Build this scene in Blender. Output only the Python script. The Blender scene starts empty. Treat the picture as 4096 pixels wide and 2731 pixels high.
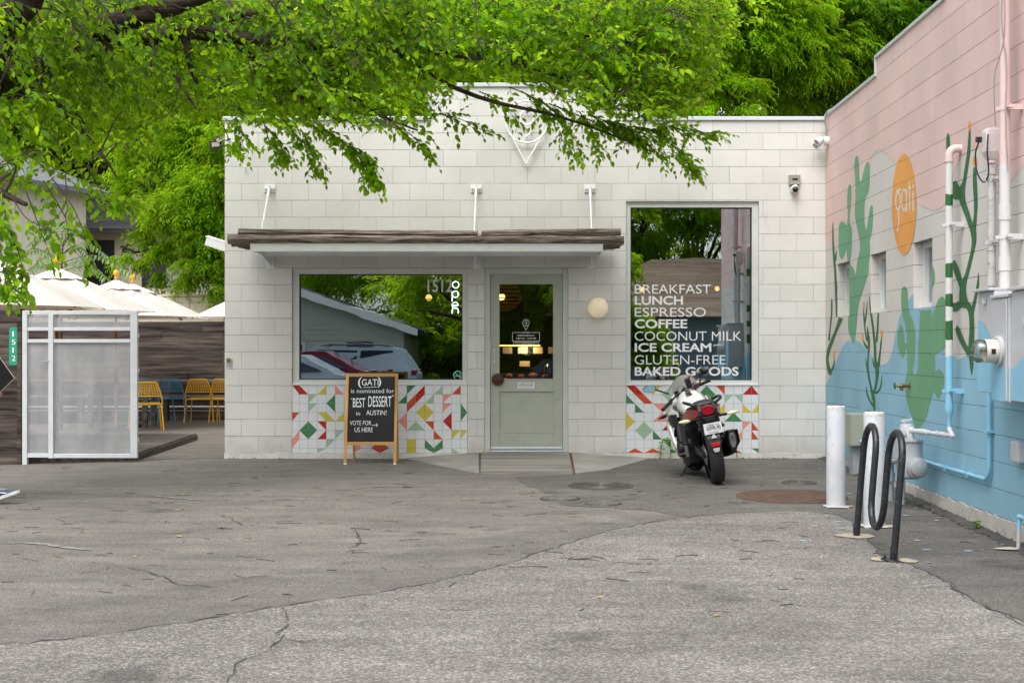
import bpy, bmesh, math, random
import numpy as np
from mathutils import Vector, Matrix
random.seed(7); RNG = np.random.default_rng(11)
SC = bpy.context.scene
COL = SC.collection
R = math.radians
# ---- measured camera: focal length in plate units, eye point, front wall at Y = 0 ----
F = 3150.0; CAMY = -16.563; EYE = 1.33; PX = 1237.0; PY = 799.5
def at(x, y, Y):                      # measured plate position at depth Y -> world point
    s = F / (Y - CAMY)
    return Vector(((x - PX) / s, Y, EYE - (y - PY) / s))
def fw(x, y, off=0.0):                # on the front wall
    v = at(x, y, 0.0); v.y = -off; return v
WX = 3.47                            # the painted wall stands at X = WX
def rw(x, y):                         # on the painted wall -> (Y, z)
    Z = F * WX / (x - PX)
    return (Z + CAMY, EYE - (y - PY) * Z / F)
def A(x, y):                          # detail plate of the painted wall
    return rw((3250 + .3826 * x) * .5742, (500 + .3826 * y) * .5742)
def gz(x, y):                         # ground height
    z = 0.0
    if y < 0: z += .014 * y
    if x < -4: z += .02 * (x + 4)
    return max(z, -0.9)
def gp(x, y):                         # plate position on the lot -> world point
    v = y - PY
    Z = F * (EYE - .014 * CAMY) / (v + F * .014)
    X = (x - PX) * Z / F
    return Vector((X, Z + CAMY, gz(X, Z + CAMY)))

def tag(o, label=None, cat=None, group=None, kind=None):
    if label: o['label'] = label
    if cat: o['category'] = cat
    if group: o['group'] = group
    if kind: o['kind'] = kind
    return o
def empty(name, loc=(0, 0, 0), label=None, cat=None, group=None, rot=(0, 0, 0)):
    o = bpy.data.objects.new(name, None); COL.objects.link(o)
    o.location = loc; o.rotation_euler = rot; o.empty_display_size = .1
    return tag(o, label, cat, group)
def copy_tree(o, parent=None):
    c = o.copy(); COL.objects.link(c)
    if parent: c.parent = parent
    for ch in list(o.children): copy_tree(ch, c)
    return c

class MB:
    """collects shapes; build() links them as one mesh object"""
    def __init__(s): s.v = []; s.f = []; s.m = []; s.M = Matrix.Identity(4)
    def add(s, vs, fs, m=0):
        o = len(s.v)
        s.v += [tuple(s.M @ Vector(p)) for p in vs]
        s.f += [tuple(i + o for i in f) for f in fs]; s.m += [m] * len(fs)
        return s
    def box(s, a, b, m=0):
        (x0, y0, z0), (x1, y1, z1) = a, b
        x0, x1 = min(x0, x1), max(x0, x1); y0, y1 = min(y0, y1), max(y0, y1); z0, z1 = min(z0, z1), max(z0, z1)
        return s.add([(x0,y0,z0),(x1,y0,z0),(x1,y1,z0),(x0,y1,z0),(x0,y0,z1),(x1,y0,z1),(x1,y1,z1),(x0,y1,z1)],
              [(0,3,2,1),(4,5,6,7),(0,1,5,4),(1,2,6,5),(2,3,7,6),(3,0,4,7)], m)
    def obox(s, c, ex, ey, ez, m=0):     # box from centre and half axes
        c, ex, ey, ez = map(Vector, (c, ex, ey, ez)); vs = []
        for k in (-1, 1):
            for i, j in ((-1,-1),(1,-1),(1,1),(-1,1)): vs.append(c + ex*i + ey*j + ez*k)
        return s.add(vs, [(0,3,2,1),(4,5,6,7),(0,1,5,4),(1,2,6,5),(2,3,7,6),(3,0,4,7)], m)
    def bar(s, p, q, w, h, up=(0,0,1), m=0):
        p, q, up = Vector(p), Vector(q), Vector(up); d = (q - p); L = d.length; d.normalize()
        x = d.cross(up)
        if x.length < 1e-4: x = d.cross(Vector((0,1,0)))
        x.normalize(); u = x.cross(d).normalized()
        return s.obox((p+q)/2, x*w/2, u*h/2, d*L/2, m)
    def tube(s, pts, r, n=10, m=0, cap=True, flat=None):
        pts = [Vector(p) for p in pts]; N = len(pts)
        rr = r if isinstance(r, (list, tuple)) else [r] * N
        o = []; prev = None
        for i, p in enumerate(pts):
            t = (pts[min(i+1, N-1)] - pts[max(i-1, 0)])
            if t.length < 1e-9: t = Vector((0,0,1))
            t.normalize()
            if prev is None:
                a = Vector((0,0,1)) if abs(t.z) < .9 else Vector((1,0,0))
                x = t.cross(a).normalized()
            else:
                x = (prev - t * prev.dot(t))
                x = x.normalized() if x.length > 1e-6 else t.orthogonal().normalized()
            prev = x; y = t.cross(x)
            for k in range(n):
                an = 2*math.pi*k/n
                o.append(p + (x*math.cos(an) + y*math.sin(an)) * rr[i])
        fs = []
        for i in range(N-1):
            for k in range(n):
                fs.append((i*n+k, i*n+(k+1)%n, (i+1)*n+(k+1)%n, (i+1)*n+k))
        if cap: fs += [tuple(range(n-1, -1, -1)), tuple((N-1)*n+k for k in range(n))]
        return s.add(o, fs, m)
    def cyl(s, p, q, r, r2=None, n=20, m=0):
        return s.tube([p, q], [r, r if r2 is None else r2], n, m)
    def lathe(s, prof, c=(0,0,0), axis=(0,0,1), n=24, m=0, arc=(0, 2*math.pi)):
        ax = Vector(axis).normalized(); x = ax.orthogonal().normalized(); y = ax.cross(x); c = Vector(c)
        vs = []; N = len(prof); full = abs(arc[1]-arc[0]-2*math.pi) < 1e-6
        nn = n if full else n+1
        for rr, h in prof:
            for k in range(nn):
                an = arc[0] + (arc[1]-arc[0])*k/n
                vs.append(c + ax*h + (x*math.cos(an)+y*math.sin(an))*max(rr, 1e-5))
        fs = []
        for i in range(N-1):
            for k in range(n):
                k2 = (k+1) % nn
                fs.append((i*nn+k, i*nn+k2, (i+1)*nn+k2, (i+1)*nn+k))
        return s.add(vs, fs, m)
    def ball(s, c, r, m=0, n=16, rings=10):
        if not isinstance(r, (tuple, list)): r = (r, r, r)
        c = Vector(c); vs = []; fs = []
        for i in range(rings+1):
            th = math.pi*i/rings
            for k in range(n):
                ph = 2*math.pi*k/n
                vs.append(c + Vector((r[0]*math.sin(th)*math.cos(ph), r[1]*math.sin(th)*math.sin(ph), r[2]*math.cos(th))))
        for i in range(rings):
            for k in range(n):
                fs.append((i*n+k, (i+1)*n+k, (i+1)*n+(k+1)%n, i*n+(k+1)%n))
        return s.add(vs, fs, m)
    def loft(s, rings, m=0, cap=True):
        n = len(rings[0]); vs = [p for r_ in rings for p in r_]; fs = []
        for i in range(len(rings)-1):
            for k in range(n):
                fs.append((i*n+k, i*n+(k+1)%n, (i+1)*n+(k+1)%n, (i+1)*n+k))
        if cap: fs += [tuple(range(n-1,-1,-1)), tuple((len(rings)-1)*n+k for k in range(n))]
        return s.add(vs, fs, m)
    def prism(s, poly, d, m=0):          # polygon of 3-D points pushed along d
        d = Vector(d); n = len(poly); a = [Vector(p) for p in poly]
        vs = a + [p + d for p in a]
        return s.add(vs, [tuple(range(n)), tuple(range(2*n-1, n-1, -1))] + [(k, n+k, n+(k+1)%n, (k+1)%n) for k in range(n)], m)
    def poly(s, pts, m=0): return s.add(pts, [tuple(range(len(pts)))], m)
    def build(s, name, mats, parent=None, smooth=False, bevel=0, seg=2, fix=True, sub=0):
        me = bpy.data.meshes.new(name)
        me.from_pydata(s.v, [], s.f)
        if not isinstance(mats, (list, tuple)): mats = [mats]
        for mm in mats: me.materials.append(mm)
        me.polygons.foreach_set('material_index', s.m)
        if fix:
            bm = bmesh.new(); bm.from_mesh(me); bmesh.ops.recalc_face_normals(bm, faces=bm.faces); bm.to_mesh(me); bm.free()
        if smooth:
            me.polygons.foreach_set('use_smooth', [True]*len(me.polygons))
            if smooth != 'all': me.set_sharp_from_angle(angle=R(40))
        me.update()
        o = bpy.data.objects.new(name, me); COL.objects.link(o)
        if parent: o.parent = parent
        if bevel:
            b = o.modifiers.new('bevel', 'BEVEL'); b.width = bevel; b.segments = seg; b.limit_method = 'ANGLE'; b.angle_limit = R(35)
        if sub:
            b = o.modifiers.new('sub', 'SUBSURF'); b.levels = sub; b.render_levels = sub
        return o

def smoothpath(pts, n=6, closed=False):   # Catmull-Rom through points (any dimension)
    P = [np.array(p, float) for p in pts]; N = len(P); out = []
    rng = range(N if closed else N-1)
    for i in rng:
        if closed: p0, p1, p2, p3 = P[(i-1)%N], P[i], P[(i+1)%N], P[(i+2)%N]
        else: p0, p1, p2, p3 = P[max(i-1,0)], P[i], P[i+1], P[min(i+2,N-1)]
        for k in range(n):
            t = k/n
            out.append(tuple(.5*((2*p1)+(-p0+p2)*t+(2*p0-5*p1+4*p2-p3)*t*t+(-p0+3*p1-3*p2+p3)*t**3)))
    if not closed: out.append(tuple(P[-1]))
    return out

_txt = {}
def text_shape(body, bold=0.0):
    key = (body, bold)
    if key in _txt: return _txt[key]
    cu = bpy.data.curves.new('t', 'FONT'); cu.body = body; cu.offset = bold; cu.resolution_u = 4
    o = bpy.data.objects.new('t', cu); COL.objects.link(o)
    dg = bpy.context.evaluated_depsgraph_get(); dg.update()
    ev = o.evaluated_get(dg); me = ev.to_mesh()
    vs = np.array([v.co[:2] for v in me.vertices]); fs = [tuple(p.vertices) for p in me.polygons]
    ev.to_mesh_clear(); bpy.data.objects.remove(o); bpy.data.curves.remove(cu)
    lo, hi = vs.min(0), vs.max(0)
    _txt[key] = ((vs - lo) / np.maximum(hi - lo, 1e-6), fs)
    return _txt[key]
def put_text(mb, body, org, ex, ez, bold=0.0, m=0):   # text stretched over org + [0..1]*ex + [0..1]*ez
    vs, fs = text_shape(body, bold); org, ex, ez = Vector(org), Vector(ex), Vector(ez)
    mb.add([org + ex*float(a) + ez*float(b) for a, b in vs], fs, m)
# ---------------- materials ----------------
def srgb(*c):
    return tuple(((x/255)/12.92 if x/255 <= .04045 else ((x/255+.055)/1.055)**2.4) for x in c) + (1,)
def new_mat(name):
    m = bpy.data.materials.new(name); m.use_nodes = True
    nt = m.node_tree; return m, nt, nt.nodes['Principled BSDF'], nt.nodes['Material Output']
def N(nt, typ, **kw):
    n = nt.nodes.new(typ)
    for k, v in kw.items():
        if k[0] == '_': setattr(n, k[1:], v)
        else:
            n.inputs[int(k[1:]) if k[0] == 'i' and k[1:].isdigit() else k.replace('_', ' ')].default_value = v
    return n
def noise_n(nt, vec, scale, detail=4, rough=.55):
    n = N(nt, 'ShaderNodeTexNoise', Scale=scale, Detail=detail, Roughness=rough)
    if vec is not None: nt.links.new(vec, n.inputs['Vector'])
    return n.outputs['Fac']
def ramp(nt, fac, stops):
    n = nt.nodes.new('ShaderNodeValToRGB'); el = n.color_ramp.elements
    while len(el) < len(stops): el.new(.5)
    for e, (p, c) in zip(el, stops):
        e.position = p; e.color = c if len(c) == 4 else (*c, 1)
    nt.links.new(fac, n.inputs[0]); return n.outputs[0]
def grey(v): return (v, v, v, 1)
def mix(nt, fac, a, b, blend='MIX'):
    n = nt.nodes.new('ShaderNodeMix'); n.data_type = 'RGBA'; n.blend_type = blend
    for s, val in ((0, fac), (6, a), (7, b)):
        if hasattr(val, 'is_linked') or isinstance(val, bpy.types.NodeSocket): nt.links.new(val, n.inputs[s])
        else: n.inputs[s].default_value = val
    return n.outputs[2]
def math_n(nt, op, a, b=0.0, c=0.0):
    n = nt.nodes.new('ShaderNodeMath'); n.operation = op
    for i, val in enumerate((a, b, c)):
        if isinstance(val, bpy.types.NodeSocket): nt.links.new(val, n.inputs[i])
        else: n.inputs[i].default_value = val
    return n.outputs[0]
def pos(nt): return nt.nodes.new('ShaderNodeTexCoord').outputs['Object']
def wpos(nt): return nt.nodes.new('ShaderNodeNewGeometry').outputs['Position']
def bump(nt, bs, h, dist=.01, strength=1.0):
    b = N(nt, 'ShaderNodeBump', Strength=strength, Distance=dist)
    nt.links.new(h, b.inputs['Height']); nt.links.new(b.outputs[0], bs.inputs['Normal'])
def stretch(nt, vec, sx, sy, sz):
    n = nt.nodes.new('ShaderNodeMapping'); n.inputs['Scale'].default_value = (sx, sy, sz)
    nt.links.new(vec, n.inputs['Vector']); return n.outputs[0]

def paint(name, c, rough=.45, var=.12, scale=6, metal=0.0, spec=.5, bmp=0.0, dirt=0.0, dirtc=(.12,.09,.06,1), coat=0.0):
    m, nt, bs, out = new_mat(name)
    p = pos(nt); f = noise_n(nt, p, scale, 5)
    d = tuple(x*(1-var) for x in c[:3]) + (1,); l = tuple(min(1, x*(1+var)) for x in c[:3]) + (1,)
    col = ramp(nt, f, [(.3, d), (.7, l)])
    if dirt:
        g = ramp(nt, noise_n(nt, p, scale*3.1, 8, .7), [(.55, grey(0)), (.72, grey(dirt))])
        col = mix(nt, g, col, dirtc)
    nt.links.new(col, bs.inputs['Base Color'])
    bs.inputs['Roughness'].default_value = rough; bs.inputs['Metallic'].default_value = metal
    bs.inputs['Specular IOR Level'].default_value = spec
    if coat: bs.inputs['Coat Weight'].default_value = coat; bs.inputs['Coat Roughness'].default_value = .08
    if bmp: bump(nt, bs, noise_n(nt, p, 90, 5), bmp)
    return m

def block_mat(name, c, axis='X', joint=.5, stain=0.25):
    """painted concrete block: running bond of 16 x 8 inch units"""
    m, nt, bs, out = new_mat(name)
    w = wpos(nt); sep = nt.nodes.new('ShaderNodeSeparateXYZ'); nt.links.new(w, sep.inputs[0])
    wob = noise_n(nt, w, 3.0, 3); wob2 = noise_n(nt, w, 38, 3)
    jit = math_n(nt, 'ADD', math_n(nt, 'MULTIPLY', math_n(nt, 'SUBTRACT', wob, .5), .012), math_n(nt, 'MULTIPLY', math_n(nt, 'SUBTRACT', wob2, .5), .008))
    if axis == 'X': u = math_n(nt, 'ADD', sep.outputs[0], 3.791 + .4064*20)
    else: u = math_n(nt, 'MULTIPLY_ADD', sep.outputs[1], -1.0, .4064*20 + .07)
    u = math_n(nt, 'ADD', u, jit)
    v = math_n(nt, 'ADD', math_n(nt, 'ADD', sep.outputs[2], -.066 + .2032*11), jit)
    cb = nt.nodes.new('ShaderNodeCombineXYZ'); nt.links.new(u, cb.inputs[0]); nt.links.new(v, cb.inputs[1])
    br = N(nt, 'ShaderNodeTexBrick', Scale=1.0, i7=.4064)
    br.offset = .5
    br.inputs['Brick Width'].default_value = .4064; br.inputs['Row Height'].default_value = .2032
    br.inputs['Mortar Size'].default_value = .0032; br.inputs['Mortar Smooth'].default_value = .5; br.inputs['Bias'].default_value = 0
    br.inputs['Color1'].default_value = grey(.95); br.inputs['Color2'].default_value = grey(1.04); br.inputs['Mortar'].default_value = grey(1.0)
    nt.links.new(cb.outputs[0], br.inputs['Vector'])
    # horizontal joints coloured darker than upright ones: dirt plus painted-in recess shadow
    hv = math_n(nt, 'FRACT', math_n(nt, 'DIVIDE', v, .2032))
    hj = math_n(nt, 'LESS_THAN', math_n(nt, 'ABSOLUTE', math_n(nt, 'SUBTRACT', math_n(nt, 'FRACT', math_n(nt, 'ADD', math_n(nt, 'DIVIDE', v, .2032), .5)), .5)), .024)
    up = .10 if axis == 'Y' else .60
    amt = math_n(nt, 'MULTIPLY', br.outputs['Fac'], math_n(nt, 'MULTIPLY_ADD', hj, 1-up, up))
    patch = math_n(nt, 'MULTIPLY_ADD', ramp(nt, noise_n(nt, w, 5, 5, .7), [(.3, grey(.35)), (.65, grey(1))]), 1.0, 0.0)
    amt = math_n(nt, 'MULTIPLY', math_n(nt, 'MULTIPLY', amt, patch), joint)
    col = mix(nt, 1.0, c, br.outputs['Color'], 'MULTIPLY')
    big = ramp(nt, noise_n(nt, w, 1.1, 4), [(.3, grey(.90)), (.7, grey(1.05))])
    col = mix(nt, 1.0, col, big, 'MULTIPLY')
    if stain:
        st = ramp(nt, noise_n(nt, stretch(nt, w, 14, 14, 1.6), 1.0, 7, .72), [(.58, grey(0)), (.78, grey(stain))])
        col = mix(nt, st, col, (.19, .16, .12, 1))
        sp = ramp(nt, noise_n(nt, w, 42, 2, .5), [(.73, grey(0)), (.78, grey(stain*1.6))])
        col = mix(nt, sp, col, (.12, .10, .08, 1))
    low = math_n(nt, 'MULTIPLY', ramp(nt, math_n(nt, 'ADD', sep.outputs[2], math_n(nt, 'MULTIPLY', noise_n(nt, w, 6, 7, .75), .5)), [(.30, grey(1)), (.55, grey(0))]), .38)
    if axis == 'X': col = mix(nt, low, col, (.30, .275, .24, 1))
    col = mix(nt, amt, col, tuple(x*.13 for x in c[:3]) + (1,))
    nt.links.new(col, bs.inputs['Base Color'])
    bs.inputs['Roughness'].default_value = .72; bs.inputs['Specular IOR Level'].default_value = .25
    h = math_n(nt, 'SUBTRACT', math_n(nt, 'MULTIPLY', noise_n(nt, w, 110, 5, .75), .6), math_n(nt, 'MULTIPLY', math_n(nt, 'MULTIPLY', br.outputs['Fac'], math_n(nt, 'MULTIPLY_ADD', hj, 1-up, up)), patch))
    bump(nt, bs, h, .0035, .9)
    return m

def asphalt(name, base, coarse):
    m, nt, bs, out = new_mat(name)
    w = wpos(nt)
    vo = N(nt, 'ShaderNodeTexVoronoi', Scale=85 if coarse else 105, Randomness=1.0); nt.links.new(w, vo.inputs['Vector'])
    sep = nt.nodes.new('ShaderNodeSeparateColor'); nt.links.new(vo.outputs['Color'], sep.inputs[0])
    lo, hi = (.52, 1.75) if coarse else (.62, 1.5)
    st = ramp(nt, sep.outputs[0], [(0, grey(lo)), (.6, grey(.95)), (.9, grey(hi*.8)), (1, grey(hi))])
    tint = ramp(nt, sep.outputs[1], [(0, (1.06,.98,.90,1)), (1, (.97,1,1.03,1))])
    big = ramp(nt, noise_n(nt, w, .55, 6, .6), [(.3, grey(.80)), (.72, grey(1.16))])
    mid = ramp(nt, noise_n(nt, w, 3.4, 7, .65), [(.3, grey(.86)), (.7, grey(1.10))])
    streak = ramp(nt, noise_n(nt, stretch(nt, w, .7, 3.2, 1), 1.3, 6, .68), [(.40, grey(.80)), (.62, grey(1.05))])
    col = mix(nt, 1, mix(nt, 1, base, st, 'MULTIPLY'), tint, 'MULTIPLY')
    for k in (big, mid, streak): col = mix(nt, 1, col, k, 'MULTIPLY')
    oil = ramp(nt, noise_n(nt, w, 1.4, 3, .5), [(.66, grey(0)), (.74, grey(.42))])
    col = mix(nt, oil, col, (.022, .021, .020, 1))
    pale = ramp(nt, noise_n(nt, stretch(nt, w, 1.0, 2.4, 1), 2.2, 8, .75), [(.66, grey(0)), (.74, grey(.35))])
    col = mix(nt, pale, col, (.34, .32, .29, 1))
    nt.links.new(col, bs.inputs['Base Color']); bs.inputs['Roughness'].default_value = .82
    bs.inputs['Specular IOR Level'].default_value = .35
    hh = math_n(nt, 'ADD', math_n(nt, 'MULTIPLY', vo.outputs['Distance'], -1.0), math_n(nt, 'MULTIPLY', noise_n(nt, w, 12, 5), .8))
    bump(nt, bs, hh, .006 if coarse else .004, .8)
    return m

def wood(name, dark, light, axis='X', scale=1.0, rough=.8, bmp=.004, plank=None):
    m, nt, bs, out = new_mat(name)
    p = pos(nt)
    k = {'X': (1.2, 22, 22), 'Y': (22, 1.2, 22), 'Z': (22, 22, 1.2)}[axis]
    g = noise_n(nt, stretch(nt, p, *[q*scale for q in k]), 1.0, 8, .68)
    b = noise_n(nt, stretch(nt, p, *[q*scale*.22 for q in k]), 1.0, 3)
    col = ramp(nt, g, [(.36, dark), (.66, light)])
    col = mix(nt, 1, col, ramp(nt, b, [(.3, grey(.62)), (.7, grey(1.25))]), 'MULTIPLY')
    rnd = nt.nodes.new('ShaderNodeNewGeometry').outputs['Random Per Island']
    col = mix(nt, 1, col, ramp(nt, rnd, [(0, grey(.68)), (1, grey(1.3))]), 'MULTIPLY')
    nt.links.new(col, bs.inputs['Base Color']); bs.inputs['Roughness'].default_value = rough
    bs.inputs['Specular IOR Level'].default_value = .25
    bump(nt, bs, g, bmp)
    return m

def leaf_mat(name, cols, trans, tmix=.42, rough=.5):
    m, nt, bs, out = new_mat(name)
    rnd = nt.nodes.new('ShaderNodeNewGeometry').outputs['Random Per Island']
    n = len(cols)
    col = ramp(nt, rnd, [(i/(n-1), c) for i, c in enumerate(cols)])
    big = ramp(nt, noise_n(nt, wpos(nt), .9, 3), [(.3, grey(.58)), (.7, grey(1.32))])
    col = mix(nt, 1, col, big, 'MULTIPLY')
    nt.links.new(col, bs.inputs['Base Color']); bs.inputs['Roughness'].default_value = rough
    bs.inputs['Specular IOR Level'].default_value = .14
    t = nt.nodes.new('ShaderNodeBsdfTranslucent')
    tc = mix(nt, 1, ramp(nt, rnd, [(0, tuple(x*.7 for x in trans[:3])+(1,)), (1, trans)]), big, 'MULTIPLY')
    nt.links.new(tc, t.inputs['Color'])
    mx = N(nt, 'ShaderNodeMixShader', i0=tmix)
    nt.links.new(bs.outputs[0], mx.inputs[1]); nt.links.new(t.outputs[0], mx.inputs[2]); nt.links.new(mx.outputs[0], out.inputs[0])
    return m

def glass_mat(name, refl=.27, tint=(.62, .68, .66, 1), wav=.00015, rc=(.86, .95, 1.0, 1)):
    m, nt, bs, out = new_mat(name); nt.nodes.remove(bs)
    t = nt.nodes.new('ShaderNodeBsdfTransparent'); t.inputs[0].default_value = tint
    g = N(nt, 'ShaderNodeBsdfAnisotropic', Roughness=.0); g.inputs['Color'].default_value = rc
    b = N(nt, 'ShaderNodeBump', Strength=1.0, Distance=wav)
    nt.links.new(noise_n(nt, stretch(nt, wpos(nt), 1, 1, 2.2), 2.6, 1, .4), b.inputs['Height']); nt.links.new(b.outputs[0], g.inputs['Normal'])
    lw = N(nt, 'ShaderNodeLayerWeight', Blend=.25)
    fac = math_n(nt, 'MULTIPLY_ADD', lw.outputs['Fresnel'], 1-refl, refl)
    mx = nt.nodes.new('ShaderNodeMixShader'); nt.links.new(fac, mx.inputs[0])
    nt.links.new(t.outputs[0], mx.inputs[1]); nt.links.new(g.outputs[0], mx.inputs[2]); nt.links.new(mx.outputs[0], out.inputs[0])
    return m
def emit_mat(name, c, s):
    m, nt, bs, out = new_mat(name)
    bs.inputs['Base Color'].default_value = c; bs.inputs['Emission Color'].default_value = c; bs.inputs['Emission Strength'].default_value = s
    bs.inputs['Roughness'].default_value = .4
    return m
def perf_mat(name, c, pitch=.012, hole=.36):
    """sheet metal punched with a staggered pattern of round holes"""
    m, nt, bs, out = new_mat(name)
    w = wpos(nt); sep = nt.nodes.new('ShaderNodeSeparateXYZ'); nt.links.new(w, sep.inputs[0])
    v = math_n(nt, 'DIVIDE', sep.outputs[2], pitch*.866)
    row = math_n(nt, 'FLOOR', v)
    u = math_n(nt, 'ADD', math_n(nt, 'DIVIDE', sep.outputs[0], pitch), math_n(nt, 'MULTIPLY', math_n(nt, 'MODULO', row, 2.0), .5))
    du = math_n(nt, 'SUBTRACT', math_n(nt, 'FRACT', u), .5); dv = math_n(nt, 'SUBTRACT', math_n(nt, 'FRACT', v), .5)
    d = math_n(nt, 'SQRT', math_n(nt, 'ADD', math_n(nt, 'MULTIPLY', du, du), math_n(nt, 'MULTIPLY', dv, dv)))
    fac = math_n(nt, 'LESS_THAN', d, hole)
    t = nt.nodes.new('ShaderNodeBsdfTransparent')
    g = ramp(nt, noise_n(nt, stretch(nt, w, 5, 5, 1.4), 1.0, 6, .7), [(.35, grey(.72)), (.7, grey(1.08))])
    col = mix(nt, 1, c, g, 'MULTIPLY')
    nt.links.new(col, bs.inputs['Base Color']); bs.inputs['Roughness'].default_value = .5
    mx = nt.nodes.new('ShaderNodeMixShader'); nt.links.new(fac, mx.inputs[0])
    nt.links.new(bs.outputs[0], mx.inputs[1]); nt.links.new(t.outputs[0], mx.inputs[2]); nt.links.new(mx.outputs[0], out.inputs[0])
    return m

M = {}
WHITE = (.70, .686, .662, 1)
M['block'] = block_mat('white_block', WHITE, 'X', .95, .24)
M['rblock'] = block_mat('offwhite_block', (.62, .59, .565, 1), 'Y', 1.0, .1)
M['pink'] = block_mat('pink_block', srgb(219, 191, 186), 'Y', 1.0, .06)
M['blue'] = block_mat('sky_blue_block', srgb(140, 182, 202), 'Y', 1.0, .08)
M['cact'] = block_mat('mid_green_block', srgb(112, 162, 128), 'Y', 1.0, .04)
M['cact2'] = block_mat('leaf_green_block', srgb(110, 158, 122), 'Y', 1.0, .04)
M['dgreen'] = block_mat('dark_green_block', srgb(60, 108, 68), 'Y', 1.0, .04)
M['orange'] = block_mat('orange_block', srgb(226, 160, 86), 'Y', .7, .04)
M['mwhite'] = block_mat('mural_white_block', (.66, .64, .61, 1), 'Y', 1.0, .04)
M['stucco'] = paint('foundation_concrete', (.47, .44, .405, 1), .85, .16, 5, bmp=.004, dirt=.5)
M['plinth'] = paint('painted_plinth', (.62, .60, .57, 1), .8, .1, 7, bmp=.004, dirt=.55)
M['cap'] = paint('metal_coping', (.62, .66, .69, 1), .38, .05, 3, metal=.3)
M['frame'] = paint('white_window_frame', (.63, .635, .62, 1), .45, .06, 5, dirt=.12)
M['door'] = paint('sage_green_paint', srgb(173, 176, 164), .5, .06, 4, dirt=.25, dirtc=(.10, .10, .08, 1))
M['jamb'] = paint('grey_white_jamb', (.55, .57, .56, 1), .45, .06, 4, dirt=.15)
M['alu'] = paint('brushed_aluminium', (.62, .64, .67, 1), .32, .08, 8, metal=.85)
M['glass'] = glass_mat('window_glass', .42, (.56, .62, .61, 1))
M['dglass'] = glass_mat('door_glass', .10, (.74, .76, .72, 1), .0006)
M['text'] = paint('white_vinyl', (.80, .80, .82, 1), .5, .02)
M['gtext'] = paint('grey_vinyl', (.66, .67, .67, 1), .5, .02)
M['teal'] = paint('teal_vinyl', srgb(130, 215, 190), .5, .02)
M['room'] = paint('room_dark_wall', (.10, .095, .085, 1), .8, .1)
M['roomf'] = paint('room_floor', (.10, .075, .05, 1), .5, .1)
M['wt'] = paint('white_wall_tile', (.74, .755, .78, 1), .16, .03, 9)
M['grout'] = paint('tile_grout', (.30, .29, .27, 1), .9, .1, 30)
for k, c in dict(t_red=(178,38,26), t_org=(200,78,44), t_yel=(205,190,72), t_grn=(70,130,84), t_lgr=(160,188,160), t_pnk=(230,150,134)).items():
    M[k] = paint('glazed_tile_' + {'t_red':'red','t_org':'rust','t_yel':'mustard','t_grn':'green','t_lgr':'pale_green','t_pnk':'pink'}[k], srgb(*c), .17, .04, 9)
M['white'] = paint('white_metal_paint', (.78, .785, .79, 1), .4, .06, 5, dirt=.1)
M['bollard'] = paint('bollard_paint', (.50, .515, .54, 1), .5, .10, 4, dirt=.5, dirtc=(.26, .19, .13, 1))
M['rust'] = paint('rusty_iron', srgb(80, 60, 48), .85, .3, 10, bmp=.003, dirt=.5, dirtc=(.03, .022, .018, 1))
M['faint'] = paint('worn_cover', (.10,.095,.09,1), .75, .25, 14, dirt=.5, dirtc=(.17,.155,.14,1))
M['iron'] = paint('cast_iron', (.07, .065, .06, 1), .55, .3, 14, metal=.4, dirt=.4, dirtc=(.16, .13, .10, 1))
M['black'] = paint('black_enamel', (.013, .014, .017, 1), .38, .4, 14, dirt=.28, dirtc=(.25, .25, .26, 1))
M['conc'] = paint('broom_concrete', (.29, .275, .255, 1), .85, .25, 2.2, bmp=.003, dirt=.4, dirtc=(.17, .155, .135, 1))
M['ramp'] = wood('broomed_ramp', (.13, .122, .112, 1), (.27, .255, .235, 1), 'X', .9, .85, .003)
M['asph'] = asphalt('old_asphalt', (.188, .178, .165, 1), False)
M['coarse'] = asphalt('worn_coarse_asphalt', (.205, .197, .186, 1), True)
M['crack'] = paint('dark_crack', (.055, .051, .047, 1), .95, .2)  # dark grey of the strips drawn along the cracks
M['seal'] = paint('tar_edge', (.06, .057, .055, 1), .75, .3, 12, bmp=.004)
M['log'] = wood('weathered_log', (.015, .010, .008, 1), (.42, .35, .29, 1), 'X', 2.0, .9, .01)
M['fence'] = wood('dark_stained_plank', (.016, .011, .009, 1), (.15, .122, .106, 1), 'X', .7, .85, .003)
M['deck'] = wood('deck_board', (.05, .043, .038, 1), (.16, .14, .125, 1), 'Y', .6, .85, .003)
M['pine'] = wood('varnished_pine', srgb(196, 142, 74), srgb(232, 186, 116), 'Z', .5, .45, .001)
M['chalk'] = paint('blackboard', (.012, .012, .013, 1), .5, .5, 5, spec=.25)
M['chalkw'] = paint('chalk_marker', (.82, .84, .86, 1), .7, .02)
M['perf'] = perf_mat('perforated_sheet', (.52, .535, .56, 1), .012, .37)
M['gatew'] = paint('gate_white', (.58, .60, .625, 1), .42, .06, 5, dirt=.15)
M['teak'] = wood('teak', srgb(120, 72, 36), srgb(176, 112, 60), 'Z', .6, .6, .001)
M['finial'] = paint('yellow_wood_finial', srgb(214, 160, 40), .4, .08)
M['yel'] = paint('yellow_powder_coat', srgb(226, 176, 26), .4, .06)
M['blu'] = paint('blue_powder_coat', srgb(72, 138, 178), .4, .06)
M['sign_g'] = paint('green_sign_enamel', srgb(28, 150, 116), .4, .04)
M['sidingw'] = paint('cream_siding', srgb(232, 224, 206), .7, .05, 2)
M['beige'] = paint('beige_siding', srgb(196, 186, 164), .7, .05, 2)
M['greysid'] = paint('grey_lap_siding', srgb(150, 146, 138), .7, .06, 2)
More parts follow.
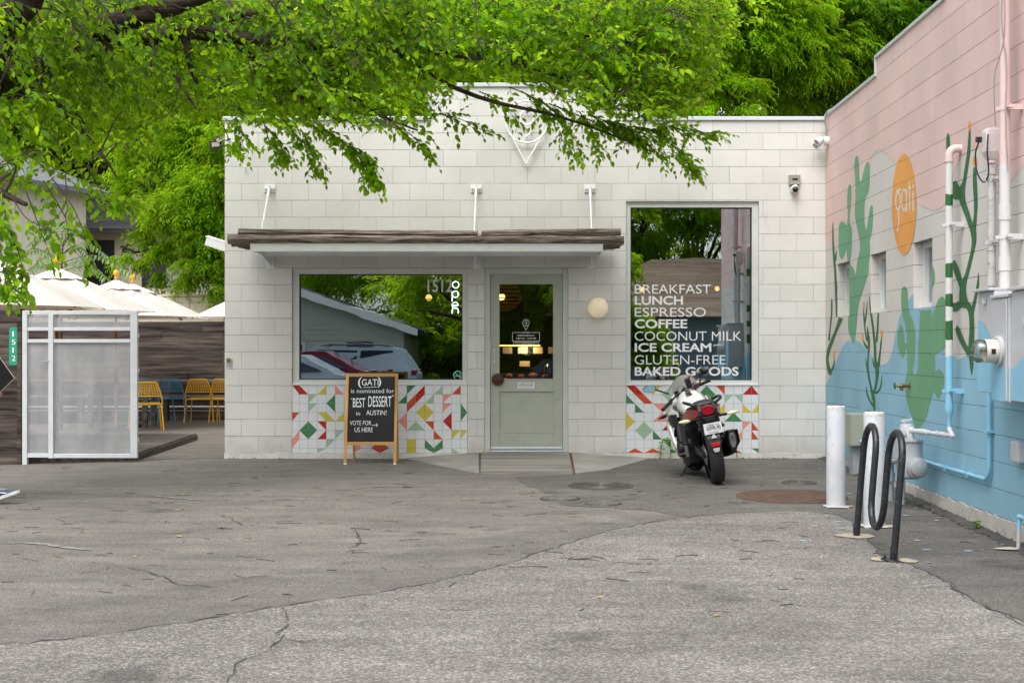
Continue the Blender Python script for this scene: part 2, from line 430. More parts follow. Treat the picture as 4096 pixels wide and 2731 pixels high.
M['shingle'] = wood('dark_shingle', (.020, .020, .023, 1), (.065, .066, .072, 1), 'X', .9, .9, .006)
M['dark'] = paint('near_black', (.012, .012, .013, 1), .5, .2)
M['bark'] = wood('rough_bark', (.025, .017, .013, 1), (.10, .074, .06, 1), 'X', .9, .92, .03)
M['twig'] = paint('twig_bark', (.07, .05, .04, 1), .85, .3, 20)
M['elm'] = leaf_mat('elm_leaf', [(.014,.055,.008,1), (.028,.10,.007,1), (.07,.21,.005,1), (.16,.34,.005,1), (.27,.45,.006,1)], (.60, .92, .010, 1), .55)
M['pecan'] = leaf_mat('pecan_leaf', [(.045,.18,.004,1), (.09,.28,.004,1), (.20,.38,.008,1)], (.60, .82, .014, 1), .52)
M['pecand'] = leaf_mat('shade_tree_leaf', [(.024,.10,.004,1), (.045,.17,.004,1), (.11,.26,.008,1)], (.34, .58, .012, 1), .44)
M['frond'] = leaf_mat('sumac_leaf', [(.09,.17,.07,1), (.15,.25,.11,1), (.19,.30,.11,1)], (.42, .58, .10, 1), .35, .5)
# ---------------- camera, light ----------------
cam = bpy.data.cameras.new('camera'); co = bpy.data.objects.new('camera', cam); COL.objects.link(co)
cam.sensor_width = 36; cam.lens = F/2352*36; cam.clip_end = 2000; cam.clip_start = .1
cam.shift_x = (1176-PX)/2352; cam.shift_y = (PY-784)/2352
co.location = (0, CAMY, EYE); co.rotation_euler = (R(90), 0, 0); SC.camera = co
SUN_EL, SUN_AZ = R(60), R(200)      # azimuth clockwise from +Y: behind the viewer, to the left
w = bpy.data.worlds.new('World'); SC.world = w; w.use_nodes = True
nt = w.node_tree; bg = nt.nodes['Background']
sky = nt.nodes.new('ShaderNodeTexSky'); sky.sky_type = 'NISHITA'; sky.sun_disc = False
sky.sun_elevation = SUN_EL; sky.sun_rotation = SUN_AZ; sky.air_density = 1.0; sky.dust_density = 4.0; sky.ozone_density = 1.0
hs = nt.nodes.new('ShaderNodeHueSaturation'); hs.inputs['Saturation'].default_value = .24
nt.links.new(sky.outputs[0], hs.inputs['Color']); nt.links.new(hs.outputs[0], bg.inputs[0]); bg.inputs[1].default_value = .15
sl = bpy.data.lights.new('sun', 'SUN'); sl.energy = 1.1; sl.angle = R(50); sl.color = (1, .97, .925)
so = bpy.data.objects.new('sun', sl); COL.objects.link(so)
sd = Vector((math.sin(SUN_AZ)*math.cos(SUN_EL), math.cos(SUN_AZ)*math.cos(SUN_EL), math.sin(SUN_EL)))
so.rotation_euler = sd.to_track_quat('Z', 'Y').to_euler(); so.location = sd*40
SC.view_settings.view_transform = 'Standard'; SC.view_settings.look = 'None'; SC.view_settings.gamma = 1
SC.view_settings.exposure = 0.91
SC.render.engine = 'CYCLES'
SC.cycles.use_denoising = True; SC.cycles.max_bounces = 10; SC.cycles.transparent_max_bounces = 24
SC.cycles.diffuse_bounces = 4; SC.cycles.glossy_bounces = 4; SC.cycles.sample_clamp_indirect = 6

# ---------------- ground ----------------
def sheet(mb, pts, dz, m=0):          # flat sheet that follows the lot; pts are (X, Y)
    bm = bmesh.new(); bm.faces.new([bm.verts.new((x, y, 0)) for x, y in pts])
    for co_, no in (((-4,0,0),(1,0,0)), ((0,0,0),(0,1,0))):
        bmesh.ops.bisect_plane(bm, geom=bm.verts[:]+bm.edges[:]+bm.faces[:], plane_co=co_, plane_no=no)
    bmesh.ops.triangulate(bm, faces=bm.faces[:])
    bm.normal_update(); bm.verts.index_update()
    vs = [(v.co.x, v.co.y, gz(v.co.x, v.co.y)+dz) for v in bm.verts]
    fs = []
    for f in bm.faces:
        ids = [v.index for v in f.verts]
        fs.append(tuple(ids if f.normal.z > 0 else ids[::-1]))
    bm.free(); mb.add(vs, fs, m)
def ribbon(mb, pts, w, dz, m=0, jit=.35):   # jagged line on the ground
    P = [Vector((x, y)) for x, y in pts]; L = []
    for i in range(len(P)-1):
        d = P[i+1]-P[i]; n = max(1, int(d.length/.07))
        for k in range(n): L.append(P[i] + d*(k/n) + Vector((random.gauss(0, .016), random.gauss(0, .022))))
    L.append(P[-1]); vs = []
    for i, p in enumerate(L):
        t = (L[min(i+1, len(L)-1)] - L[max(i-1, 0)]).normalized(); nrm = Vector((-t.y, t.x))
        ww = w*(1 + random.uniform(-jit, jit))*.5*(min(1, (i+.3)/3, (len(L)-i)/3))
        for s in (-1, 1):
            q = p + nrm*ww*s; vs.append((q.x, q.y, gz(q.x, q.y)+dz))
    mb.add(vs, [(2*i, 2*i+1, 2*i+3, 2*i+2) for i in range(len(L)-1)], m)
def g2(*pts): return [tuple(gp(x, y)[:2]) for x, y in pts]

def xf0(x): return (x - PX)/190.184
mb = MB()
xs = [-300, -49, -20, -8, -4, 0, 4, 12, 300]; ys = [-300, -64, -30, -16, -8, 0, 12, 40, 300]
mb.add([(x, y, gz(x, y)) for y in ys for x in xs], [(j*9+i, j*9+i+1, j*9+i+10, j*9+i+9) for j in range(8) for i in range(8)], 0)
edge = [(-150,1492),(0,1482),(200,1462),(430,1430),(560,1408),(700,1385),(830,1366),(950,1345),(1060,1322),(1150,1300),(1300,1250),(1420,1214),(1550,1192),(1700,1179),(1850,1176),(1940,1190),(1990,1238),(2045,1288),(2110,1305),(2220,1370),(2352,1430),(2460,1490)]
ef = smoothpath([gp(*p)[:2] for p in edge], 5)
ef = [(x + random.gauss(0, .012), y + random.gauss(0, .015)) for x, y in ef]
sheet(mb, ef + [(3.4, -18), (-9, -18)], .004, 1)
band = [(-150,1428),(0,1412),(180,1386),(359,1355),(560,1326),(760,1296),(965,1262),(1150,1228),(1300,1204),(1450,1190),(1560,1184)]
bf = smoothpath([gp(*p)[:2] for p in band], 5); bf = [(x + random.gauss(0,.012), y + random.gauss(0,.015)) for x, y in bf]
xe = bf[-1][0]; sheet(mb, bf + [p for p in ef[::-1] if p[0] < xe], .0025, 7)
dk = [gp(*p)[:2] for p in ((1180,1096),(1215,1118),(1270,1140),(1300,1160),(1400,1166),(1480,1172),(1560,1184))]
dk = smoothpath(dk, 5); dk = [(x + random.gauss(0,.02), y + random.gauss(0,.02)) for x, y in dk]
sheet(mb, dk + [p for p in ef if p[0] > dk[-1][0]+.02] + [(WX-.01, ef[-1][1]), (WX-.01, -.01), (xf0(1497), -.01)] + [gp(*p)[:2] for p in ((1402,1080),(1324,1090))], .0030, 8)
ribbon(mb, ef, .011, .007, 3, .8)
CR = [[(652,1396),(658,1430),(640,1470),(600,1508),(545,1528),(520,1575)], [(640,1468),(700,1476),(730,1470)], [(812,1215),(832,1246),(800,1262),(806,1275)], [(760,1285),(790,1290),(778,1302)],
      [(600,1136),(760,1146),(900,1158),(1100,1160),(1230,1166)], [(60,1128),(240,1138),(420,1147),(640,1152)], [(2120,1308),(2230,1376),(2352,1440)], [(1500,1096),(1610,1092),(1720,1088)],
      [(500,1180),(560,1205),(640,1215)], [(1290,1165),(1340,1150),(1420,1150),(1480,1140)], [(200,1290),(330,1310),(420,1345),(560,1352)]]
for c in CR: ribbon(mb, g2(*c), .0085, .0085, 2, .7)
for c in ([(0,1246),(90,1250),(210,1263)], [(1900,1312),(1985,1322)], [(2060,1350),(2180,1345)], [(150,1152),(240,1153)], [(330,1136),(480,1150)]): ribbon(mb, g2(*c), .05, .0055, 4, .5)
for i in range(80):                  # drips and flecks of mural paint near the painted wall
    y = random.uniform(-7.5, -.4); x = WX - .07 - abs(random.gauss(0, .55)); r_ = random.uniform(.006, .022)
    z = gz(x, y) + .010
    mb.poly([(x+r_*random.uniform(.7, 2.6)*math.cos(a), y+r_*math.sin(a), z) for a in np.linspace(0, 6.283, 7)[:-1]], random.choice((4,4,5,6)))
for x, y in ((1490,1096),(1640,1106),(1540,1085)): pass
gnd = mb.build('ground', [M['asph'], M['coarse'], M['crack'], M['seal'], paint('faded_line_paint', (.235,.226,.215,1), .85, .35, 30, dirt=1, dirtc=(.16,.15,.14,1)), paint('blue_drip', srgb(140,190,214), .7), paint('pink_drip', srgb(214,170,168), .7), asphalt('smooth_patch_asphalt', (.162,.154,.146,1), False), asphalt('dark_sealed_asphalt', (.132,.126,.119,1), False)], fix=False)
tag(gnd, kind='structure')

# concrete apron in front of the door
def P2(x, y): return tuple(gp(x, y)[:2])
ap = MB()
k0, k1 = fw(1100, 1040).x, fw(1312, 1040).x
Lp = [(fw(930,1040).x, -.004), (k0-.004, -.004), P2(1100,1088), P2(1040,1076)]
Rp = [(k1+.004, -.004), (fw(1495,1040).x, -.004), P2(1400,1079), P2(1322,1089)]
Cp = [(k0+.03, -.004), (k1-.03, -.004), P2(1316,1089), P2(1104,1088)]
def slab(pts, top, m):                # top heights per point, skirt to below grade
    n = len(pts); vs = [(x, y, gz(x, y)+h) for (x, y), h in zip(pts, top)] + [(x, y, gz(x, y)-.05) for x, y in pts]
    ap.add(vs, [tuple(range(n))] + [(k, (k+1) % n, n+(k+1) % n, n+k) for k in range(n)], m)
slab(Lp, (.008, .075, .012, .008), 0); slab(Rp, (.075, .008, .008, .012), 0); slab(Cp, (.078, .078, .012, .012), 1)
slab([(k0-.004,-.004),(k0+.03,-.004),P2(1106,1088),P2(1100,1088)], (.068,.068,.009,.009), 2)
slab([(k1-.03,-.004),(k1+.004,-.004),P2(1322,1089),P2(1315,1089)], (.068,.068,.009,.009), 2)
o = ap.build('pavement', [M['conc'], M['ramp'], paint('rotted_joint_timber', srgb(96,70,56), .9, .3, 12, bmp=.004)]); tag(o, kind='structure')

# patio path of old concrete behind the gate opening
mb = MB(); sheet(mb, [(-4.80,.02),(-3.80,.02),(-3.80,9.6),(-10,9.6),(-10,3.7),(-5.1,3.7)], .004)
tag(mb.build('path', asphalt('worn_path', (.19,.176,.162,1), False), fix=False), kind='structure')

# fallen twigs and leaves
mb = MB()
for i in range(270):
    if random.random() < .75: x, y = random.uniform(-100, 1900), random.triangular(1062, 1440, 1120)
    else: x, y = random.uniform(-50, 2352), random.uniform(1065, 1330)
    p = gp(x, y)
    if p.y > -.12 or p.x > WX-.1: continue
    a = random.gauss(0, .7); L = random.triangular(.02, .24, .06); d = Vector((math.cos(a), math.sin(a), 0))
    if random.random() < .86:
        q = p + d*L; q.z = gz(q.x, q.y)
        mid = (p+q)/2 + Vector((0, random.gauss(0, .006), .004)); mid.z = gz(mid.x, mid.y) + .008
        t = random.uniform(.0012, .0026)
        mb.tube([p+Vector((0,0,.007)), mid, q+Vector((0,0,.007))], t, 4, random.choice((0, 0, 1)))
    else:
        nrm = Vector((-d.y, d.x, 0)); L *= .38; u = Vector((0,0,.008))
        mb.add([p+u, p+d*L*.5+nrm*L*.24+u*2, p+d*L+u, p+d*L*.5-nrm*L*.24+u*1.2], [(0,1,2),(0,2,3)], random.choice((1, 1, 2, 1, 2, 3)))
for i in range(130):                   # drifted against the painted wall and the front wall
    if i % 2: p = Vector((WX-.05-abs(random.gauss(0,.05)), random.uniform(-7.5,-.3), 0))
    else: p = Vector((random.uniform(-3.75,3.4), -.05-abs(random.gauss(0,.05)), 0))
    p.z = gz(p.x, p.y)+.008; a = random.uniform(0, 6.3); L = random.uniform(.02, .06); d = Vector((math.cos(a), math.sin(a), 0)); nrm = Vector((-d.y, d.x, 0))
    mb.add([p, p+d*L*.5+nrm*L*.3+Vector((0,0,.012)), p+d*L, p+d*L*.5-nrm*L*.3], [(0,1,2),(0,2,3)], random.choice((0,1,2)))
tag(mb.build('litter', [paint('dead_twig', (.035,.026,.02,1), .9, .3), paint('brown_leaf', (.12,.07,.035,1), .8, .3), paint('tan_leaf', (.30,.21,.10,1), .8, .3), paint('fallen_green_leaf', (.20,.26,.04,1), .7, .3)], fix=False), kind='stuff')

# ---------------- iron covers ----------------
def cover(x, y, r, mat, label, rings=4, name='manhole_cover', grp='covers set in the asphalt', ring=True):
    p = gp(x, y); e = empty(name, p, label, 'manhole cover', grp, (math.atan(.014), 0, 0)) if ring else None
    mb = MB(); pr = [(0.001, .014)]
    for k in range(rings):
        a = r*.92*(k+.35)/rings; b = r*.92*(k+.62)/rings
        pr += [(a, .014), (a+.004, .019), (b, .019), (b+.004, .014)]
    pr += [(r*.93, .014), (r*.95, .006)]
    mb.lathe(pr, n=48); lid = mb.build('lid' if ring else name, mat, e, smooth=True)
    if not ring: lid.location = p; lid.rotation_euler = (math.atan(.014), 0, 0); tag(lid, label, 'manhole cover', grp)
    if ring:
        mb = MB(); mb.lathe([(r*.955, .004), (r*.955, .015), (r*1.06, .013), (r*1.10, .002)], n=48); mb.build('rim', M['iron'], e, smooth=True)
    return e
cover(1380, 1117, .30, M['iron'], 'round cast iron cover with raised rings straight in front of the door', 7)
cover(1286, 1146, .17, M['faint'], 'small faint round cover left of and nearer than the ringed iron cover', 2)
cover(1385, 1157, .155, M['faint'], 'small dark round cover nearest the viewer below the ringed iron cover', 2)
cover(1600, 1093, .275, M['iron'], 'round dark iron cover lying under the parked motorcycle', 5)
cover(1835, 1109, .165, M['iron'], 'small round dark cover between motorcycle and painted wall', 2)
e = cover(1818, 1141, .545, M['rust'], 'wide brown rusty steel cover on the asphalt beside the first bollard', 2, 'steel_cover', ring=False)
# ---------------- cafe building ----------------
def zf(y): return EYE - (y - PY)/190.184
def xf(x): return (x - PX)/190.184
def wall_grid(cols, zs, filled, Y0, Y1, plane='X', m=0):
    """filled(i,j) over the cells of cols x zs -> one watertight wall with reveals"""
    mb = MB(); idx = {}
    def V(c, z, y):
        k = (round(c, 5), round(z, 5), round(y, 5))
        if k not in idx:
            idx[k] = len(mb.v); mb.v.append((c, y, z) if plane == 'X' else (y, c, z))
        return idx[k]
    nx, nz = len(cols)-1, len(zs)-1
    g = lambda i, j: 0 <= i < nx and 0 <= j < nz and filled(i, j)
    for i in range(nx):
        for j in range(nz):
            if not g(i, j): continue
            a, b, c, d = cols[i], cols[i+1], zs[j], zs[j+1]
            Q = [[V(a,c,Y0),V(b,c,Y0),V(b,d,Y0),V(a,d,Y0)], [V(a,c,Y1),V(a,d,Y1),V(b,d,Y1),V(b,c,Y1)]]
            if not g(i-1, j): Q.append([V(a,c,Y0),V(a,d,Y0),V(a,d,Y1),V(a,c,Y1)])
            if not g(i+1, j): Q.append([V(b,c,Y0),V(b,c,Y1),V(b,d,Y1),V(b,d,Y0)])
            if not g(i, j-1): Q.append([V(a,c,Y0),V(a,c,Y1),V(b,c,Y1),V(b,c,Y0)])
            if not g(i, j+1): Q.append([V(a,d,Y0),V(b,d,Y0),V(b,d,Y1),V(a,d,Y1)])
            for q in Q: mb.f.append(tuple(q)); mb.m.append(m)
    return mb
cafe = empty('cafe_building', (0, 0, 0), 'low white painted block cafe with two big windows, patterned tile panels and sage door', 'building')
XL, XR = xf(516), WX
ZB, ZLO, ZHI = -.12, zf(277), zf(200)
s0, s1 = xf(987), xf(1437)
wA = (xf(671), xf(1074), zf(1040), zf(617)); wB = (xf(1438), xf(1743), zf(1040), zf(463)); wD = (xf(1113), xf(1305), -.05, zf(616))
cols = sorted({XL, s0, s1, XR, wA[0], wA[1], wB[0], wB[1], wD[0], wD[1]})
cols = [c for i, c in enumerate(cols) if i == 0 or c - cols[i-1] > 1e-4]
zs = sorted({ZB, wA[2], wA[3], wB[3], wD[3], ZLO, ZHI} | {wD[2]})
def filled(i, j):
    x, z = (cols[i]+cols[i+1])/2, (zs[j]+zs[j+1])/2
    if z > ZLO and not (s0 < x < s1): return False
    for a, b, c, d in (wA, wB, wD):
        if a < x < b and c < z < d: return False
    return True
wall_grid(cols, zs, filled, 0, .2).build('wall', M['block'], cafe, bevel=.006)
mb = MB(); mb.box((XL, .2, -.1), (XL+.2, 9, ZLO-.02)); mb.box((XL+.2, 8.8, -.1), (XR-.01, 9, ZLO-.02)); mb.build('side_wall', M['block'], cafe)
mb = MB(); mb.box((XL+.2, .2, 3.55), (XR-.01, 8.8, 3.75)); mb.build('roof', M['stucco'], cafe)
mb = MB(); h = .045
mb.box((XL-.02, -.025, ZLO), (s0+.018, .22, ZLO+h)); mb.box((s0-.02, -.027, ZLO+h), (s0+.002, .22, ZHI)); mb.box((s0-.022, -.025, ZHI), (s1+.022, .22, ZHI+h))
mb.box((s1-.002, -.027, ZLO+h), (s1+.02, .22, ZHI)); mb.box((s1-.018, -.025, ZLO), (XR, .22, ZLO+h)); mb.build('coping', M['cap'], cafe, bevel=.004)
# plinth: rough painted footing band with a ragged lower edge
mb = MB(); zt = zf(1040)
for a, b in ((XL-.004, wD[0]), (wD[1], XR-.002)):
    n = int((b-a)/.06); up = []; lo = []
    for k in range(n+1):
        x = a + (b-a)*k/n; up.append((x, -.012 - random.uniform(0,.005), zt + random.uniform(-.006,.002))); lo.append((x, -.016-random.uniform(0,.01), -.06))
    bk = [(x, .02, z+.003) for x, y, z in up]
    N_ = n+1; mb.add(up+lo+bk, [(k, N_+k, N_+k+1, k+1) for k in range(n)] + [(k, k+1, 2*N_+k+1, 2*N_+k) for k in range(n)])
mb.build('plinth', M['plinth'], cafe)
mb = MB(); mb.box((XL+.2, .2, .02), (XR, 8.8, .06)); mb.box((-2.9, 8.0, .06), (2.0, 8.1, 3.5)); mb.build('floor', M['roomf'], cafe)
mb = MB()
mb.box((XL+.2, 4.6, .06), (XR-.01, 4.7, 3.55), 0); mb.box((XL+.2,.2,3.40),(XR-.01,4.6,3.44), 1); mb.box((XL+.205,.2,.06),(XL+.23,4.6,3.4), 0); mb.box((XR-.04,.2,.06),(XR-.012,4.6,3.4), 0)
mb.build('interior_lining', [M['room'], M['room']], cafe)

# tile panels ------------------------------------------------------
PAN_A = {0:'0R2 1R3 3Y4 5P3 13G1 14R4 16L4 18O4', 1:'2L1 4G4 12G4 13O4 14R1 15L4 17P1', 2:'2L1 4G2 13O1 14Y4 15Y3 17P1 19G3',
         3:'0O1 3Y2 4Y3 5Y4 12P4 14Y2 15Y1 17R4 19G1 8L3 10G2', 4:'1G4 2G3 3R2 12P2 13L4 14L3 15O2 17R2 7Y1 9L4', 5:'0P4 1G2 2G1 3R4 5L1 16O3 18Y1 19Y1 8R3',
         6:'0P1 4L1 7P3 9O4 10O3 13Y5 15G3 16G4', 7:'3L1 7P1 9O2 10O1 13Y5 15G2 16G1 18L3'}
PAN_B = {0:'0R2 1R3 2Y2 3Y1 4L4 6R2 8G4 9G3 10O2 13R4 14R3', 1:'0G3 1O2 2O3 4L2 6L1 8G2 9G1 11L1 12L2', 2:'1G3 3P2 4P1 7Y2 10Y4 13Y3 14Y4',
         3:'0Y3 3P4 4P3 6G1 10Y1 11G4 12G3', 4:'0Y1 1L4 2L3 4R4 7O3 13P1 14O3', 5:'1L2 2L1 3G3 6P2 8L1 12P4 14O3', 6:'4G2 7R3 9Y1', 7:'0O4 1O3 2O4 3O3 5G3 11R4 12R3 14G2'}
CI = dict(R=2, O=3, Y=4, G=5, L=6, P=7)
TM = [M['grout'], M['wt'], M['t_red'], M['t_org'], M['t_yel'], M['t_grn'], M['t_lgr'], M['t_pnk']]
def tile_panel(x0, first, n, x1, ztop, pat, rows=8):
    T = .1082; mb = MB(); zb = zf(1040)
    mb.box((x0, .004, zb), (x1, .05, ztop), 0)
    ed = [x0] + [x0 + first + T*k for k in range(n+1)] + [x1]
    ze = [ztop - .004 - T*k for k in range(rows)] + [zb]
    g = .0016
    for r in range(rows):
        spec = {}
        for tkn in pat.get(r, '').split():
            c = int(''.join(ch for ch in tkn[:-2] if ch.isdigit())); spec[c] = (CI[tkn[-2]], int(tkn[-1]))
        for c in range(len(ed)-1):
            a, b = ed[c]+g, ed[c+1]-g; t, u = ze[r]-g, ze[r+1]+g
            if b-a < .01: continue
            yy = -.001 - random.uniform(0, .0012); tl, tr, br, bl = (a,yy,t), (b,yy,t), (b,yy,u), (a,yy,u)
            if c in spec:
                m, k = spec[c]
                if k == 5: mb.poly([tl,bl,br,tr], m)
                else:
                    tri = {1:(tl,bl,tr), 2:(tl,br,tr), 3:(tl,bl,br), 4:(tr,bl,br)}[k]; oth = {1:(tr,bl,br), 2:(tl,bl,br), 3:(tl,br,tr), 4:(tl,bl,tr)}[k]
                    mb.poly(tri, m); mb.poly(oth, 1)
            else: mb.poly([tl,bl,br,tr], 1)
            for p, q in ((tl,tr),(tr,br),(br,bl),(bl,tl)): mb.poly([p, q, (q[0],.004,q[2]), (p[0],.004,p[2])], 1)
    mb.box((x0, -.012, ztop), (x1, .05, ztop+.012), 1)
    return mb.build('tile_panel', TM, cafe)
tile_panel(wA[0]+.002, .0855, 18, wA[1]-.002, zf(884), PAN_A)
tile_panel(wB[0]+.002, .106, 13, wB[1]-.002, zf(884.5), PAN_B)

# windows ----------------------------------------------------------
def frame_ring(mb, x0, x1, z0, z1, gx0, gx1, gz0, gz1, ya, yb, m=0):
    mb.box((x0, ya, z0), (gx0, yb, z1), m); mb.box((gx1, ya, z0), (x1, yb, z1), m)
    mb.box((gx0, ya, gz1), (gx1, yb, z1), m); mb.box((gx0, ya, z0), (gx1, yb, gz0), m)
def window(o, g, ya=.03):
    (x0, x1, z0, z1), (a, b, c, d) = o, g
    mb = MB(); frame_ring(mb, x0, x1, z0, z1, a, b, c, d, ya, ya+.09)
    mb.box((x0, ya-.02, z0), (x1, ya-.0005, z0+.022))
    wn = mb.build('window', M['frame'], cafe, bevel=.003)
    mb = MB(); i = .012; frame_ring(mb, a, b, c, d, a+i, b-i, c+i, d-i, ya+.03, ya+.08); mb.build('glazing_bead', M['dark'], wn)
    mb = MB(); mb.box((a+.004, ya+.050, c+.004), (b-.004, ya+.056, d-.004)); mb.build('pane', M['glass'], wn)
    return wn, ya+.046
wl, yg = window((wA[0]+.001, wA[1]-.001, zf(883.5), wA[3]-.001), (xf(686), xf(1062), zf(872), zf(629)))
wt, yg = window((wB[0]+.001, wB[1]-.001, zf(884), wB[3]-.001), (xf(1448.5), xf(1728), zf(873.5), zf(476)))
def tx(mb, body, x0, x1, yt, yb, Y, bold=0, m=0):
    put_text(mb, body, (xf(x0), Y, zf(yb)), (xf(x1)-xf(x0), 0, 0), (0, 0, zf(yt)-zf(yb)), bold, m)
mb = MB()
def T6(x): return (2450 + .4909*x)*.5742
def T6y(y): return (780 + .4909*y)*.5742
for body, x1, yt, yb, bo in (('BREAKFAST',808,727,801,-.004),('LUNCH',580,820,893,.024),('ESPRESSO',768,915,990,-.002),('COFFEE',615,1010,1085,.024),('COCONUT MILK',1058,1110,1186,-.004),('ICE CREAM',812,1205,1277,.024),('GLUTEN-FREE',928,1304,1380,-.006),('BAKED GOODS',1036,1400,1473,.024)):
    tx(mb, body, T6(185), T6(x1), T6y(yt), T6y(yb), yg, bo)
mb.build('lettering', M['text'], wt, fix=False)
mb = MB(); tx(mb, '1512', 981, 1038, 641, 670.5, yg, .012); mb.build('lettering', M['gtext'], wl, fix=False)
mb = MB()                               # round no smoking sticker
cx, cz, rr = xf(1050.6), zf(862), .056
def ringf(mb, cx, cz, Y, r0, r1, n=32, m=0, a0=0, a1=2*math.pi):
    vs = []
    for k in range(n+1):
        a = a0+(a1-a0)*k/n
        vs += [(cx+math.cos(a)*r0, Y, cz+math.sin(a)*r0), (cx+math.cos(a)*r1, Y, cz+math.sin(a)*r1)]
    mb.add(vs, [(2*k, 2*k+1, 2*k+3, 2*k+2) for k in range(n)], m)
ringf(mb, cx, cz, yg, rr*.80, rr)
def stroke2(mb, p, q, w, Y, m=0):
    p, q = Vector(p), Vector(q); t = (q-p).normalized(); n = Vector((-t.y, t.x))*w/2
    mb.poly([(v.x, Y, v.y) for v in (p-n, q-n, q+n, p+n)], m)
stroke2(mb, (cx-.6*rr, cz+.6*rr), (cx+.6*rr, cz-.6*rr), .010, yg)
stroke2(mb, (cx-.6*rr, cz-.12*rr), (cx-.05*rr, cz-.12*rr), .011, yg); stroke2(mb, (cx+.3*rr, cz-.12*rr), (cx+.62*rr, cz-.12*rr), .011, yg); stroke2(mb, (cx+.3*rr, cz+.1*rr), (cx+.5*rr, cz+.5*rr), .007, yg)
mb.build('no_smoking_sticker', M['teal'], wl, fix=False)
# glowing word in the window: four tube letters, one below another
t = empty('neon_sign', (xf(1043), .30, zf(682)), 'glowing white tube letters spelling open down the side of the wide window', 'neon sign')
mb = MB(); px = 1/190.184*1.02
def L2(pts, n=5, closed=False): return [(x*px, 0, -y*px) for x, y in smoothpath(pts, n, closed)]
def circ(cx, cy, rx, ry, a0=0, a1=360, n=20): return [((cx+rx*math.cos(R(a0+(a1-a0)*k/n)))*px, 0, -(cy+ry*math.sin(R(a0+(a1-a0)*k/n)))*px) for k in range(n+1)]
tb = .0075
mb.tube(circ(0,-30,7.5,7.5), tb, 8); mb.tube(circ(-.5,-8.5,7,7.5), tb, 8); mb.tube(L2([(-8,-14),(-8,-2),(-8,9)]), tb, 8)
mb.tube(L2([(-8,17),(6,17)])+circ(-1,17,7,7,0,-300), tb, 8); mb.tube(L2([(-8,36),(-8,29),(-6,24),(-1,22),(4,24),(6,29),(6,36)]), tb, 8)
mb.build('tube_letters', emit_mat('neon_glow', (.95,.96,1,1), 5), t, smooth=True)
mb = MB(); mb.box((-.004,.02,-.19),(.004,.026,.19)); mb.box((-.002,.0,.165),(.002,.02,.17)); mb.box((-.002,0,-.12),(.002,.02,-.115)); mb.build('bracket', M['dark'], t)

# door -------------------------------------------------------------
jx0, jx1, jz = wD[0]+.001, wD[1]-.001, wD[3]-.001
mb = MB(); lx0, lx1, lz0, lz1 = xf(1126), xf(1292), zf(1034), zf(630)
mb.box((jx0, .02, -.02), (lx0-.003, .14, jz)); mb.box((lx1+.003, .02, -.02), (jx1, .14, jz)); mb.box((lx0-.003, .02, lz1+.003), (lx1+.003, .14, jz))
mb.box((lx0-.003, .03, .055), (lx1+.003, .15, lz0-.004), 1)
mb.build('door_frame', [M['jamb'], M['alu']], cafe, bevel=.004)
mb = MB(); gx0, gx1, gz0, gz1 = xf(1146), xf(1271.5), zf(871), zf(651)
px0, px1, pz0, pz1 = xf(1145), xf(1272), zf(992), zf(898)
y0, y1 = .05, .095
mb.box((lx0, y0, lz0), (gx0, y1, lz1)); mb.box((gx1, y0, lz0), (lx1, y1, lz1)); mb.box((gx0, y0, gz1), (gx1, y1, lz1)); mb.box((gx0, y0, pz1), (gx1, y1, gz0)); mb.box((gx0, y0, lz0), (gx1, y1, pz0))
mb.box((gx0, y0+.02, pz0), (gx1, y1-.01, pz1))
dr = mb.build('door', M['door'], cafe, bevel=.003)
mb = MB()
for a, b, c, d in ((gx0, gx1, gz0, gz1), (gx0, gx1, pz0, pz1)):
    i = .014; frame_ring(mb, a-.010, b+.010, c-.010, d+.010, a+i*.4, b-i*.4, c+i*.4, d-i*.4, y0-.006, y0+.02)
mb.build('molding', M['door'], dr, bevel=.003)
mb = MB(); mb.box((gx0, y0+.02, gz0), (gx1, y0+.026, gz1)); pn = mb.build('pane', M['dglass'], dr)
mb = MB(); mb.box((lx0, y0-.014, lz0), (lx1, y0-.0005, lz0+.034)); mb.build('kick_strip', M['alu'], dr, bevel=.004)
kc = (xf(1143.3), y0, zf(871))
mb = MB(); mb.lathe([(.001,-.075),(.045,-.074),(.066,-.066),(.074,-.05),(.074,-.036),(.068,-.026),(.028,-.020),(.024,0)], kc, (0,1,0), 32); mb.build('handle', wood('round_pull_wood', srgb(60,34,22), srgb(112,68,48), 'X', .6, .45, .001), dr, smooth=True)
mb = MB(); mb.box((xf(1131.5), y0-.004, zf(831)), (xf(1137), y0-.0005, zf(802)), 0)
for k, ch in enumerate('PUSH'): tx(mb, ch, 1132.8, 1135.6, 806+k*5.6, 810+k*5.6, y0-.0055, .01, 1)
mb.build('push_plate', [M['alu'], M['dark']], dr)
mb = MB(); mb.box((xf(1189), y0-.005, zf(892)), (xf(1227.5), y0-.0005, zf(878)), 0)
tx(mb, 'NO PETS ALLOWED', 1191.5, 1224.5, 881.6, 886.6, y0-.0065, .012, 1); stroke2(mb, (xf(1193), zf(880)), (xf(1223), zf(880)), .002, y0-.0065, 1); stroke2(mb, (xf(1193), zf(889.3)), (xf(1223), zf(889.3)), .003, y0-.0065, 1)
mb.build('notice', [M['text'], M['dark']], dr, fix=False)
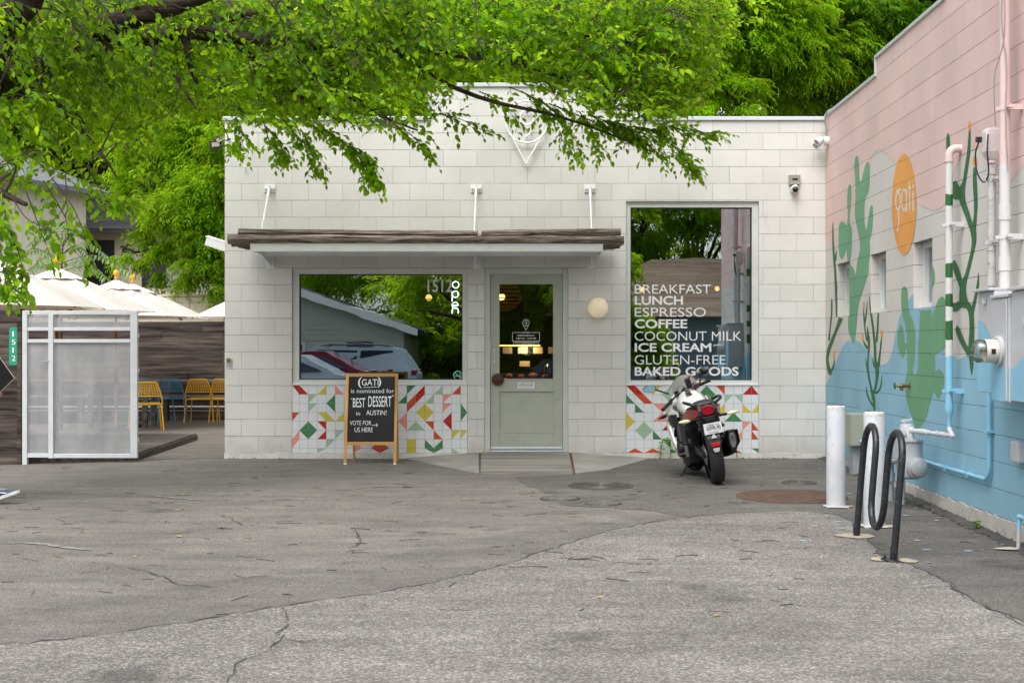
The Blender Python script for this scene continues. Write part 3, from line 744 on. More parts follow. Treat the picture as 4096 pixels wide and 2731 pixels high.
def pin_logo(mb, c, r, Y, wd):            # drop pin outline with a letter g inside
    cx, cz = c
    ringf(mb, cx, cz, Y, r-wd, r, 28); ringf(mb, cx, cz+.2*r, Y, .36*r-wd*.5, .36*r+wd*.5, 20)
    stroke2(mb, (cx-.72*r, cz-.70*r), (cx, cz-2.15*r), wd, Y); stroke2(mb, (cx+.72*r, cz-.70*r), (cx, cz-2.15*r), wd, Y)
    stroke2(mb, (cx-.1*r, cz+.55*r), (cx+.42*r, cz+.55*r), wd, Y); stroke2(mb, (cx+.34*r, cz+.3*r), (cx+.2*r, cz-.45*r), wd, Y); stroke2(mb, (cx+.2*r, cz-.45*r), (cx-.1*r, cz-.66*r), wd, Y)
def D5(x): return (1900 + .3188*x)*.5742
def D5y(y): return (1050 + .3188*y)*.5742
mb = MB(); Y = y0+.016
pin_logo(mb, (xf(D5(638)), zf(D5y(753))), .042, Y, .0045)
tx(mb, 'HOURS:', D5(586), D5(692), D5y(868), D5y(886), Y, .02); tx(mb, 'OPEN EVERYDAY', D5(530), D5(748), D5y(906), D5y(924), Y, .016); tx(mb, '8:00 AM - 10:00 PM', D5(515), D5(764), D5y(941), D5y(960), Y, .016)
tx(mb, 'WE ARE A CASHLESS ESTABLISHMENT', D5(501), D5(778), D5y(1006), D5y(1017), Y, .016)
def box_outline(x0, x1, ya, yb, skip=None):
    P = [(xf(D5(a)), zf(D5y(b))) for a, b in ((x0,ya),(x1,ya),(x1,yb),(x0,yb))]
    for i in range(4):
        if i == 0 and skip:
            stroke2(mb, P[0], (xf(D5(skip[0])), P[0][1]), .0045, Y); stroke2(mb, (xf(D5(skip[1])), P[0][1]), P[1], .0045, Y)
        else: stroke2(mb, P[i], P[(i+1) % 4], .0045, Y)
box_outline(469, 810, 876, 984, (578, 700)); box_outline(483, 797, 997, 1050)
mb.build('door_lettering', M['text'], dr, fix=False)

# ---------------- things fixed to the front wall ----------------
# globe lamp
c = at(1373.8, 706.7, -.16)
t = empty('wall_lamp', (c.x, 0, c.z), 'round frosted white globe lamp on the block wall beside the door', 'wall lamp')
mb = MB(); mb.ball((0,-.15,0), .122, 0, 32, 20); gl, gnt, gbs, go = new_mat('opal_globe')
gbs.inputs['Base Color'].default_value = srgb(250,238,214); gbs.inputs['Roughness'].default_value = .35
gbs.inputs['Emission Color'].default_value = srgb(255,222,170); gbs.inputs['Emission Strength'].default_value = .10
mb.build('globe', gl, t, smooth='all')
mb = MB(); mb.lathe([(.001,-.034),(.05,-.034),(.058,-.028),(.06,-.001)], (0,0,0), (0,1,0), 24); mb.cyl((0,-.03,-.02),(0,-.06,-.03),.03); mb.build('mount', M['white'], t, smooth=True)
# tube outline of a drop pin with a letter
cp = fw(1210, 282)
t = empty('pin_sign', (cp.x, 0, cp.z), 'unlit white tube sign of a map pin with letter g high on the wall', 'sign')
q = 1/190.184*.985; M['tube'] = paint('white_glass_tube', (.86,.87,.88,1), .15, .02)
def W(pts, y=-.055): return [(x*q, y, -yy*q) for x, yy in pts]
ring = [(48.3*math.cos(a), 48.8*math.sin(a)) for a in np.linspace(-math.pi/2, 1.5*math.pi, 49)]
mb = MB(); mb.tube(W(ring), .0115, 10); mb.build('ring_tube', M['tube'], t, smooth=True)
mb = MB(); mb.tube(W([(-32.5,38),(-31,42),(-4,94),(-1.5,98),(1,94),(29.5,43),(31.5,39)]), .0115, 10); mb.build('point_tube', M['tube'], t, smooth=True)
mb = MB(); g_ = [(19,-27.5),(2,-27),(-8,-24),(-15,-15),(-15,-5),(-9,4),(0,7),(10,4),(16,-4),(17,-12),(13,-21),(10,-24)]
mb.tube(W(smoothpath(g_, 5)), .0115, 10); mb.tube(W(smoothpath([(10,7),(11,12),(10,20),(6,28),(0,33),(-2,36)], 5)), .0115, 10); mb.build('letter_tube', M['tube'], t, smooth=True)
for x, y in ((19,-27),(-40,28),(42,26),(-1,48),(-16,70),(16,68),(-2,36)):
    mb = MB(); mb.cyl((x*q,-.05,-y*q),(x*q,0,-y*q),.006,None,8); mb.build('standoff', M['cap'], t, smooth=True)

# awning
AD = .95
sA = F/(-CAMY-AD)
fx0, fx1 = (574.7-PX)/sA, (1385-PX)/sA; fz1, fz0 = EYE-(561-PY)/sA, EYE-(577.5-PY)/sA
t = empty('awning', (0, 0, fz0), 'steel awning with white fascia and log deck hung on rods over window and door', 'awning')
mb = MB(); H = fz1-fz0
mb.box((fx0, -AD, 0), (fx1, -AD+.012, H)); mb.box((fx0, -AD+.012, 0), (fx1, -AD+.07, .010)); mb.box((fx0,-AD+.012,.010),(fx0+.01,-.02,H)); mb.box((fx1-.01,-AD+.012,.010),(fx1,-.02,H))
mb.box((fx0+.01,-.03,.010),(fx1-.01,-.002,H)); mb.box((fx0-.002,-AD-.006,H),(fx1+.002,-AD+.02,H+.006),1)
mb.build('fascia_frame', [M['white'], M['alu']], t, bevel=.002)
for x in (620, 1094, 1355):
    X = xf(x); mb = MB()
    mb.box((X-.045,-.022,.52+.0),( X+.045,-.001,.66)); e0 = (X, -.04, zf(433)-fz0); mb.v = []; mb.f = []; mb.m = []
    zt_ = zf(433)-fz0
    mb.box((X-.068,-.014,zt_-.048),(X+.068,-.001,zt_+.048))
    mb.box((X-.012,-.06,zt_-.03),(X-.004,-.014,zt_+.03)); mb.box((X+.004,-.06,zt_-.03),(X+.012,-.014,zt_+.03)); mb.cyl((X-.04,-.04,zt_),(X+.04,-.04,zt_),.009,None,8)
    for a in (-.05,.05): mb.cyl((X+a,-.03,zt_),(X+a,-.014,zt_),.014,None,6)
    mb.build('anchor_plate', M['white'], t, smooth=True)
    mb = MB(); d0, d1 = Vector((X,-.04,zt_)), Vector((X,-.62,H+.06)); dd = (d1-d0).normalized()
    mb.cyl(d0, d1, .0105, None, 10); mb.cyl(d0+dd*.0, d0+dd*.13, .007, .02, 8); mb.cyl(d0+dd*.13, d0+dd*.17, .019, .014, 8); mb.build('hanger_rod', M['white'], t, smooth=True)
    mb = MB(); mb.box((X-.04,-.012,-.14),(X+.055,-.001,-.002)); mb.prism([(X+.004,-.012,-.10),(X+.004,-.012,-.002),(X+.004,-.55,-.002),(X+.004,-.55,-.012)], (.008,0,0)); mb.cyl((X+.0,-.02,-.10),(X+.0,-.012,-.10),.012,None,6); mb.build('gusset', M['white'], t)
def log(pts, r, seed):
    rr = random.Random(seed); mb = MB(); n = 14; vs = []; L = smoothpath(pts, 22); N_ = len(L)
    ph = [rr.uniform(.86, 1.12) for _ in range(n)]
    for i, p in enumerate(L):
        rad = r*(1+.05*math.sin(i*.31+seed)+rr.uniform(-.035,.035))
        for k in range(n):
            a = 2*math.pi*k/n
            ph[k] = min(1.16, max(.82, ph[k]+rr.uniform(-.03,.03)))
            vs.append((p[0], p[1]+math.cos(a)*rad*ph[k], p[2]+math.sin(a)*rad*ph[k]))
    mb.add(vs, [(i*n+k, i*n+(k+1)%n, (i+1)*n+(k+1)%n, (i+1)*n+k) for i in range(N_-1) for k in range(n)])
    mb.add([L[0]]+vs[:n], [(0, k+1, (k+1)%n+1) for k in range(n)]); mb.add([L[-1]]+vs[-n:], [(0, (k+1)%n+1, k+1) for k in range(n)])
    return mb.build('log', M['log'], t, smooth=True)
def lx(x, d): return (x-PX)/(F/(-CAMY-d))
def lz(y, d): return EYE-(y-PY)/(F/(-CAMY-d)) - fz0
d = .80; log([(lx(524,d),-d,lz(549,d)),(lx(760,d),-d,lz(550.5,d)),(lx(1000,d),-d,lz(553,d)),(lx(1108,d),-d,lz(553.5,d))], .054, 1)
log([(lx(1100,d),-d-.02,lz(552,d)),(lx(1250,d),-d,lz(552.5,d)),(lx(1433,d),-d,lz(553,d))], .052, 2)
d = .72; log([(lx(548,d),-d,lz(534,d)),(lx(820,d),-d,lz(536.5,d)),(lx(1040,d),-d,lz(538.5,d)),(lx(1098,d),-d,lz(539,d))], .044, 3)
log([(lx(1106,d),-d,lz(536.5,d)),(lx(1260,d),-d,lz(535.5,d)),(lx(1426,d),-d,lz(533,d))], .042, 4)
for i, (d, xa, xb, r) in enumerate(((.66,532,1428,.05),(.55,540,1420,.05),(.44,547,1424,.05),(.33,555,1415,.05),(.22,563,1405,.05),(.11,570,1410,.05))):
    log([(lx(xa,d),-d,H+.045),(lx((xa+xb)/2,d),-d,H+.042),(lx(xb,d),-d,H+.045)], r, 10+i)

# small eye bolt, hasp with padlock, corner floods, security camera
t = empty('eye_bolt', fw(563, 384), 'tiny metal eye bolt on the upper left block wall', 'bolt')
mb = MB(); mb.cyl((0,0,0),(0,-.03,0),.007,None,8); mb.tube([(0.0+.014*math.cos(a),-.035,-.016+.018*math.sin(a)) for a in np.linspace(0,6.283,15)], .005, 6); mb.build('eye', M['alu'], t, smooth=True)
t = empty('padlock', fw(523, 828, .02), 'brass padlock on a steel hasp at the left wall corner', 'padlock')
mb = MB(); mb.box((-.006,-.012,-.02),(.03,.012,.032)); mb.build('lock_body', paint('aged_brass', srgb(140,124,76), .4, .1, metal=.6), t, bevel=.004)
mb = MB(); mb.tube(smoothpath([(0,0,-.02),(.0,0,-.045),(.014,0,-.055),(.028,0,-.045),(.028,0,-.02)], 4), .004, 6); mb.build('shackle', M['alu'], t, smooth=True)
mb = MB(); mb.box((-.02,.012,-.07),(.055,.019,.02)); mb.build('hasp', M['alu'], t)
t = empty('security_camera', fw(1824, 425), 'white dome camera under a grey junction box on the right of the facade', 'camera')
mb = MB(); mb.box((-.066,-.055,-.0),(.066,-.001,.115)); mb.box((-.03,-.058,.05),(.035,-.055,.075), 1); mb.build('junction_box', [paint('putty_box', srgb(150,146,132), .6, .05), M['dark']], t, bevel=.006)
mb = MB(); mb.lathe([(.001,0),(.05,0),(.052,.03),(.04,.05),(.001,.052)], (0,-.001,-.055), (0,-1,0), 20); mb.cyl((0,-.05,-.04),(0,-.085,-.062),.042,.046); mb.build('housing', M['white'], t, smooth=True)
mb = MB(); mb.ball((0,-.088,-.066), (.034,.034,.034), 0, 16, 10); mb.build('lens_dome', paint('camera_dome', (.01,.01,.011,1), .08), t, smooth='all')
# ---------------- painted neighbour building ----------------
nb = empty('painted_building', (WX, 0, 0), 'tall side wall of painted blocks with a desert mural in pink, white and blue', 'building')
def Bp(x, y): return A(x, y + 1306.8)
WINS = [(A(262, 1), A(388, 1)), (A(612, 1), A(768, 1)), (A(1057, 1), A(1253, 1))]
WINS = [(b[0], a[0]) for a, b in WINS]                     # (nearer Y, farther Y)
wz0, wz1 = 1.692, 2.301
st1, st2 = A(0,0), A(0,0)
st1 = F*WX/(2013-PX)+CAMY; st2 = F*WX/(2174-PX)+CAMY
YE = -9.3; T0, T1, T2 = 4.115, 4.30, 4.62
ycols = sorted({YE, st2, st1, 0.0} | {q for w_ in WINS for q in w_}); zrow = [-.3, .062, wz0, wz1, T0, T1, T2]
def nf(i, j):
    y, z = (ycols[i]+ycols[i+1])/2, (zrow[j]+zrow[j+1])/2
    if z > T0 and y > st1: return False
    if z > T1 and y > st2: return False
    for a, b in WINS:
        if a < y < b and wz0 < z < wz1: return False
    return True
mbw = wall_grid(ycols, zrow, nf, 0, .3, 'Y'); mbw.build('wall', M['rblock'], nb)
mb = MB(); mb.box((.3, YE, -.3), (6, YE+.25, T2)); mb.box((5.8, YE+.25, -.3), (6, 6, T2)); mb.box((0, .21, -.3), (.3, 6, T0)); mb.build('side_wall', M['rblock'], nb)
mb = MB(); mb.box((.3, YE+.25, 4.0), (5.8, 6, 4.1)); mb.build('roof', M['stucco'], nb)
mb = MB(); h = .035
mb.box((-.022, st1-.02, T0), (.33, .0, T0+h)); mb.box((-.024, st1-.022, T0+h), (.33, st1+.003, T1)); mb.box((-.022, st2-.02, T1), (.33, st1+.012, T1+h)); mb.box((-.024, st2-.022, T1+h), (.33, st2+.003, T2)); mb.box((-.022, YE-.02, T2), (.33, st2+.012, T2+h))
mb.build('coping', M['cap'], nb, bevel=.004)
mb = MB(); n = 150; up = []; lo = []; bk = []                # bare concrete footing
for k in range(n+1):
    y = YE + (0.0-YE)*k/n; q = random.uniform(-.012, .008); up.append((-.012, y, .062+q)); lo.append((-.018-random.uniform(0,.006), y, -.35)); bk.append((.01, y, .066+q))
mb.add(up+lo+bk, [(k, n+1+k, n+2+k, k+1) for k in range(n)] + [(k, k+1, 2*(n+1)+k+1, 2*(n+1)+k) for k in range(n)]); mb.build('foundation', M['stucco'], nb)
mb = MB()                                                   # tar rolled up against the footing, ragged top
up = []; lo = []
for k in range(n+1):
    y = YE + (0.0-YE)*k/n; up.append((-.022, y, gz(0,y)+.025+abs(random.gauss(0,.009)))); lo.append((-.075-random.uniform(0,.07), y, gz(0,y)+.0065))
mb.add(up+lo, [(k, n+1+k, n+2+k, k+1) for k in range(n)]); mb.build('tar_seal', M['seal'], nb)
for a, b in WINS:
    mb = MB(); i = .05; x0 = .085
    mb.box((x0, a, wz0), (x0+.08, a+i, wz1)); mb.box((x0, b-i, wz0), (x0+.08, b, wz1)); mb.box((x0, a+i, wz1-i), (x0+.08, b-i, wz1)); mb.box((x0, a+i, wz0), (x0+.08, b-i, wz0+i))
    mb.box((.04, a, wz0), (x0-.002, b, wz0+.02))
    wf = mb.build('window', M['frame'], nb, bevel=.003)
    mb = MB(); mb.box((x0+.045, a+i, wz0+i), (x0+.052, b-i, wz1-i)); mb.build('pane', M['glass'], wf)
    mb = MB(); mb.box((x0+.2, a, wz0), (x0+.21, b, wz1)); mb.build('backing_sheet', M['dark'], wf)  # near-black sheet set behind the pane

# mural: layers of paint, each a thin sheet lying on the block face
LAYER = [0.0]
mural = MB()
def on_wall(yz, off): return (-off, yz[0], yz[1])
def clip_add(poly, m, off):           # polygon in (Y,z) cut round the window openings
    bm = bmesh.new()
    vs = [bm.verts.new((y, z, 0)) for y, z in poly]
    try: bm.faces.new(vs)
    except ValueError: bm.free(); return
    bmesh.ops.triangulate(bm, faces=bm.faces[:])
    cuts = [((YE+.001,0,0),(1,0,0)), ((-.012,0,0),(1,0,0)), ((0,.063,0),(0,1,0)), ((0,T0,0),(0,1,0)), ((st1,0,0),(1,0,0)), ((st2,0,0),(1,0,0)), ((0,T1,0),(0,1,0)), ((0,T2,0),(0,1,0))]
    for a, b in WINS: cuts += [((a,0,0),(1,0,0)), ((b,0,0),(1,0,0))]
    cuts += [((0,wz0,0),(0,1,0)), ((0,wz1,0),(0,1,0))]
    for c, nrm in cuts:
        bmesh.ops.bisect_plane(bm, geom=bm.verts[:]+bm.edges[:]+bm.faces[:], plane_co=c, plane_no=nrm)
    kill = []
    for f in bm.faces:
        c = f.calc_center_median(); y, z = c.x, c.y
        out = y > -.012 or y < YE or z < .063 or (y > st1 and z > T0) or (y > st2 and z > T1) or z > T2
        if out or any(a < y < b and wz0 < z < wz1 for a, b in WINS): kill.append(f)
    bmesh.ops.delete(bm, geom=kill, context='FACES')
    bm.verts.index_update()
    mural.add([on_wall((v.co.x, v.co.y), off) for v in bm.verts], [tuple(v.index for v in f.verts) for f in bm.faces], m)
    bm.free()
def lay(step=.00004):
    LAYER[0] += step; return .002 + LAYER[0]
def region(pts, m, n=5): clip_add([A(x, y) for x, y in smoothpath(pts, n)], m, lay())
def stroke(pts, m):                   # brush stroke of changing width on the plate
    P = smoothpath(pts, 6); Lf = []; Rt = []
    for i, (x, y, w_) in enumerate(P):
        a, b = P[max(i-1,0)], P[min(i+1,len(P)-1)]; tx_, ty_ = b[0]-a[0], b[1]-a[1]; l = math.hypot(tx_, ty_) or 1
        nx_, ny_ = -ty_/l, tx_/l
        Lf.append((x+nx_*w_/2, y+ny_*w_/2)); Rt.append((x-nx_*w_/2, y-ny_*w_/2))
    o_ = lay()
    for i in range(len(P)-1): clip_add([A(*p) for p in (Lf[i], Lf[i+1], Rt[i+1], Rt[i])], m, o_ + (i % 3)*.00001)
def blob(cx, cy, rx, ry, m, n=28): clip_add([A(cx+rx*math.cos(t_), cy+ry*math.sin(t_)) for t_ in np.linspace(0, 2*math.pi, n+1)[:-1]], m, lay())
def Bs(pts): return [(p[0], p[1]+1306.8) + tuple(p[2:]) for p in pts]
PK, BL, CA, C2, DG, OR, MW = range(7)
def fill_to(line, zend, m):            # area between a boundary line and a level
    L = [(-.012, line[0][1])]
    for y, z in line:
        if y < L[-1][0]-.002: L.append((y, z))
    L.append((YE, L[-1][1])); o_ = lay()
    for (ya, za), (yb, zb) in zip(L[:-1], L[1:]): clip_add([(ya, za), (yb, zb), (yb, zend), (ya, zend)], m, o_)
low = [(140,1200),(215,1270),(262,1210),(275,1080),(330,1010),(420,1050),(440,900),(560,760),(600,560),(610,380),(640,300),(690,262),(740,275),(790,310),(830,370),(870,420),(960,620),(1085,800),(1150,850),(1200,870),(1270,890),(1340,870),(1400,790),(1450,640),(1490,470),(1540,360),(1600,300),(1680,260),(1740,250),(1790,330),(1830,470),(1930,640),(2050,640),(2130,520),(2230,420),(2420,380),(2700,560)]
far = [(0,wz1),]
lp = [A(x, y) for x, y in smoothpath(low, 5)]
fill_to(lp, T2, PK)
bl = Bs([(140,1400),(200,1290),(240,1190),(280,1090),(310,1020),(350,965),(400,945),(450,942),(500,965),(540,1010),(600,1080),(650,1140),(700,1190),(740,1198),(790,1170),(820,1110),(850,990),(880,830),(910,710),(945,630),(985,550),(1020,500),(1060,460),(1100,480),(1180,520),(1250,560),(1285,650),(1310,800),(1350,960),(1400,1090),(1480,1100),(1530,1142),(1600,1105),(1690,1090),(1800,1120),(1900,1200),(2050,1230),(2200,1100),(2400,900)])
lp = [A(x, y) for x, y in smoothpath(bl, 5)]
fill_to(lp, .063, BL)
# tall cactus and its neighbour
for s_ in ([(462,322,6),(465,350,36),(465,440,52),(470,540,46),(478,640,60)], [(582,385,10),(578,420,44),(565,520,74),(553,620,90),(530,720,100)],
           [(500,590,60),(512,680,130),(505,760,104),(495,850,98),(495,950,98),(506,1050,86),(530,1150,92),(548,1230,102),(548,1330,108),(530,1440,120),(520,1540,126),(490,1640,124),(456,1740,130),(436,1850,104),(428,1950,92),(420,2060,92),(418,2160,74),(428,2240,40),(430,2284,6)],
           [(620,838,8),(619,870,28),(612,950,44),(602,1050,54),(588,1130,62),(570,1200,60)],
           [(395,616,6),(392,650,32),(388,740,44),(385,840,40),(384,940,22),(378,1040,30)], [(380,1030,20),(384,1090,60),(384,1200,60),(384,1300,52),(382,1380,36),(380,1424,24)],
           [(310,1008,20),(315,1050,76),(326,1120,100),(326,1200,104),(316,1290,84),(308,1360,50),(306,1400,12)], [(340,1080,60),(370,1140,90),(370,1230,70)],
           [(410,1478,20),(416,1520,46),(420,1600,66),(424,1700,74)], [(395,1440,10),(396,1700,20),(398,2000,30)]): stroke(s_, CA)
for s_ in ([(215,1018,6),(216,1100,16),(218,1250,20),(228,1400,22),(240,1550,22),(248,1750,22),(254,1900,22),(258,2000,24)], [(300,2016,50),(284,2060,40),(248,2150,30),(205,2260,34),(172,2350,34),(156,2450,26),(172,2540,36),(186,2590,40),(186,2616,8)],
           [(255,1308,5),(248,1360,16),(240,1420,18)], [(270,1606,4),(262,1680,12),(255,1740,18)], [(205,1810,5),(203,1860,16),(202,1960,15),(192,2060,14),(182,2160,14),(174,2250,24)], [(230,2448,6),(224,2510,18),(205,2560,26),(188,2580,28)]): stroke(s_, DG)
blob(228, 2406, 10, 44, OR)
for s_ in ([(650,1691,20),(648,1600,26),(637,1530,34),(612,1420,22),(588,1300,24),(582,1180,16),(590,1050,18),(592,950,22),(582,860,20),(578,800,5)], [(588,1290,22),(570,1210,18),(560,1125,5)], [(587,1030,26),(560,1000,24),(535,950,8)],
           [(575,950,20),(555,850,14),(541,720,14),(537,610,7)], [(548,770,16),(568,640,12),(575,533,4)], [(645,1500,26),(672,1380,28),(680,1250,40),(660,1150,28),(655,1000,26),(640,850,22),(620,700,20),(605,600,14),(597,478,4)],
           [(672,960,20),(684,800,18),(690,660,16)], [(690,1220,34),(705,1100,18),(720,960,14),(722,908,6)], [(675,1240,26),(645,1200,18),(630,1125,4)], [(660,1500,22),(700,1460,20),(722,1400,16),(732,1298,4)], [(563,1412,4),(572,1490,16),(596,1560,18),(640,1630,24)]): stroke(Bs(s_), DG)
for c in ((527,915,10,42),(538,577,10,35),(727,875,13,42)): blob(c[0], c[1]+1306.8, c[2], c[3], OR)
for s_ in ([(963,380,12),(965,420,60),(968,560,72),(985,680,76),(1020,780,90),(1035,950,88),(1030,1150,78),(1024,1250,58),(1028,1330,96),(1035,1420,130),(1050,1520,140)], [(930,783,14),(926,840,54),(930,960,76),(942,1070,60),(946,1130,10)], [(950,1010,60),(985,1010,70),(1010,1000,60)],
           [(1185,628,120),(1190,700,128),(1195,850,150),(1192,1000,172),(1198,1150,176),(1190,1300,190),(1150,1400,260),(1125,1470,280),(1115,1545,262),(1115,1640,212),(1117,1712,175),(1108,1795,108),(1103,1885,6)],
           [(1362,486,16),(1355,530,80),(1335,640,116),(1312,770,150),(1300,880,180),(1290,1000,150),(1250,1060,90)], [(1340,900,110),(1345,1000,90),(1310,1060,20)],
           [(1325,1246,14),(1325,1290,96),(1322,1390,112),(1318,1480,84),(1318,1552,10)], [(1230,1350,120),(1300,1340,110)], [(1250,150,10),(1264,240,28),(1264,330,24),(1252,400,8)]): stroke(Bs(s_), C2)
blob(962, 830, 128, 527, OR, 40)
for s_ in ([(1419,86,6),(1422,140,36),(1424,300,44),(1425,420,40)], [(1648,50,18),(1640,250,32),(1612,450,34),(1588,600,36),(1560,700,76),(1575,800,60),(1610,900,56),(1650,1020,50),(1682,1100,60),(1692,1200,48),(1680,1300,36),(1650,1430,34),(1620,1550,36),(1590,1640,50),(1575,1750,70),(1592,1860,90),(1640,1900,60),(1665,2000,50),(1670,2150,50),(1664,2300,58),(1665,2420,50),(1668,2520,36),(1668,2612,6)],
           [(1486,590,44),(1515,680,76),(1560,735,70)], [(1700,444,26),(1702,600,42),(1711,800,38),(1706,950,32),(1690,1090,44)], [(1440,690,40),(1500,725,100),(1560,740,70)], [(1478,1415,30),(1510,1520,62),(1550,1640,50),(1580,1730,50)],
           [(1440,1890,90),(1490,1905,90),(1545,1875,70),(1600,1855,90)], [(1740,1546,5),(1731,1680,24),(1695,1860,30),(1668,1960,44)], [(1517,2096,8),(1526,2150,50),(1580,2280,52),(1645,2390,56)]): stroke(s_, DG)
blob(1648, 10, 16, 50, OR); blob(1703, 380, 24, 66, OR); blob(1394, 1200, 8, 66, OR)
W_ = MW
def ringst(cx, cy, rx, ry, w_, m):
    o_ = lay(); P = np.linspace(0, 2*math.pi, 33)
    for a, b in zip(P[:-1], P[1:]):
        clip_add([A(cx+(rx+e)*math.cos(t_), cy+(ry+e*2.2)*math.sin(t_)) for t_, e in ((a,-w_/2),(b,-w_/2),(b,w_/2),(a,w_/2))], m, o_)
ringst(899, 792, 25, 92, 12, W_); ringst(963, 785, 25, 108, 12, W_)
for s_ in ([(878,690,14),(900,684,22),(936,668,20)], [(906,880,12),(908,960,12),(906,1030,12),(897,1085,14),(888,1112,18)], [(988,672,12),(988,780,11),(990,912,11)], [(1019,588,10),(1020,740,13),(1020,896,12)], [(1004,662,26),(1020,655,30),(1036,648,24)], [(1056,690,13),(1056,790,14),(1056,902,12)]): stroke(s_, W_)
blob(1057, 640, 8, 22, W_)
mural.build('mural', [M['pink'], M['blue'], M['cact'], M['cact2'], M['dgreen'], M['orange'], M['mwhite']], nb, fix=True)
for p in bpy.data.objects['mural'].data.polygons:
    pass
# ---------------- services on the painted wall ----------------
def onw(x, y, off):                   # plate position at distance off in front of the painted wall
    X = WX - off; Z = F*X/(x-PX); return Vector((X, Z+CAMY, EYE-(y-PY)*Z/F))
def paintband(name, stops, rough=.42, dirt=.25):    # pipe painted in bands by height
    m, nt, bs, out = new_mat(name); sep = nt.nodes.new('ShaderNodeSeparateXYZ'); w_ = wpos(nt); nt.links.new(w_, sep.inputs[0])
    f = math_n(nt, 'DIVIDE', math_n(nt, 'ADD', sep.outputs[2], math_n(nt, 'MULTIPLY', noise_n(nt, w_, 16, 3), .05)), 5.0)
    r_ = nt.nodes.new('ShaderNodeValToRGB'); r_.color_ramp.interpolation = 'CONSTANT'; el = r_.color_ramp.elements
    while len(el) < len(stops): el.new(.5)
    for e, (z, c) in zip(el, stops): e.position = max(0, z/5.0); e.color = c
    nt.links.new(f, r_.inputs[0]); d = ramp(nt, noise_n(nt, stretch(nt, w_, 9, 9, 3), 1, 7, .7), [(.56, grey(0)), (.74, grey(dirt))])
    nt.links.new(mix(nt, d, r_.outputs[0], (.30,.26,.21,1)), bs.inputs['Base Color']); bs.inputs['Roughness'].default_value = rough
    return m
PW, PB, PP, PG = (.64,.635,.63,1), srgb(134,190,216), srgb(220,194,190), srgb(42,98,48)
def uz(x, y, off): return onw(x, y, off).z
def strap(mb, c, r, m=0, w_=.028):    # split clamp standing off the wall on a channel
    mb.lathe([(r+.001,-w_/2),(r+.005,-w_/2),(r+.005,w_/2),(r+.001,w_/2)], c, (0,0,1), 18, m)
    mb.box((c.x-r-.03,c.y-.006,c.z-.012),(c.x-r,c.y+.006,c.z+.012), m); mb.box((c.x+.0,c.y-r-.05,c.z-.02),(WX-.001,c.y-r-.01,c.z+.02), m); mb.box((c.x-.01,c.y-r-.06,c.z-.004),(c.x+.02,c.y-r-.0,c.z+.004), m)
# gas riser with elbow
b = onw(2180, 950, .10); top = onw(2180, 360, .10).z
tq = empty('gas_riser_pipe', (b.x, b.y, 0), 'white and blue pipe with a pink elbow at its top and green paint patches', 'pipe')
r_ = .030; z0 = b.z
ba = A(1440, 700); bands = [(0,PB),(uz(2182,814,.1)-.0,PW),(uz(2182,776,.1),PG),(uz(2182,733,.1),PW),(uz(2182,701,.1),PG),(uz(2182,672,.1),PW),(uz(2182,635,.1),PG),(uz(2182,600,.1),PW),(uz(2182,471,.1),PG),(uz(2182,441,.1),PW),(uz(2182,364,.1),PP)]
mp = paintband('riser_paint', bands)
mb = MB(); mb.tube([(0,0,z0),(0,0,top-.02)], r_, 18); mb.build('pipe', mp, tq, smooth=True)
mb = MB(); mb.tube([(0,0,top-.03),(0,0,top+.01)]+[(.055-.055*math.cos(a),0,top+.01+.055*math.sin(a)) for a in np.linspace(.2,math.pi/2,6)]+[(.099,0,top+.065)], .034, 18); mb.lathe([(.040,0),(.040,.02)],(0,0,top-.045),n=18); mb.build('elbow', mp, tq, smooth=True)
for y in (517, 897):
    mb = MB(); strap(mb, Vector((WX-.10, b.y, onw(2180, y, .10).z)), r_); mb.v = [(x-b.x, y_-b.y, z) for x, y_, z in mb.v]; mb.build('clamp', mp, tq)
mb = MB(); mb.lathe([(.036,.10),(.036,.06),(.030,.02),(.020,0),(.018,-.10)], (0,0,z0-.02), n=18); mb.build('reducer', mp, tq, smooth=True)
# gas meter set
gm = gp(2085, 1140); gm = Vector((WX-.28, gm.y+.0, 0)); Yg = onw(2085, 1050, .25).y
t = empty('gas_meter', (0, 0, 0), 'grey cast gas meter with white piping low on the blue wall behind the rack', 'gas meter')
c = onw(2092, 1050, .24)
GM = paint('meter_grey', (.31,.33,.35,1), .45, .08, 6, dirt=.25)
def q3(x, y, off): return onw(x, y, off)
mb = MB(); cx, cy, cz = c.x, c.y, c.z
mb.lathe([(.001,.15),(.085,.148),(.10,.135),(.10,.02),(.115,-.02),(.125,-.10),(.11,-.165),(.06,-.185),(.001,-.19)], (cx,cy,cz), n=28); mb.lathe([(.001,.165),(.108,.163),(.112,.15),(.112,.140),(.10,.134)], (cx,cy,cz), n=28); mb.build('body', GM, t, smooth=True)
mb = MB()
mb.lathe([(.001,-.165),(.05,-.163),(.075,-.15),(.082,-.125),(.094,-.12),(.094,-.10),(.08,-.095),(.075,-.02)], (cx,cy,cz-.08), (-.25,1,0), 24); mb.build('diaphragm_cover', GM, t, smooth=True)
for a in np.linspace(0,6.283,7)[:-1]: pass
mb = MB(); mb.box((cx-.19,cy-.06,cz+.0),(cx-.11,cy+.06,cz+.16)); mb.box((cx-.193,cy-.04,cz+.03),(cx-.19,cy+.04,cz+.12),1); mb.build('index_box', [GM, M['glass']], t, bevel=.008)
def pp(pts, r, n=12): mb.tube(smoothpath(pts, 4), r, n)
mb = MB(); e1 = q3(2187,1000,.10); yA = cy-.03
z1 = cz+.15; zt_ = e1.z
mb.tube([(cx,yA,z1),(cx,yA,zt_-.02)], .022, 12); mb.ball((cx,yA,zt_), .032, 0, 14, 8); mb.tube([(cx,yA,zt_),(e1.x,e1.y,e1.z)], .0165, 12)
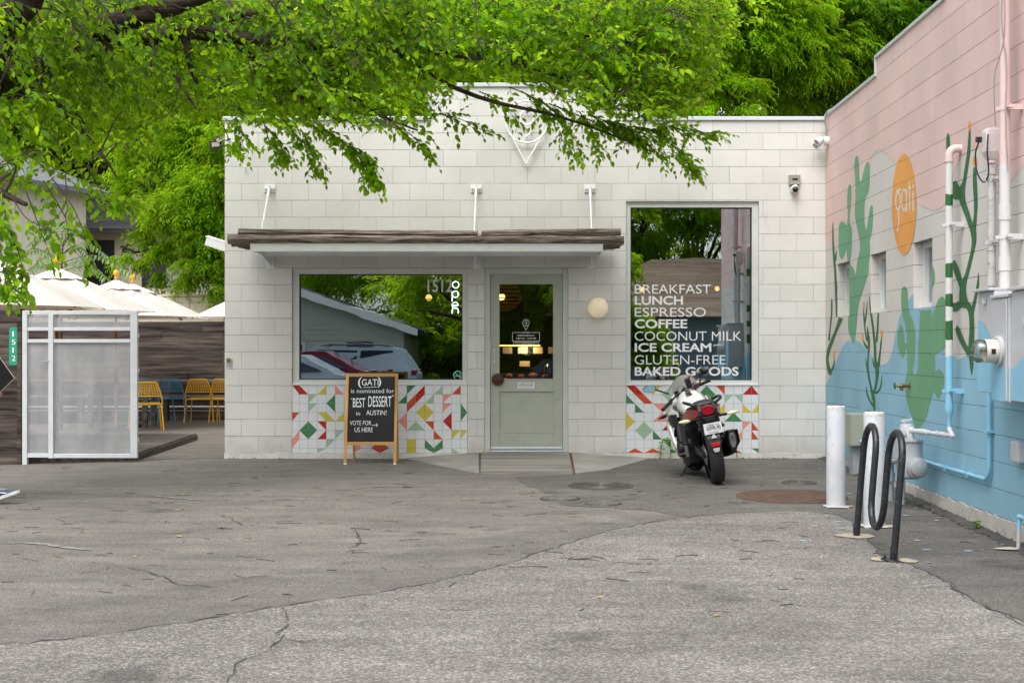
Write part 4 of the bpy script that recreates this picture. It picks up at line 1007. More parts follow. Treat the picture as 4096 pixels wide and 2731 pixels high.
d_ = (Vector((e1.x,e1.y,e1.z))-Vector((cx,yA,zt_))); 
for f0, f1, rr in ((.18,.42,.025),(.62,.70,.024),(.74,.86,.022),(.04,.10,.022)):
    p0, p1 = Vector((cx,yA,zt_))+d_*f0, Vector((cx,yA,zt_))+d_*f1; mb.cyl(p0, p1, rr, None, 14)
mb.ball(e1, .024, 0, 14, 8); mb.tube([e1, (b.x,b.y,z0-.12)], .020, 12)
mb.build('outlet_pipe', M['bollard'], t, smooth=True)
mb = MB(); yB = cy+.34
mb.tube([(cx+.02,yB,-.15),(cx+.02,yB,zt_-.01)], .022, 12); mb.ball((cx+.02,yB,zt_), .031, 0, 14, 8); mb.tube([(cx+.02,yB,zt_),(cx,cy+.09,zt_),(cx,cy+.05,zt_-.04),(cx,cy+.05,z1)], .021, 12); mb.lathe([(.001,.055),(.05,.045),(.065,.0),(.05,-.05),(.03,-.06)], (cx,cy+.14,zt_+.0), (0,0,1), 18)
mb.box((cx-.03,yB-.03,.25),(cx+.07,yB+.03,.33)); mb.bar((cx-.05,cy+.14,zt_+.07),(cx+.05,cy+.14,zt_+.09),.018,.02); mb.bar((cx,cy+.10,zt_+.08),(cx,cy+.19,zt_+.08),.018,.02); mb.build('inlet_pipe', M['bollard'], t, smooth=True)
mb = MB(); xq = gp(2046, 1150); mb.tube([(xq.x,xq.y,gz(xq.x,xq.y)-.05),(xq.x,xq.y,.30),(cx-.05,cy,.36)], .028, 12); mb.cyl((xq.x,xq.y,.12),(xq.x,xq.y,.2),.038); mb.build('support_post', GM, t, smooth=True)
# electrical service: tall conduits, meter cabinet
def vpipe(name, label, x, ytop, ybot, off, r, mat, couplings, clamps, cat='pipe', ztop=None):
    b = onw(x, ybot, off); zt2 = ztop if ztop is not None else onw(x, ytop, off).z
    t = empty(name, (b.x, b.y, 0), label, cat)
    mb = MB(); mb.cyl((0,0,b.z),(0,0,zt2), r, None, 20); mb.build('pipe', mat, t, smooth=True)
    for y, hh in couplings:
        z = onw(x, y, off).z; mb = MB(); mb.lathe([(r,-hh),(r+.006,-hh),(r+.006,hh),(r,hh)], (0,0,z), n=20); mb.build('coupling', mat, t, smooth=True)
    for y in clamps:
        mb = MB(); strap(mb, Vector((WX-off, b.y, onw(x, y, off).z)), r); mb.v = [(x_-b.x, y_-b.y, z_) for x_, y_, z_ in mb.v]; mb.build('clamp', mat, t)
    return t, b
mtall = paintband('tall_conduit_paint', [(0,PW),(onw(2308,372,.1).z,PP)], .4, .12)
tt, bt = vpipe('service_conduit', 'tall pink and white conduit running up out of the picture beside the meter cabinet', 2308, 0, 690, .105, .0385, mtall, [(488,.055),(606,.05)], [250, 545], ztop=4.9)
galv = paint('scraped_galvanised', (.52,.52,.51,1), .45, .1, 6, dirt=.9, dirtc=(.13,.13,.135,1))
tg, bgv = vpipe('galvanised_conduit', 'scraped grey conduit with a pull box at its top, beside the tall pink conduit', 2278, 400, 668, .10, .030, galv, [(392,.03),(575,.004),(648,.03)], [413, 557])
z_ = onw(2278, 368, .1).z; z2 = onw(2278, 296, .1).z
mb = MB(); hw = .055
mb.loft([[(-.05,-hw,z2-.0),(.06,-hw,z2),(.06,hw,z2),(-.05,hw,z2)], [(-.06,-hw,z2-.03),(.07,-hw,z2-.03),(.07,hw,z2-.03),(-.06,hw,z2-.03)], [(-.06,-hw,z_+.06),(.07,-hw,z_+.06),(.07,hw,z_+.06),(-.06,hw,z_+.06)], [(-.03,-.035,z_),(.03,-.035,z_),(.03,.035,z_),(-.03,.035,z_)]]); mb.cyl((0,0,z_-.03),(0,0,z_),.036); mb.build('pull_box', paint('pink_grey_box', srgb(214,205,206), .5, .05), tg, bevel=.01)
t = empty('meter_cabinet', (0,0,0), 'grey steel electric cabinet with blue lower paint and a round meter', 'electric cabinet')
off = .27
cab = paint('cabinet_grey', (.50,.51,.53,1), .42, .05, 3, dirt=.08)
yb0 = onw(2240, 700, off).y; yb1 = onw(2277, 700, off).y; yb2 = onw(2317, 700, off).y; yb3 = yb2 - .62
zt1, zbt1 = onw(2240, 672, off).z, onw(2240, 903, off).z
mb = MB(); X0 = WX-off
mb.box((X0+.02, yb1, zbt1+.01), (WX-.001, yb0, zt1)); mb.box((X0, yb2-.0, zbt1-.04), (WX-.001, yb1-.002, zt1-.06)); mb.box((X0+.015, yb3, zbt1-.03), (WX-.001, yb2-.002, zt1-.02)); mb.build('housing', cab, t, bevel=.008)
mb = MB(); mb.box((X0-.02, yb1+.0, zt1+.0015), (WX-.002, yb0+.02, zt1+.022)); mb.box((X0-.012, yb2, zt1-.058), (WX-.002, yb1-.002, zt1-.036)); mb.box((X0-.015, yb3, zt1-.018), (WX-.002, yb2-.002, zt1+.004)); mb.build('lid', cab, t, bevel=.004)
mb = MB(); mb.box((X0-.012, yb2+.02, zbt1-.03), (X0-.001, yb2+.045, zt1-.07)); mb.build('trim_strip', cab, t, bevel=.003); mb = MB(); mb.box((X0-.006,(yb1+yb0)/2-.02,zt1-.09),(X0+.018,(yb1+yb0)/2+.02,zt1-.05)); mb.build('latch', cab, t, bevel=.003); mb = MB(); mb.box((X0-.004, yb2-.3, zt1-.26),(X0+.014, yb2-.26, zt1-.2)); mb.build('latch', cab, t, bevel=.003)
mblue = paint('cabinet_blue', srgb(134,190,216), .45, .05, 4)
bpts = Bs([(1690,735),(1720,738),(1750,755),(1780,790),(1800,830),(1825,890),(1850,950),(1880,1040),(1915,1130),(1960,1195),(2000,1216),(2040,1222),(2080,1240),(2120,1200),(2180,1130),(2250,1060),(2330,1010),(2480,990)])
def offp(x, y, o_):                    # detail plate -> (Y, z) at the cabinet face
    v = onw((3250+.3826*x)*.5742, (500+.3826*y)*.5742, o_); return v.y, v.z
mb = MB()
for fx_, ya, yb_, zb_ in ((X0+.018, yb1, yb0, zbt1+.012), (X0-.002, yb2, yb1, zbt1-.038), (X0+.013, yb3, yb2, zbt1-.028)):
    L = [offp(x, y, off) for x, y in smoothpath(bpts, 5)]
    seg = [p for p in L if ya+.006 < p[0] < yb_-.006]
    if len(seg) < 2: continue
    seg = [(yb_-.006, seg[0][1])] + seg + [(ya+.006, seg[-1][1])]
    mb.poly([(fx_-.0015, y, z) for y, z in seg] + [(fx_-.0015, ya+.006, zb_+.004), (fx_-.0015, yb_-.006, zb_+.004)])
mb.build('blue_paint', mblue, t, fix=False)
mc = onw(2283, 806, off); ym, zm = (yb1+yb2)/2, onw(2290, 806, off).z
mb = MB(); mb.lathe([(.105,0),(.105,-.02),(.088,-.028)], (X0,ym,zm), (1,0,0), 32); mb.build('meter_ring', cab, t, smooth=True)
mb = MB(); mb.lathe([(.082,-.02),(.082,-.11),(.080,-.112)], (X0,ym,zm), (1,0,0), 32); mb.box((X0-.085,ym-.084,zm-.02),(X0-.055,ym-.080,zm+.015),1); mb.build('meter_body', [paint('meter_cream', srgb(206,202,190), .35, .04), M['dark']], t, smooth=True)
mb = MB(); mb.lathe([(.080,-.10),(.080,-.16),(.066,-.178),(.001,-.182)], (X0,ym,zm), (1,0,0), 32); mb.cyl((X0-.18,ym,zm-.03),(X0-.225,ym,zm-.03),.012); mb.build('meter_glass', glass_mat('meter_dome', .06, (.80,.80,.76,1), .0), t, smooth=True)
# light blue conduits along the foot of the wall
t = empty('blue_conduit', (0,0,0), 'thin light blue conduit bent from the cabinet down and along the wall foot', 'conduit')
k1 = onw(2270, 1060, .03); k0 = onw(2268, 905, .03)
mb = MB(); Xc = WX-.035; zc = onw(2250, 1096, .035).z; yc = onw(2272, 1000, .035).y
P_ = [(Xc,yc,zbt1+.02),(Xc,yc,zc+.12)] + [(Xc,yc+.10*(1-math.cos(a)),zc+.10*(1-math.sin(a))) for a in np.linspace(.15,math.pi/2,6)]
P_ += [(Xc,-4.2,zc+.0),(Xc,-2.2,zc+.0),(Xc-.02,-2.0,zc+.02),(Xc-.06,-1.75,zc+.1),(Xc-.06,-1.5,zc+.1),(Xc-.03,-1.25,zc+.06),(Xc-.03,-.95,zc+.06)]
mb.tube(P_, .0175, 12); mb.build('tube', mblue, t, smooth=True)
for y in (yc+.5, yc+1.1, -2.6):
    mb = MB(); mb.box((Xc-.022,y-.01,zc-.022),(WX-.001,y+.01,zc+.024)); mb.build('strap', mblue, t)
mb = MB(); mb.box((Xc-.03,yc-.035,zc+.36),(WX-.001,yc+.035,zc+.378)); mb.build('strap', mblue, t)
t = empty('utility_box', onw(1950, 985, .14), 'grey-green utility box low on the wall behind the first bollard', 'utility box')
v = t.location; t.location = (WX-.16, v.y, v.z)
mb = MB(); mb.box((0,-.17,-.17),(.159,.17,.17)); mb.build('box', paint('grey_green_box', srgb(150,152,138), .5, .05), t, bevel=.008)
mb = MB(); mb.box((-.006,-.176,-.165),(-.0005,.165,.165)); mb.build('cover', paint('grey_green_cover', srgb(156,158,144), .5, .05), t, bevel=.004)
mb = MB(); mb.box((.04,-.08,-.62),(.12,.08,-.171)); mb.build('stand', M['galv'] if 'galv' in M else GM, t)
t = empty('hose_tap', onw(2091, 886, 0), 'old brass hose tap with a green wheel on the blue wall', 'tap')
br_ = paint('old_brass', srgb(120,100,66), .45, .2, 20, metal=.5)
mb = MB(); mb.lathe([(.032,0),(.032,-.006),(.012,-.012),(.014,-.05),(.02,-.06),(.02,-.10),(.012,-.11),(.008,-.14)], (0,0,0), (1,0,0), 16); mb.cyl((-.08,0,0),(-.085,0,-.045),.015,.017); mb.build('body', br_, t, smooth=True)
mb = MB(); mb.tube([(-.145,.026*math.cos(a),.026*math.sin(a)) for a in np.linspace(0,6.283,17)], .006, 6); mb.bar((-.145,-.024,0),(-.145,.024,0),.006,.006); mb.bar((-.145,0,-.024),(-.145,0,.024),.006,.006); mb.build('wheel', paint('green_wheel', srgb(40,96,78), .5), t, smooth=True)
v = onw(2340, 1038, .03)
t = empty('outlet_box', (WX, v.y, v.z), 'pale grey weatherproof outlet cover near the right edge on the blue wall', 'outlet')
mb = MB(); mb.box((-.075,-.10,-.075),(-.001,.06,.08)); mb.build('cover', cab, t, bevel=.02, seg=3)
mb = MB()
for k in range(3): mb.box((-.078,.0,-.03+k*.02),(-.0745,.05,-.024+k*.02))
mb.build('vent_slot', M['cap'], t)
v = onw(2338, 1238, .09); v.z = gz(v.x, v.y)
t = empty('blue_stub_pipe', v, 'short half blue pipe rising from the ground at the lower right wall', 'pipe')
mb = MB(); mb.tube([(0,0,-.05),(.01,0,.2),(.012,0,.235)], .014, 10); mb.ball((.012,0,.24), .021, 0, 12, 8); mb.tube([(.012,0,.24),(.03,-.3,.235)], .015, 10); mb.build('pipe', paintband('stub_paint', [(0,(.45,.45,.44,1)),(.06,PB)], .5, .5), t, smooth=True)
mb = MB(); rr = random.Random(5); mb.poly([(.0+rr.uniform(.6,1.2)*.10*math.cos(a)-.05, rr.uniform(.6,1.2)*.07*math.sin(a)+.02, .014) for a in np.linspace(0,6.283,10)[:-1]]); mb.build('base_pad', paint('pale_mortar', (.50,.44,.38,1), .9, .1, 20), t)
# twin flood light at the inner corner
v = onw(1908, 314, .05)
t = empty('corner_flood_light', (WX, -.16, v.z), 'white twin head flood light in the corner where the two walls meet', 'flood light')
mb = MB(); mb.lathe([(.001,-.055),(.05,-.055),(.056,-.048),(.056,-.001)], (0,0,0), (1,0,0), 24); mb.build('junction_box', M['white'], t, smooth=True)
for (dy, dz, n_) in ((-.02,.02,0),(.06,-.01,1)):
    mb = MB(); d = Vector((-.75,-.35,-.55)).normalized(); p = Vector((-.09,dy,.0+dz))
    mb.cyl((-.05,dy*.4,0), p, .012); mb.lathe([(.001,-.02),(.026,-.015),(.036,.02),(.042,.085),(.036,.086),(.03,.05)], p, d, 20); mb.build('lamp_head', M['white'], t, smooth=True)
mb = MB(); mb.tube(smoothpath([(-.03,0,.05),(-.03,0,.16),(-.045,.0,.24),(-.03,-.02,.33),(.02,-.06,.37),(.14,-.12,.37)], 5), .010, 8); mb.build('flex_conduit', paint('grey_flex', (.27,.28,.29,1), .5), t, smooth=True)
# wires tied to the tall conduit
t = empty('cable_tie_wires', (0,0,0), 'thin grey cables tied along the tall pink conduit', 'cable')
mb = MB(); xw = bt.x-.03; yw = bt.y-.045
mb.tube(smoothpath([(xw,yw,4.9),(xw+.005,yw-.01,4.2),(xw-.01,yw+.0,3.7),(xw+.02,yw-.02,3.35),(xw+.01,yw-.03,3.0),(xw+.03,yw-.02,2.6)], 5), .005, 6); mb.tube(smoothpath([(xw+.012,yw,4.9),(xw-.004,yw-.012,4.3),(xw+.01,yw-.006,3.6),(xw-.03,yw+.09,3.3),(xw+.0,yw+.16,2.95)], 5), .004, 6)
mb.build('wire', paint('cable_grey', (.30,.31,.33,1), .6), t, smooth=True)
t = empty('black_cable', (0,0,0), 'black looped cable hanging around the pull box', 'cable')
mb = MB(); v = Vector((bgv.x, bgv.y, z_))
mb.tube(smoothpath([v+Vector(p) for p in ((-.07,.06,.16),(-.09,.10,.06),(-.08,.09,-.08),(-.05,.03,-.16),(-.04,-.05,-.10),(-.06,-.08,.05),(-.05,-.07,.18))], 6), .006, 6); mb.box(v+Vector((-.10,.04,.14)), v+Vector((-.06,.07,.18))); mb.build('wire', M['black'], t, smooth=True)

# ---------------- bollards and bike rack ----------------
def bollard(x, yb, yt, label):
    p = gp(x, yb-4); s = F/(p.y-CAMY); h = (yb-yt)/s
    t = empty('bollard', p, label, 'bollard', 'white steel bollards')
    mb = MB(); mb.lathe([(.083,-.05),(.083,h-.012),(.079,h-.003),(.001,h+.006)], n=32); mb.build('post', M['bollard'], t, smooth=True)
    mb = MB(); mb.box((-.095,-.095,-.03),(.095,.095,.012)); mb.build('base_plate', M['bollard'], t, bevel=.003)
    mb = MB(); rr = random.Random(int(x)); mb.poly([(rr.uniform(.7,1.2)*.15*math.cos(a)+.02, rr.uniform(.7,1.2)*.13*math.sin(a), .010+.0) for a in np.linspace(0,6.283,14)[:-1]]); mb.build('mortar_pad', paint('mortar_pad', srgb(160,146,124), .9, .25, 12, dirt=.7), t)
    mb = MB(); mb.lathe([(.0834,h-.03),(.0838,h-.012),(.0800,h-.0025),(.060,h+.004)], n=32); mb.build('rusted_rim', paint('rim_rust', (.58,.57,.55,1), .7, .1, 9, dirt=1, dirtc=srgb(150,92,50)), t, smooth=True)
    return t
bollard(1920, 1168, 936, 'white steel bollard next to the rusty cover, farther from the black rack')
bollard(2008, 1213, 950, 'white steel bollard directly behind the black wavy bike rack')
p1 = gp(1968, 1232); p4 = gp(2051, 1288); XR_ = (p1.x+p4.x)/2
t = empty('bike_rack', (XR_, 0, 0), 'black bent tube wave bike rack standing on the lot by the painted wall', 'bike rack')
zg1, zg4 = gz(XR_, p1.y), gz(XR_, p4.y); dy = (p4.y-p1.y)/3; ytop = .845; lean = .068
pts = [(0,p1.y,zg1-.02)]
def arc(y0, y1, zc, up, n=10):
    r = abs(y1-y0)/2; c_ = (y0+y1)/2; s_ = 1 if up else -1
    return [(0, c_+(y0-c_)*math.cos(a), zc+s_*r*1.0*math.sin(a)) for a in np.linspace(0, math.pi, n)]
zg = (zg1+zg4)/2; rr = abs(dy)/2
pts += [(0,p1.y,zg1+.4)] + arc(p1.y,p1.y+dy,zg1+ytop-rr,True) + arc(p1.y+dy,p1.y+2*dy,zg+.15+rr,False) + arc(p1.y+2*dy,p4.y,zg4+ytop+.01-rr,True) + [(0,p4.y,zg4+.4),(0,p4.y,zg4+.005)]
pts = [(lean*(z-zg)/.8, y, z) for _, y, z in pts]
mb = MB(); mb.tube(pts, .0245, 18); mb.build('tube', M['black'], t, smooth=True)
for (y, z) in ((p1.y, zg1), (p4.y, zg4)):
    mb = MB(); mb.lathe([(.0255,.0),(.0262,.002),(.0262,.075),(.0255,.078)], (.003,y,z+.02), n=18); mb.build('sleeve', M['black'], t, smooth=True)
mb = MB(); mb.lathe([(.001,.016),(.075,.014),(.078,.004)], (-.01,p4.y,zg4), (.12,0,1), 20)
mb.cyl((-.06,p4.y,zg4+.015),(-.06,p4.y,zg4+.04),.009,None,6); mb.build('foot_flange', M['black'], t, smooth=True)
mb = MB(); q_ = random.Random(3)
for (xx, yy, zz, sx, sy) in ((0,p1.y,zg1,.14,.13),(.09,p4.y-.03,zg4,.06,.09),(-.07,p4.y+.02,zg4,.07,.08)): mb.poly([(xx+q_.uniform(.8,1.2)*sx*math.cos(a), yy+q_.uniform(.8,1.2)*sy*math.sin(a), gz(XR_,yy+sy*math.sin(a))+.0105) for a in np.linspace(0,6.283,12)[:-1]])
mb.build('mortar_patch', paint('rack_mortar', srgb(158,148,130), .9, .25, 12, dirt=.6), t)
# ---------------- gate, fences, patio ----------------
GY = -.30
def X_(x, Y): return at(x, 0, Y).x
def Z_(y, Y): return at(0, y, Y).z
t = empty('metal_gate', (X_(58, GY), GY, 0), 'white steel gate with perforated metal sheets beside the dark plank fence', 'gate')
ox = X_(58, GY)
def gx(x): return X_(x, GY)-ox
def gzz(y): return Z_(y, GY)
mb = MB()
mb.box((gx(53),-.03,gzz(1069)),(gx(64),.03,gzz(713.5)))
mb.box((gx(64)+.0005,-.025,gzz(722.5)),(gx(316.5),.025,gzz(713.5))); mb.box((gx(300.5),-.025,gzz(1051)),(gx(316.5),.025,gzz(722.5)-.0005))
mb.box((gx(113),-.032,gzz(1051.5)),(gx(124),.026,gzz(722.5)-.0005))
for a, b in ((752,759.5),(778.7,787)): mb.box((gx(64)+.0005,-.024,gzz(b)),(gx(113)-.0005,.024,gzz(a))); mb.box((gx(124)+.0005,-.024,gzz(b)),(gx(300.5)-.0005,.024,gzz(a)))
mb.box((gx(64)+.0005,-.024,gzz(1050)),(gx(113)-.0005,.024,gzz(1040.5))); mb.box((gx(124)+.0005,-.026,gzz(1051)),(gx(300.5)-.0005,.026,gzz(1042)))
mb.build('gate_frame', M['gatew'], t, bevel=.003)
for a, b, c, d in ((64,113,722.5,752),(124,300.5,722.5,752),(64,113,787,1040.5),(124,300.5,787,1042)):
    mb = MB(); mb.poly([(gx(a),0,gzz(d)),(gx(b),0,gzz(d)),(gx(b),0,gzz(c)),(gx(a),0,gzz(c))]); mb.build('perforated_panel', M['perf'], t)
mb = MB(); mb.bar((gx(98),-.04,gzz(829)),(gx(113),-.04,gzz(829)),.012,.012); mb.cyl((gx(112),-.04,gzz(829)),(gx(112),0,gzz(829)),.01,None,8); mb.build('handle', M['alu'], t)
for y in (770, 850, 1010):
    mb = MB(); mb.cyl((gx(317.5)+.006,-.01,gzz(y+5)),(gx(317.5)+.006,-.01,gzz(y-5)),.009,None,8); mb.build('hinge', M['alu'], t)
def plank_fence(name, label, x0, x1, Y, z0, z1, ph, post=None, mats=None, th=.03):
    t = empty(name, ((x0+x1)/2, Y, z0), label, 'fence'); mb = MB(); z = 0; H = z1-z0; rr = random.Random(int(abs(x0*91)))
    cx = (x0+x1)/2
    while z < H-.02:
        top = min(z+ph-.0025, H); brk = x0 + rr.uniform(.25,.75)*(x1-x0) if x1-x0 > 2 else None
        segs = [(x0, brk-.002), (brk+.002, x1)] if brk else [(x0, x1)]
        for a, b in segs: y = rr.uniform(-.005,.005); mb.box((a-cx, y, z), (b-cx, y+th, top))
        z += ph
    mb.box((x0-cx, th+.006, 0), (x1-cx, th+.02, H-.03))  # unseen backing board, added to stop sky light showing through the gaps
    mb.build('planks', mats or M['fence'], t, bevel=.002)
    if post is not None:
        mb = MB(); mb.box((post[0]-cx,-.035,-.05),(post[1]-cx,.08,H+.01)); mb.build('post', M['fence'], t, bevel=.004)
    return t
plank_fence('plank_fence', 'dark stained plank fence carrying the green number plate next to the white gate', X_(-330,GY), X_(41,GY), GY, Z_(1075,GY)-.06, Z_(711,GY), .138, (X_(41.3,GY), X_(51.5,GY)))
plank_fence('plank_fence', 'long dark weathered plank fence behind the yellow and blue chairs', -11.5, -3.85, 9.6, -.12, Z_(738.5,9.6), .147, (-6.02, -5.93))
t = empty('house_number_sign', (X_(32.5,GY), GY-.006, Z_(795,GY)), 'green vertical number plate reading 1512 on the dark fence', 'sign')
mb = MB(); w_, h_ = 10.5/191, 43.5/191
P = [(-w_,-h_*.90),(-w_*.62,-h_*.97),(0,-h_),(w_*.62,-h_*.97),(w_,-h_*.90),(w_,h_*.90),(w_*.62,h_*.97),(0,h_),(-w_*.62,h_*.97),(-w_,h_*.90)]
mb.prism([(x,-.006,z) for x, z in P], (0,.005,0)); mb.build('plate', M['sign_g'], t)
mb = MB()
for k, ch in enumerate('1512'): put_text(mb, ch, (-w_*(.42 if ch != '1' else .30), -.0075, h_*(.50-.42*k)), (w_*(.80 if ch != '1' else .34),0,0), (0,0,h_*.28), .004)
mb.build('digits', M['text'], t, fix=False)

mb = MB(); dx0 = X_(317,-.1); n = 0; x = dx0
dt = empty('patio_deck', (dx0, 0, 0), 'low grey board deck behind the white gate', 'deck')
yy = -.12
while yy < 3.6:
    mb.box((-4.6,yy,.015),(-.02-(yy+.1)*.06,yy+.134,.075)); yy += .14
mb.build('boards', wood('grey_deck_board', (.05,.043,.038,1), (.16,.14,.125,1), 'X', .6, .85, .003), dt, bevel=.003)
mb = MB(); mb.prism([(.012,-.13,-.06),(.012-.22,3.61,-.06),(-.018-.22,3.61,-.06),(-.018,-.13,-.06)], (0,0,.115)); mb.box((-4.6,-.15,-.06),(-.02,-.122,.07)); mb.build('edge_board', M['deck'], dt)

# wire chairs
def make_chair(mat):
    t = empty('wire_chair')
    W0, W1, H = .25, .15, .80
    mb = MB(); mb.tube([(-.24,-.20,.44),(.24,-.20,.44),(.22,.22,.43),(-.22,.22,.43),(-.24,-.20,.44)], .010, 8)
    for k in range(9): a = -.21+.42*k/8; mb.tube([(a,-.20,.44),(a*.96,.0,.425),(a*.9,.22,.43)], .006, 6)
    for k in range(8): y = -.18+.37*k/7; mb.tube([(-.23,y,.438),(0,y,.422),(.23,y,.438)], .006, 6)
    mb.build('seat', mat, t, smooth=True)
    mb = MB(); fr = smoothpath([(-.25,.22,.43),(-.235,.25,.56),(-.165,.28,.76),(-.13,.285,.795),(0,.288,.80),(.13,.285,.795),(.165,.28,.76),(.235,.25,.56),(.25,.22,.43)], 4); mb.tube(fr, .011, 8)
    for k in range(9):
        z = .57+.21*k/8; hw = .235-(z-.56)*.33; yb = .25+.035*(z-.56)/.2
        mb.tube([(-hw,yb,z),(0,yb+.02,z),(hw,yb,z)], .0055, 6)
    for k in range(11):
        a = -1+2*k/10; mb.tube([(a*.23,.252+.02*(1-a*a),.57),(a*.15,.285+.01*(1-a*a),.79)], .0055, 6)
    mb.tube([(-.232,.252,.565),(0,.272,.565),(.232,.252,.565)], .009, 8)
    mb.build('backrest', mat, t, smooth=True)
    for sx, sy in ((-1,-1),(1,-1),(1,1),(-1,1)):
        mb = MB(); mb.tube([(sx*.235,sy*.20+(.01 if sy>0 else 0),.44),(sx*.27,sy*.25,.0)], .0115, 8); mb.build('leg', mat, t, smooth=True)
    return t
PZ = -.03
spots = [('y', 335, 6.35, 200, 'yellow wire chair nearest the gate edge, turned sideways at the table'), ('b', 356, 8.5, 160, 'blue wire chair at the table end, left one of the blue pair'), ('b', 394, 8.9, 190, 'blue wire chair nearer the bench, right one of the blue pair'),
         ('y', 464, 8.6, 180, 'yellow wire chair standing alone fully in view before the bench'), ('y', 522, 8.6, 176, 'yellow wire chair half hidden by the white building corner')]
proto = {}
for k, x, Y, rz, lab in spots:
    if k not in proto: o = proto[k] = make_chair(M['yel' if k == 'y' else 'blu'])
    else: o = copy_tree(proto[k])
    o.location = (X_(x, Y), Y, PZ); o.rotation_euler = (0, 0, R(rz)); tag(o, lab, 'chair', 'wire chairs on the patio')
t = empty('patio_table', (X_(322,7.3), 7.3, PZ), 'wooden patio table with its end showing past the gate', 'table')
mb = MB()
for k in range(6): mb.box((-.9,-.36+k*.122,.75),(.27,-.36+k*.122+.116,.785))
mb.build('tabletop', wood('grey_tabletop', (.25,.2,.15,1), (.45,.38,.3,1), 'X', .7), t, bevel=.003)
for sx in (-.78,.16):
    mb = MB(); mb.box((sx-.04,-.3,0),(sx+.04,-.22,.749)); mb.build('leg', M['deck'], t); mb = MB(); mb.box((sx-.04,.24,0),(sx+.04,.32,.749)); mb.build('leg', M['deck'], t)
t = empty('bench', (-7.0, 9.3, PZ), 'long plank bench fixed along the dark back fence', 'bench')
mb = MB(); mb.box((-3.6,-.22,.44),(3.15,.02,.475)); mb.build('seat', wood('bench_plank', (.16,.13,.11,1), (.36,.31,.27,1), 'X', .7), t, bevel=.003)
mb = MB(); mb.box((-3.6,.12,.735),(3.15,.25,.765)); mb.build('backrest_rail', wood('bench_rail', (.18,.15,.12,1), (.42,.36,.3,1), 'X', .7), t, bevel=.003)
for x in (-3.2,-1.6,0,1.4,2.9):
    mb = MB(); mb.box((x-.04,-.16,0),(x+.04,.0,.439)); mb.box((x-.03,.12,.44),(x+.03,.2,.734)); mb.build('leg', M['deck'], t)
t = empty('white_pipe', (-7, 9.42, .22), 'thin white pipe running low along the back fence', 'pipe')
mb = MB(); mb.cyl((-3.5,0,0),(3.1,0,0),.022,None,10); mb.cyl((-3.5,.02,-.07),(3.1,.02,-.07),.010,None,8); mb.build('pipe', M['white'], t, smooth=True)

# market umbrellas
CV = paint('umbrella_canvas', (.72,.69,.64,1), .85, .05, 3)
cm, cnt, cbs, cou = new_mat('umbrella_canvas_thin'); cbs.inputs['Base Color'].default_value = (.74,.71,.66,1); cbs.inputs['Roughness'].default_value = .9
tr = cnt.nodes.new('ShaderNodeBsdfTranslucent'); tr.inputs[0].default_value = (.72,.60,.46,1); mx = N(cnt, 'ShaderNodeMixShader', i0=.3)
fb = noise_n(cnt, pos(cnt), 3.0, 4); cnt.links.new(ramp(cnt, fb, [(.3,(.68,.65,.60,1)),(.7,(.78,.75,.70,1))]), cbs.inputs['Base Color'])
cnt.links.new(cbs.outputs[0], mx.inputs[1]); cnt.links.new(tr.outputs[0], mx.inputs[2]); cnt.links.new(mx.outputs[0], cou.inputs[0])
def make_umbrella():
    t = empty('market_umbrella'); RR, zt, ze = 1.36, 2.50, 1.90
    def rim(a, rad):   # canopy surface: straight ribs, sagging cloth between
        k = a/(math.pi/4); f = k-math.floor(k); sag = 1-(math.cos(math.pi/8)/math.cos((f-.5)*math.pi/4))
        r_oct = math.cos(math.pi/8)/math.cos((f-.5)*math.pi/4)
        return r_oct, (f*(1-f)*4)
    mb = MB(); nA, nR = 64, 12; vs = []
    for j in range(nR+1):
        u = .06+.94*j/nR
        for i in range(nA):
            a = 2*math.pi*i/nA; ro, sg = rim(a, u); z = zt-(zt-ze)*(u**1.12) - .03*sg*math.sin(u*math.pi*.9) + .012*sg*u
            vs.append((RR*u*ro*math.cos(a), RR*u*ro*math.sin(a), z))
    mb.add(vs, [(j*nA+i, j*nA+(i+1)%nA, (j+1)*nA+(i+1)%nA, (j+1)*nA+i) for j in range(nR) for i in range(nA)])
    mb.build('canopy', cm, t, smooth=True)
    mb = MB(); vs = []
    for j in range(5):
        u = .03+.27*j/4
        for i in range(nA):
            a = 2*math.pi*i/nA; vs.append((RR*u*math.cos(a), RR*u*math.sin(a), zt+.030-(zt-ze)*u*.98+ (.005*math.sin(a*16+1) if j == 4 else 0)))
    mb.add(vs, [(j*nA+i, j*nA+(i+1)%nA, (j+1)*nA+(i+1)%nA, (j+1)*nA+i) for j in range(4) for i in range(nA)])
    mb.build('vent_flap', CV, t, smooth='all')
    mb = MB(); mb.lathe([(.03,0),(.034,.02),(.022,.04),(.024,.055),(.044,.075),(.052,.105),(.044,.135),(.02,.152),(.001,.155)], (0,0,zt+.03), n=18); mb.build('finial', M['finial'], t, smooth=True)
    mb = MB(); mb.cyl((0,0,0),(0,0,zt),.024,None,14); mb.build('pole', M['teak'], t, smooth=True)
    mb = MB(); mb.lathe([(.001,.06),(.05,.06),(.24,.03),(.26,0)], n=24); mb.build('base', M['dark'], t, smooth=True)
    for k in range(8):
        a = k*math.pi/4; c, s = math.cos(a), math.sin(a)
        mb = MB(); mb.bar((.03*c,.03*s,zt-.045),(RR*.985*c,RR*.985*s,ze-.004),.02,.02); mb.bar((.03*c,.03*s,2.0),(RR*.5*c,RR*.5*s,zt-(zt-ze)*.47-.03),.016,.016); mb.build('rib', M['teak'], t)
    return t
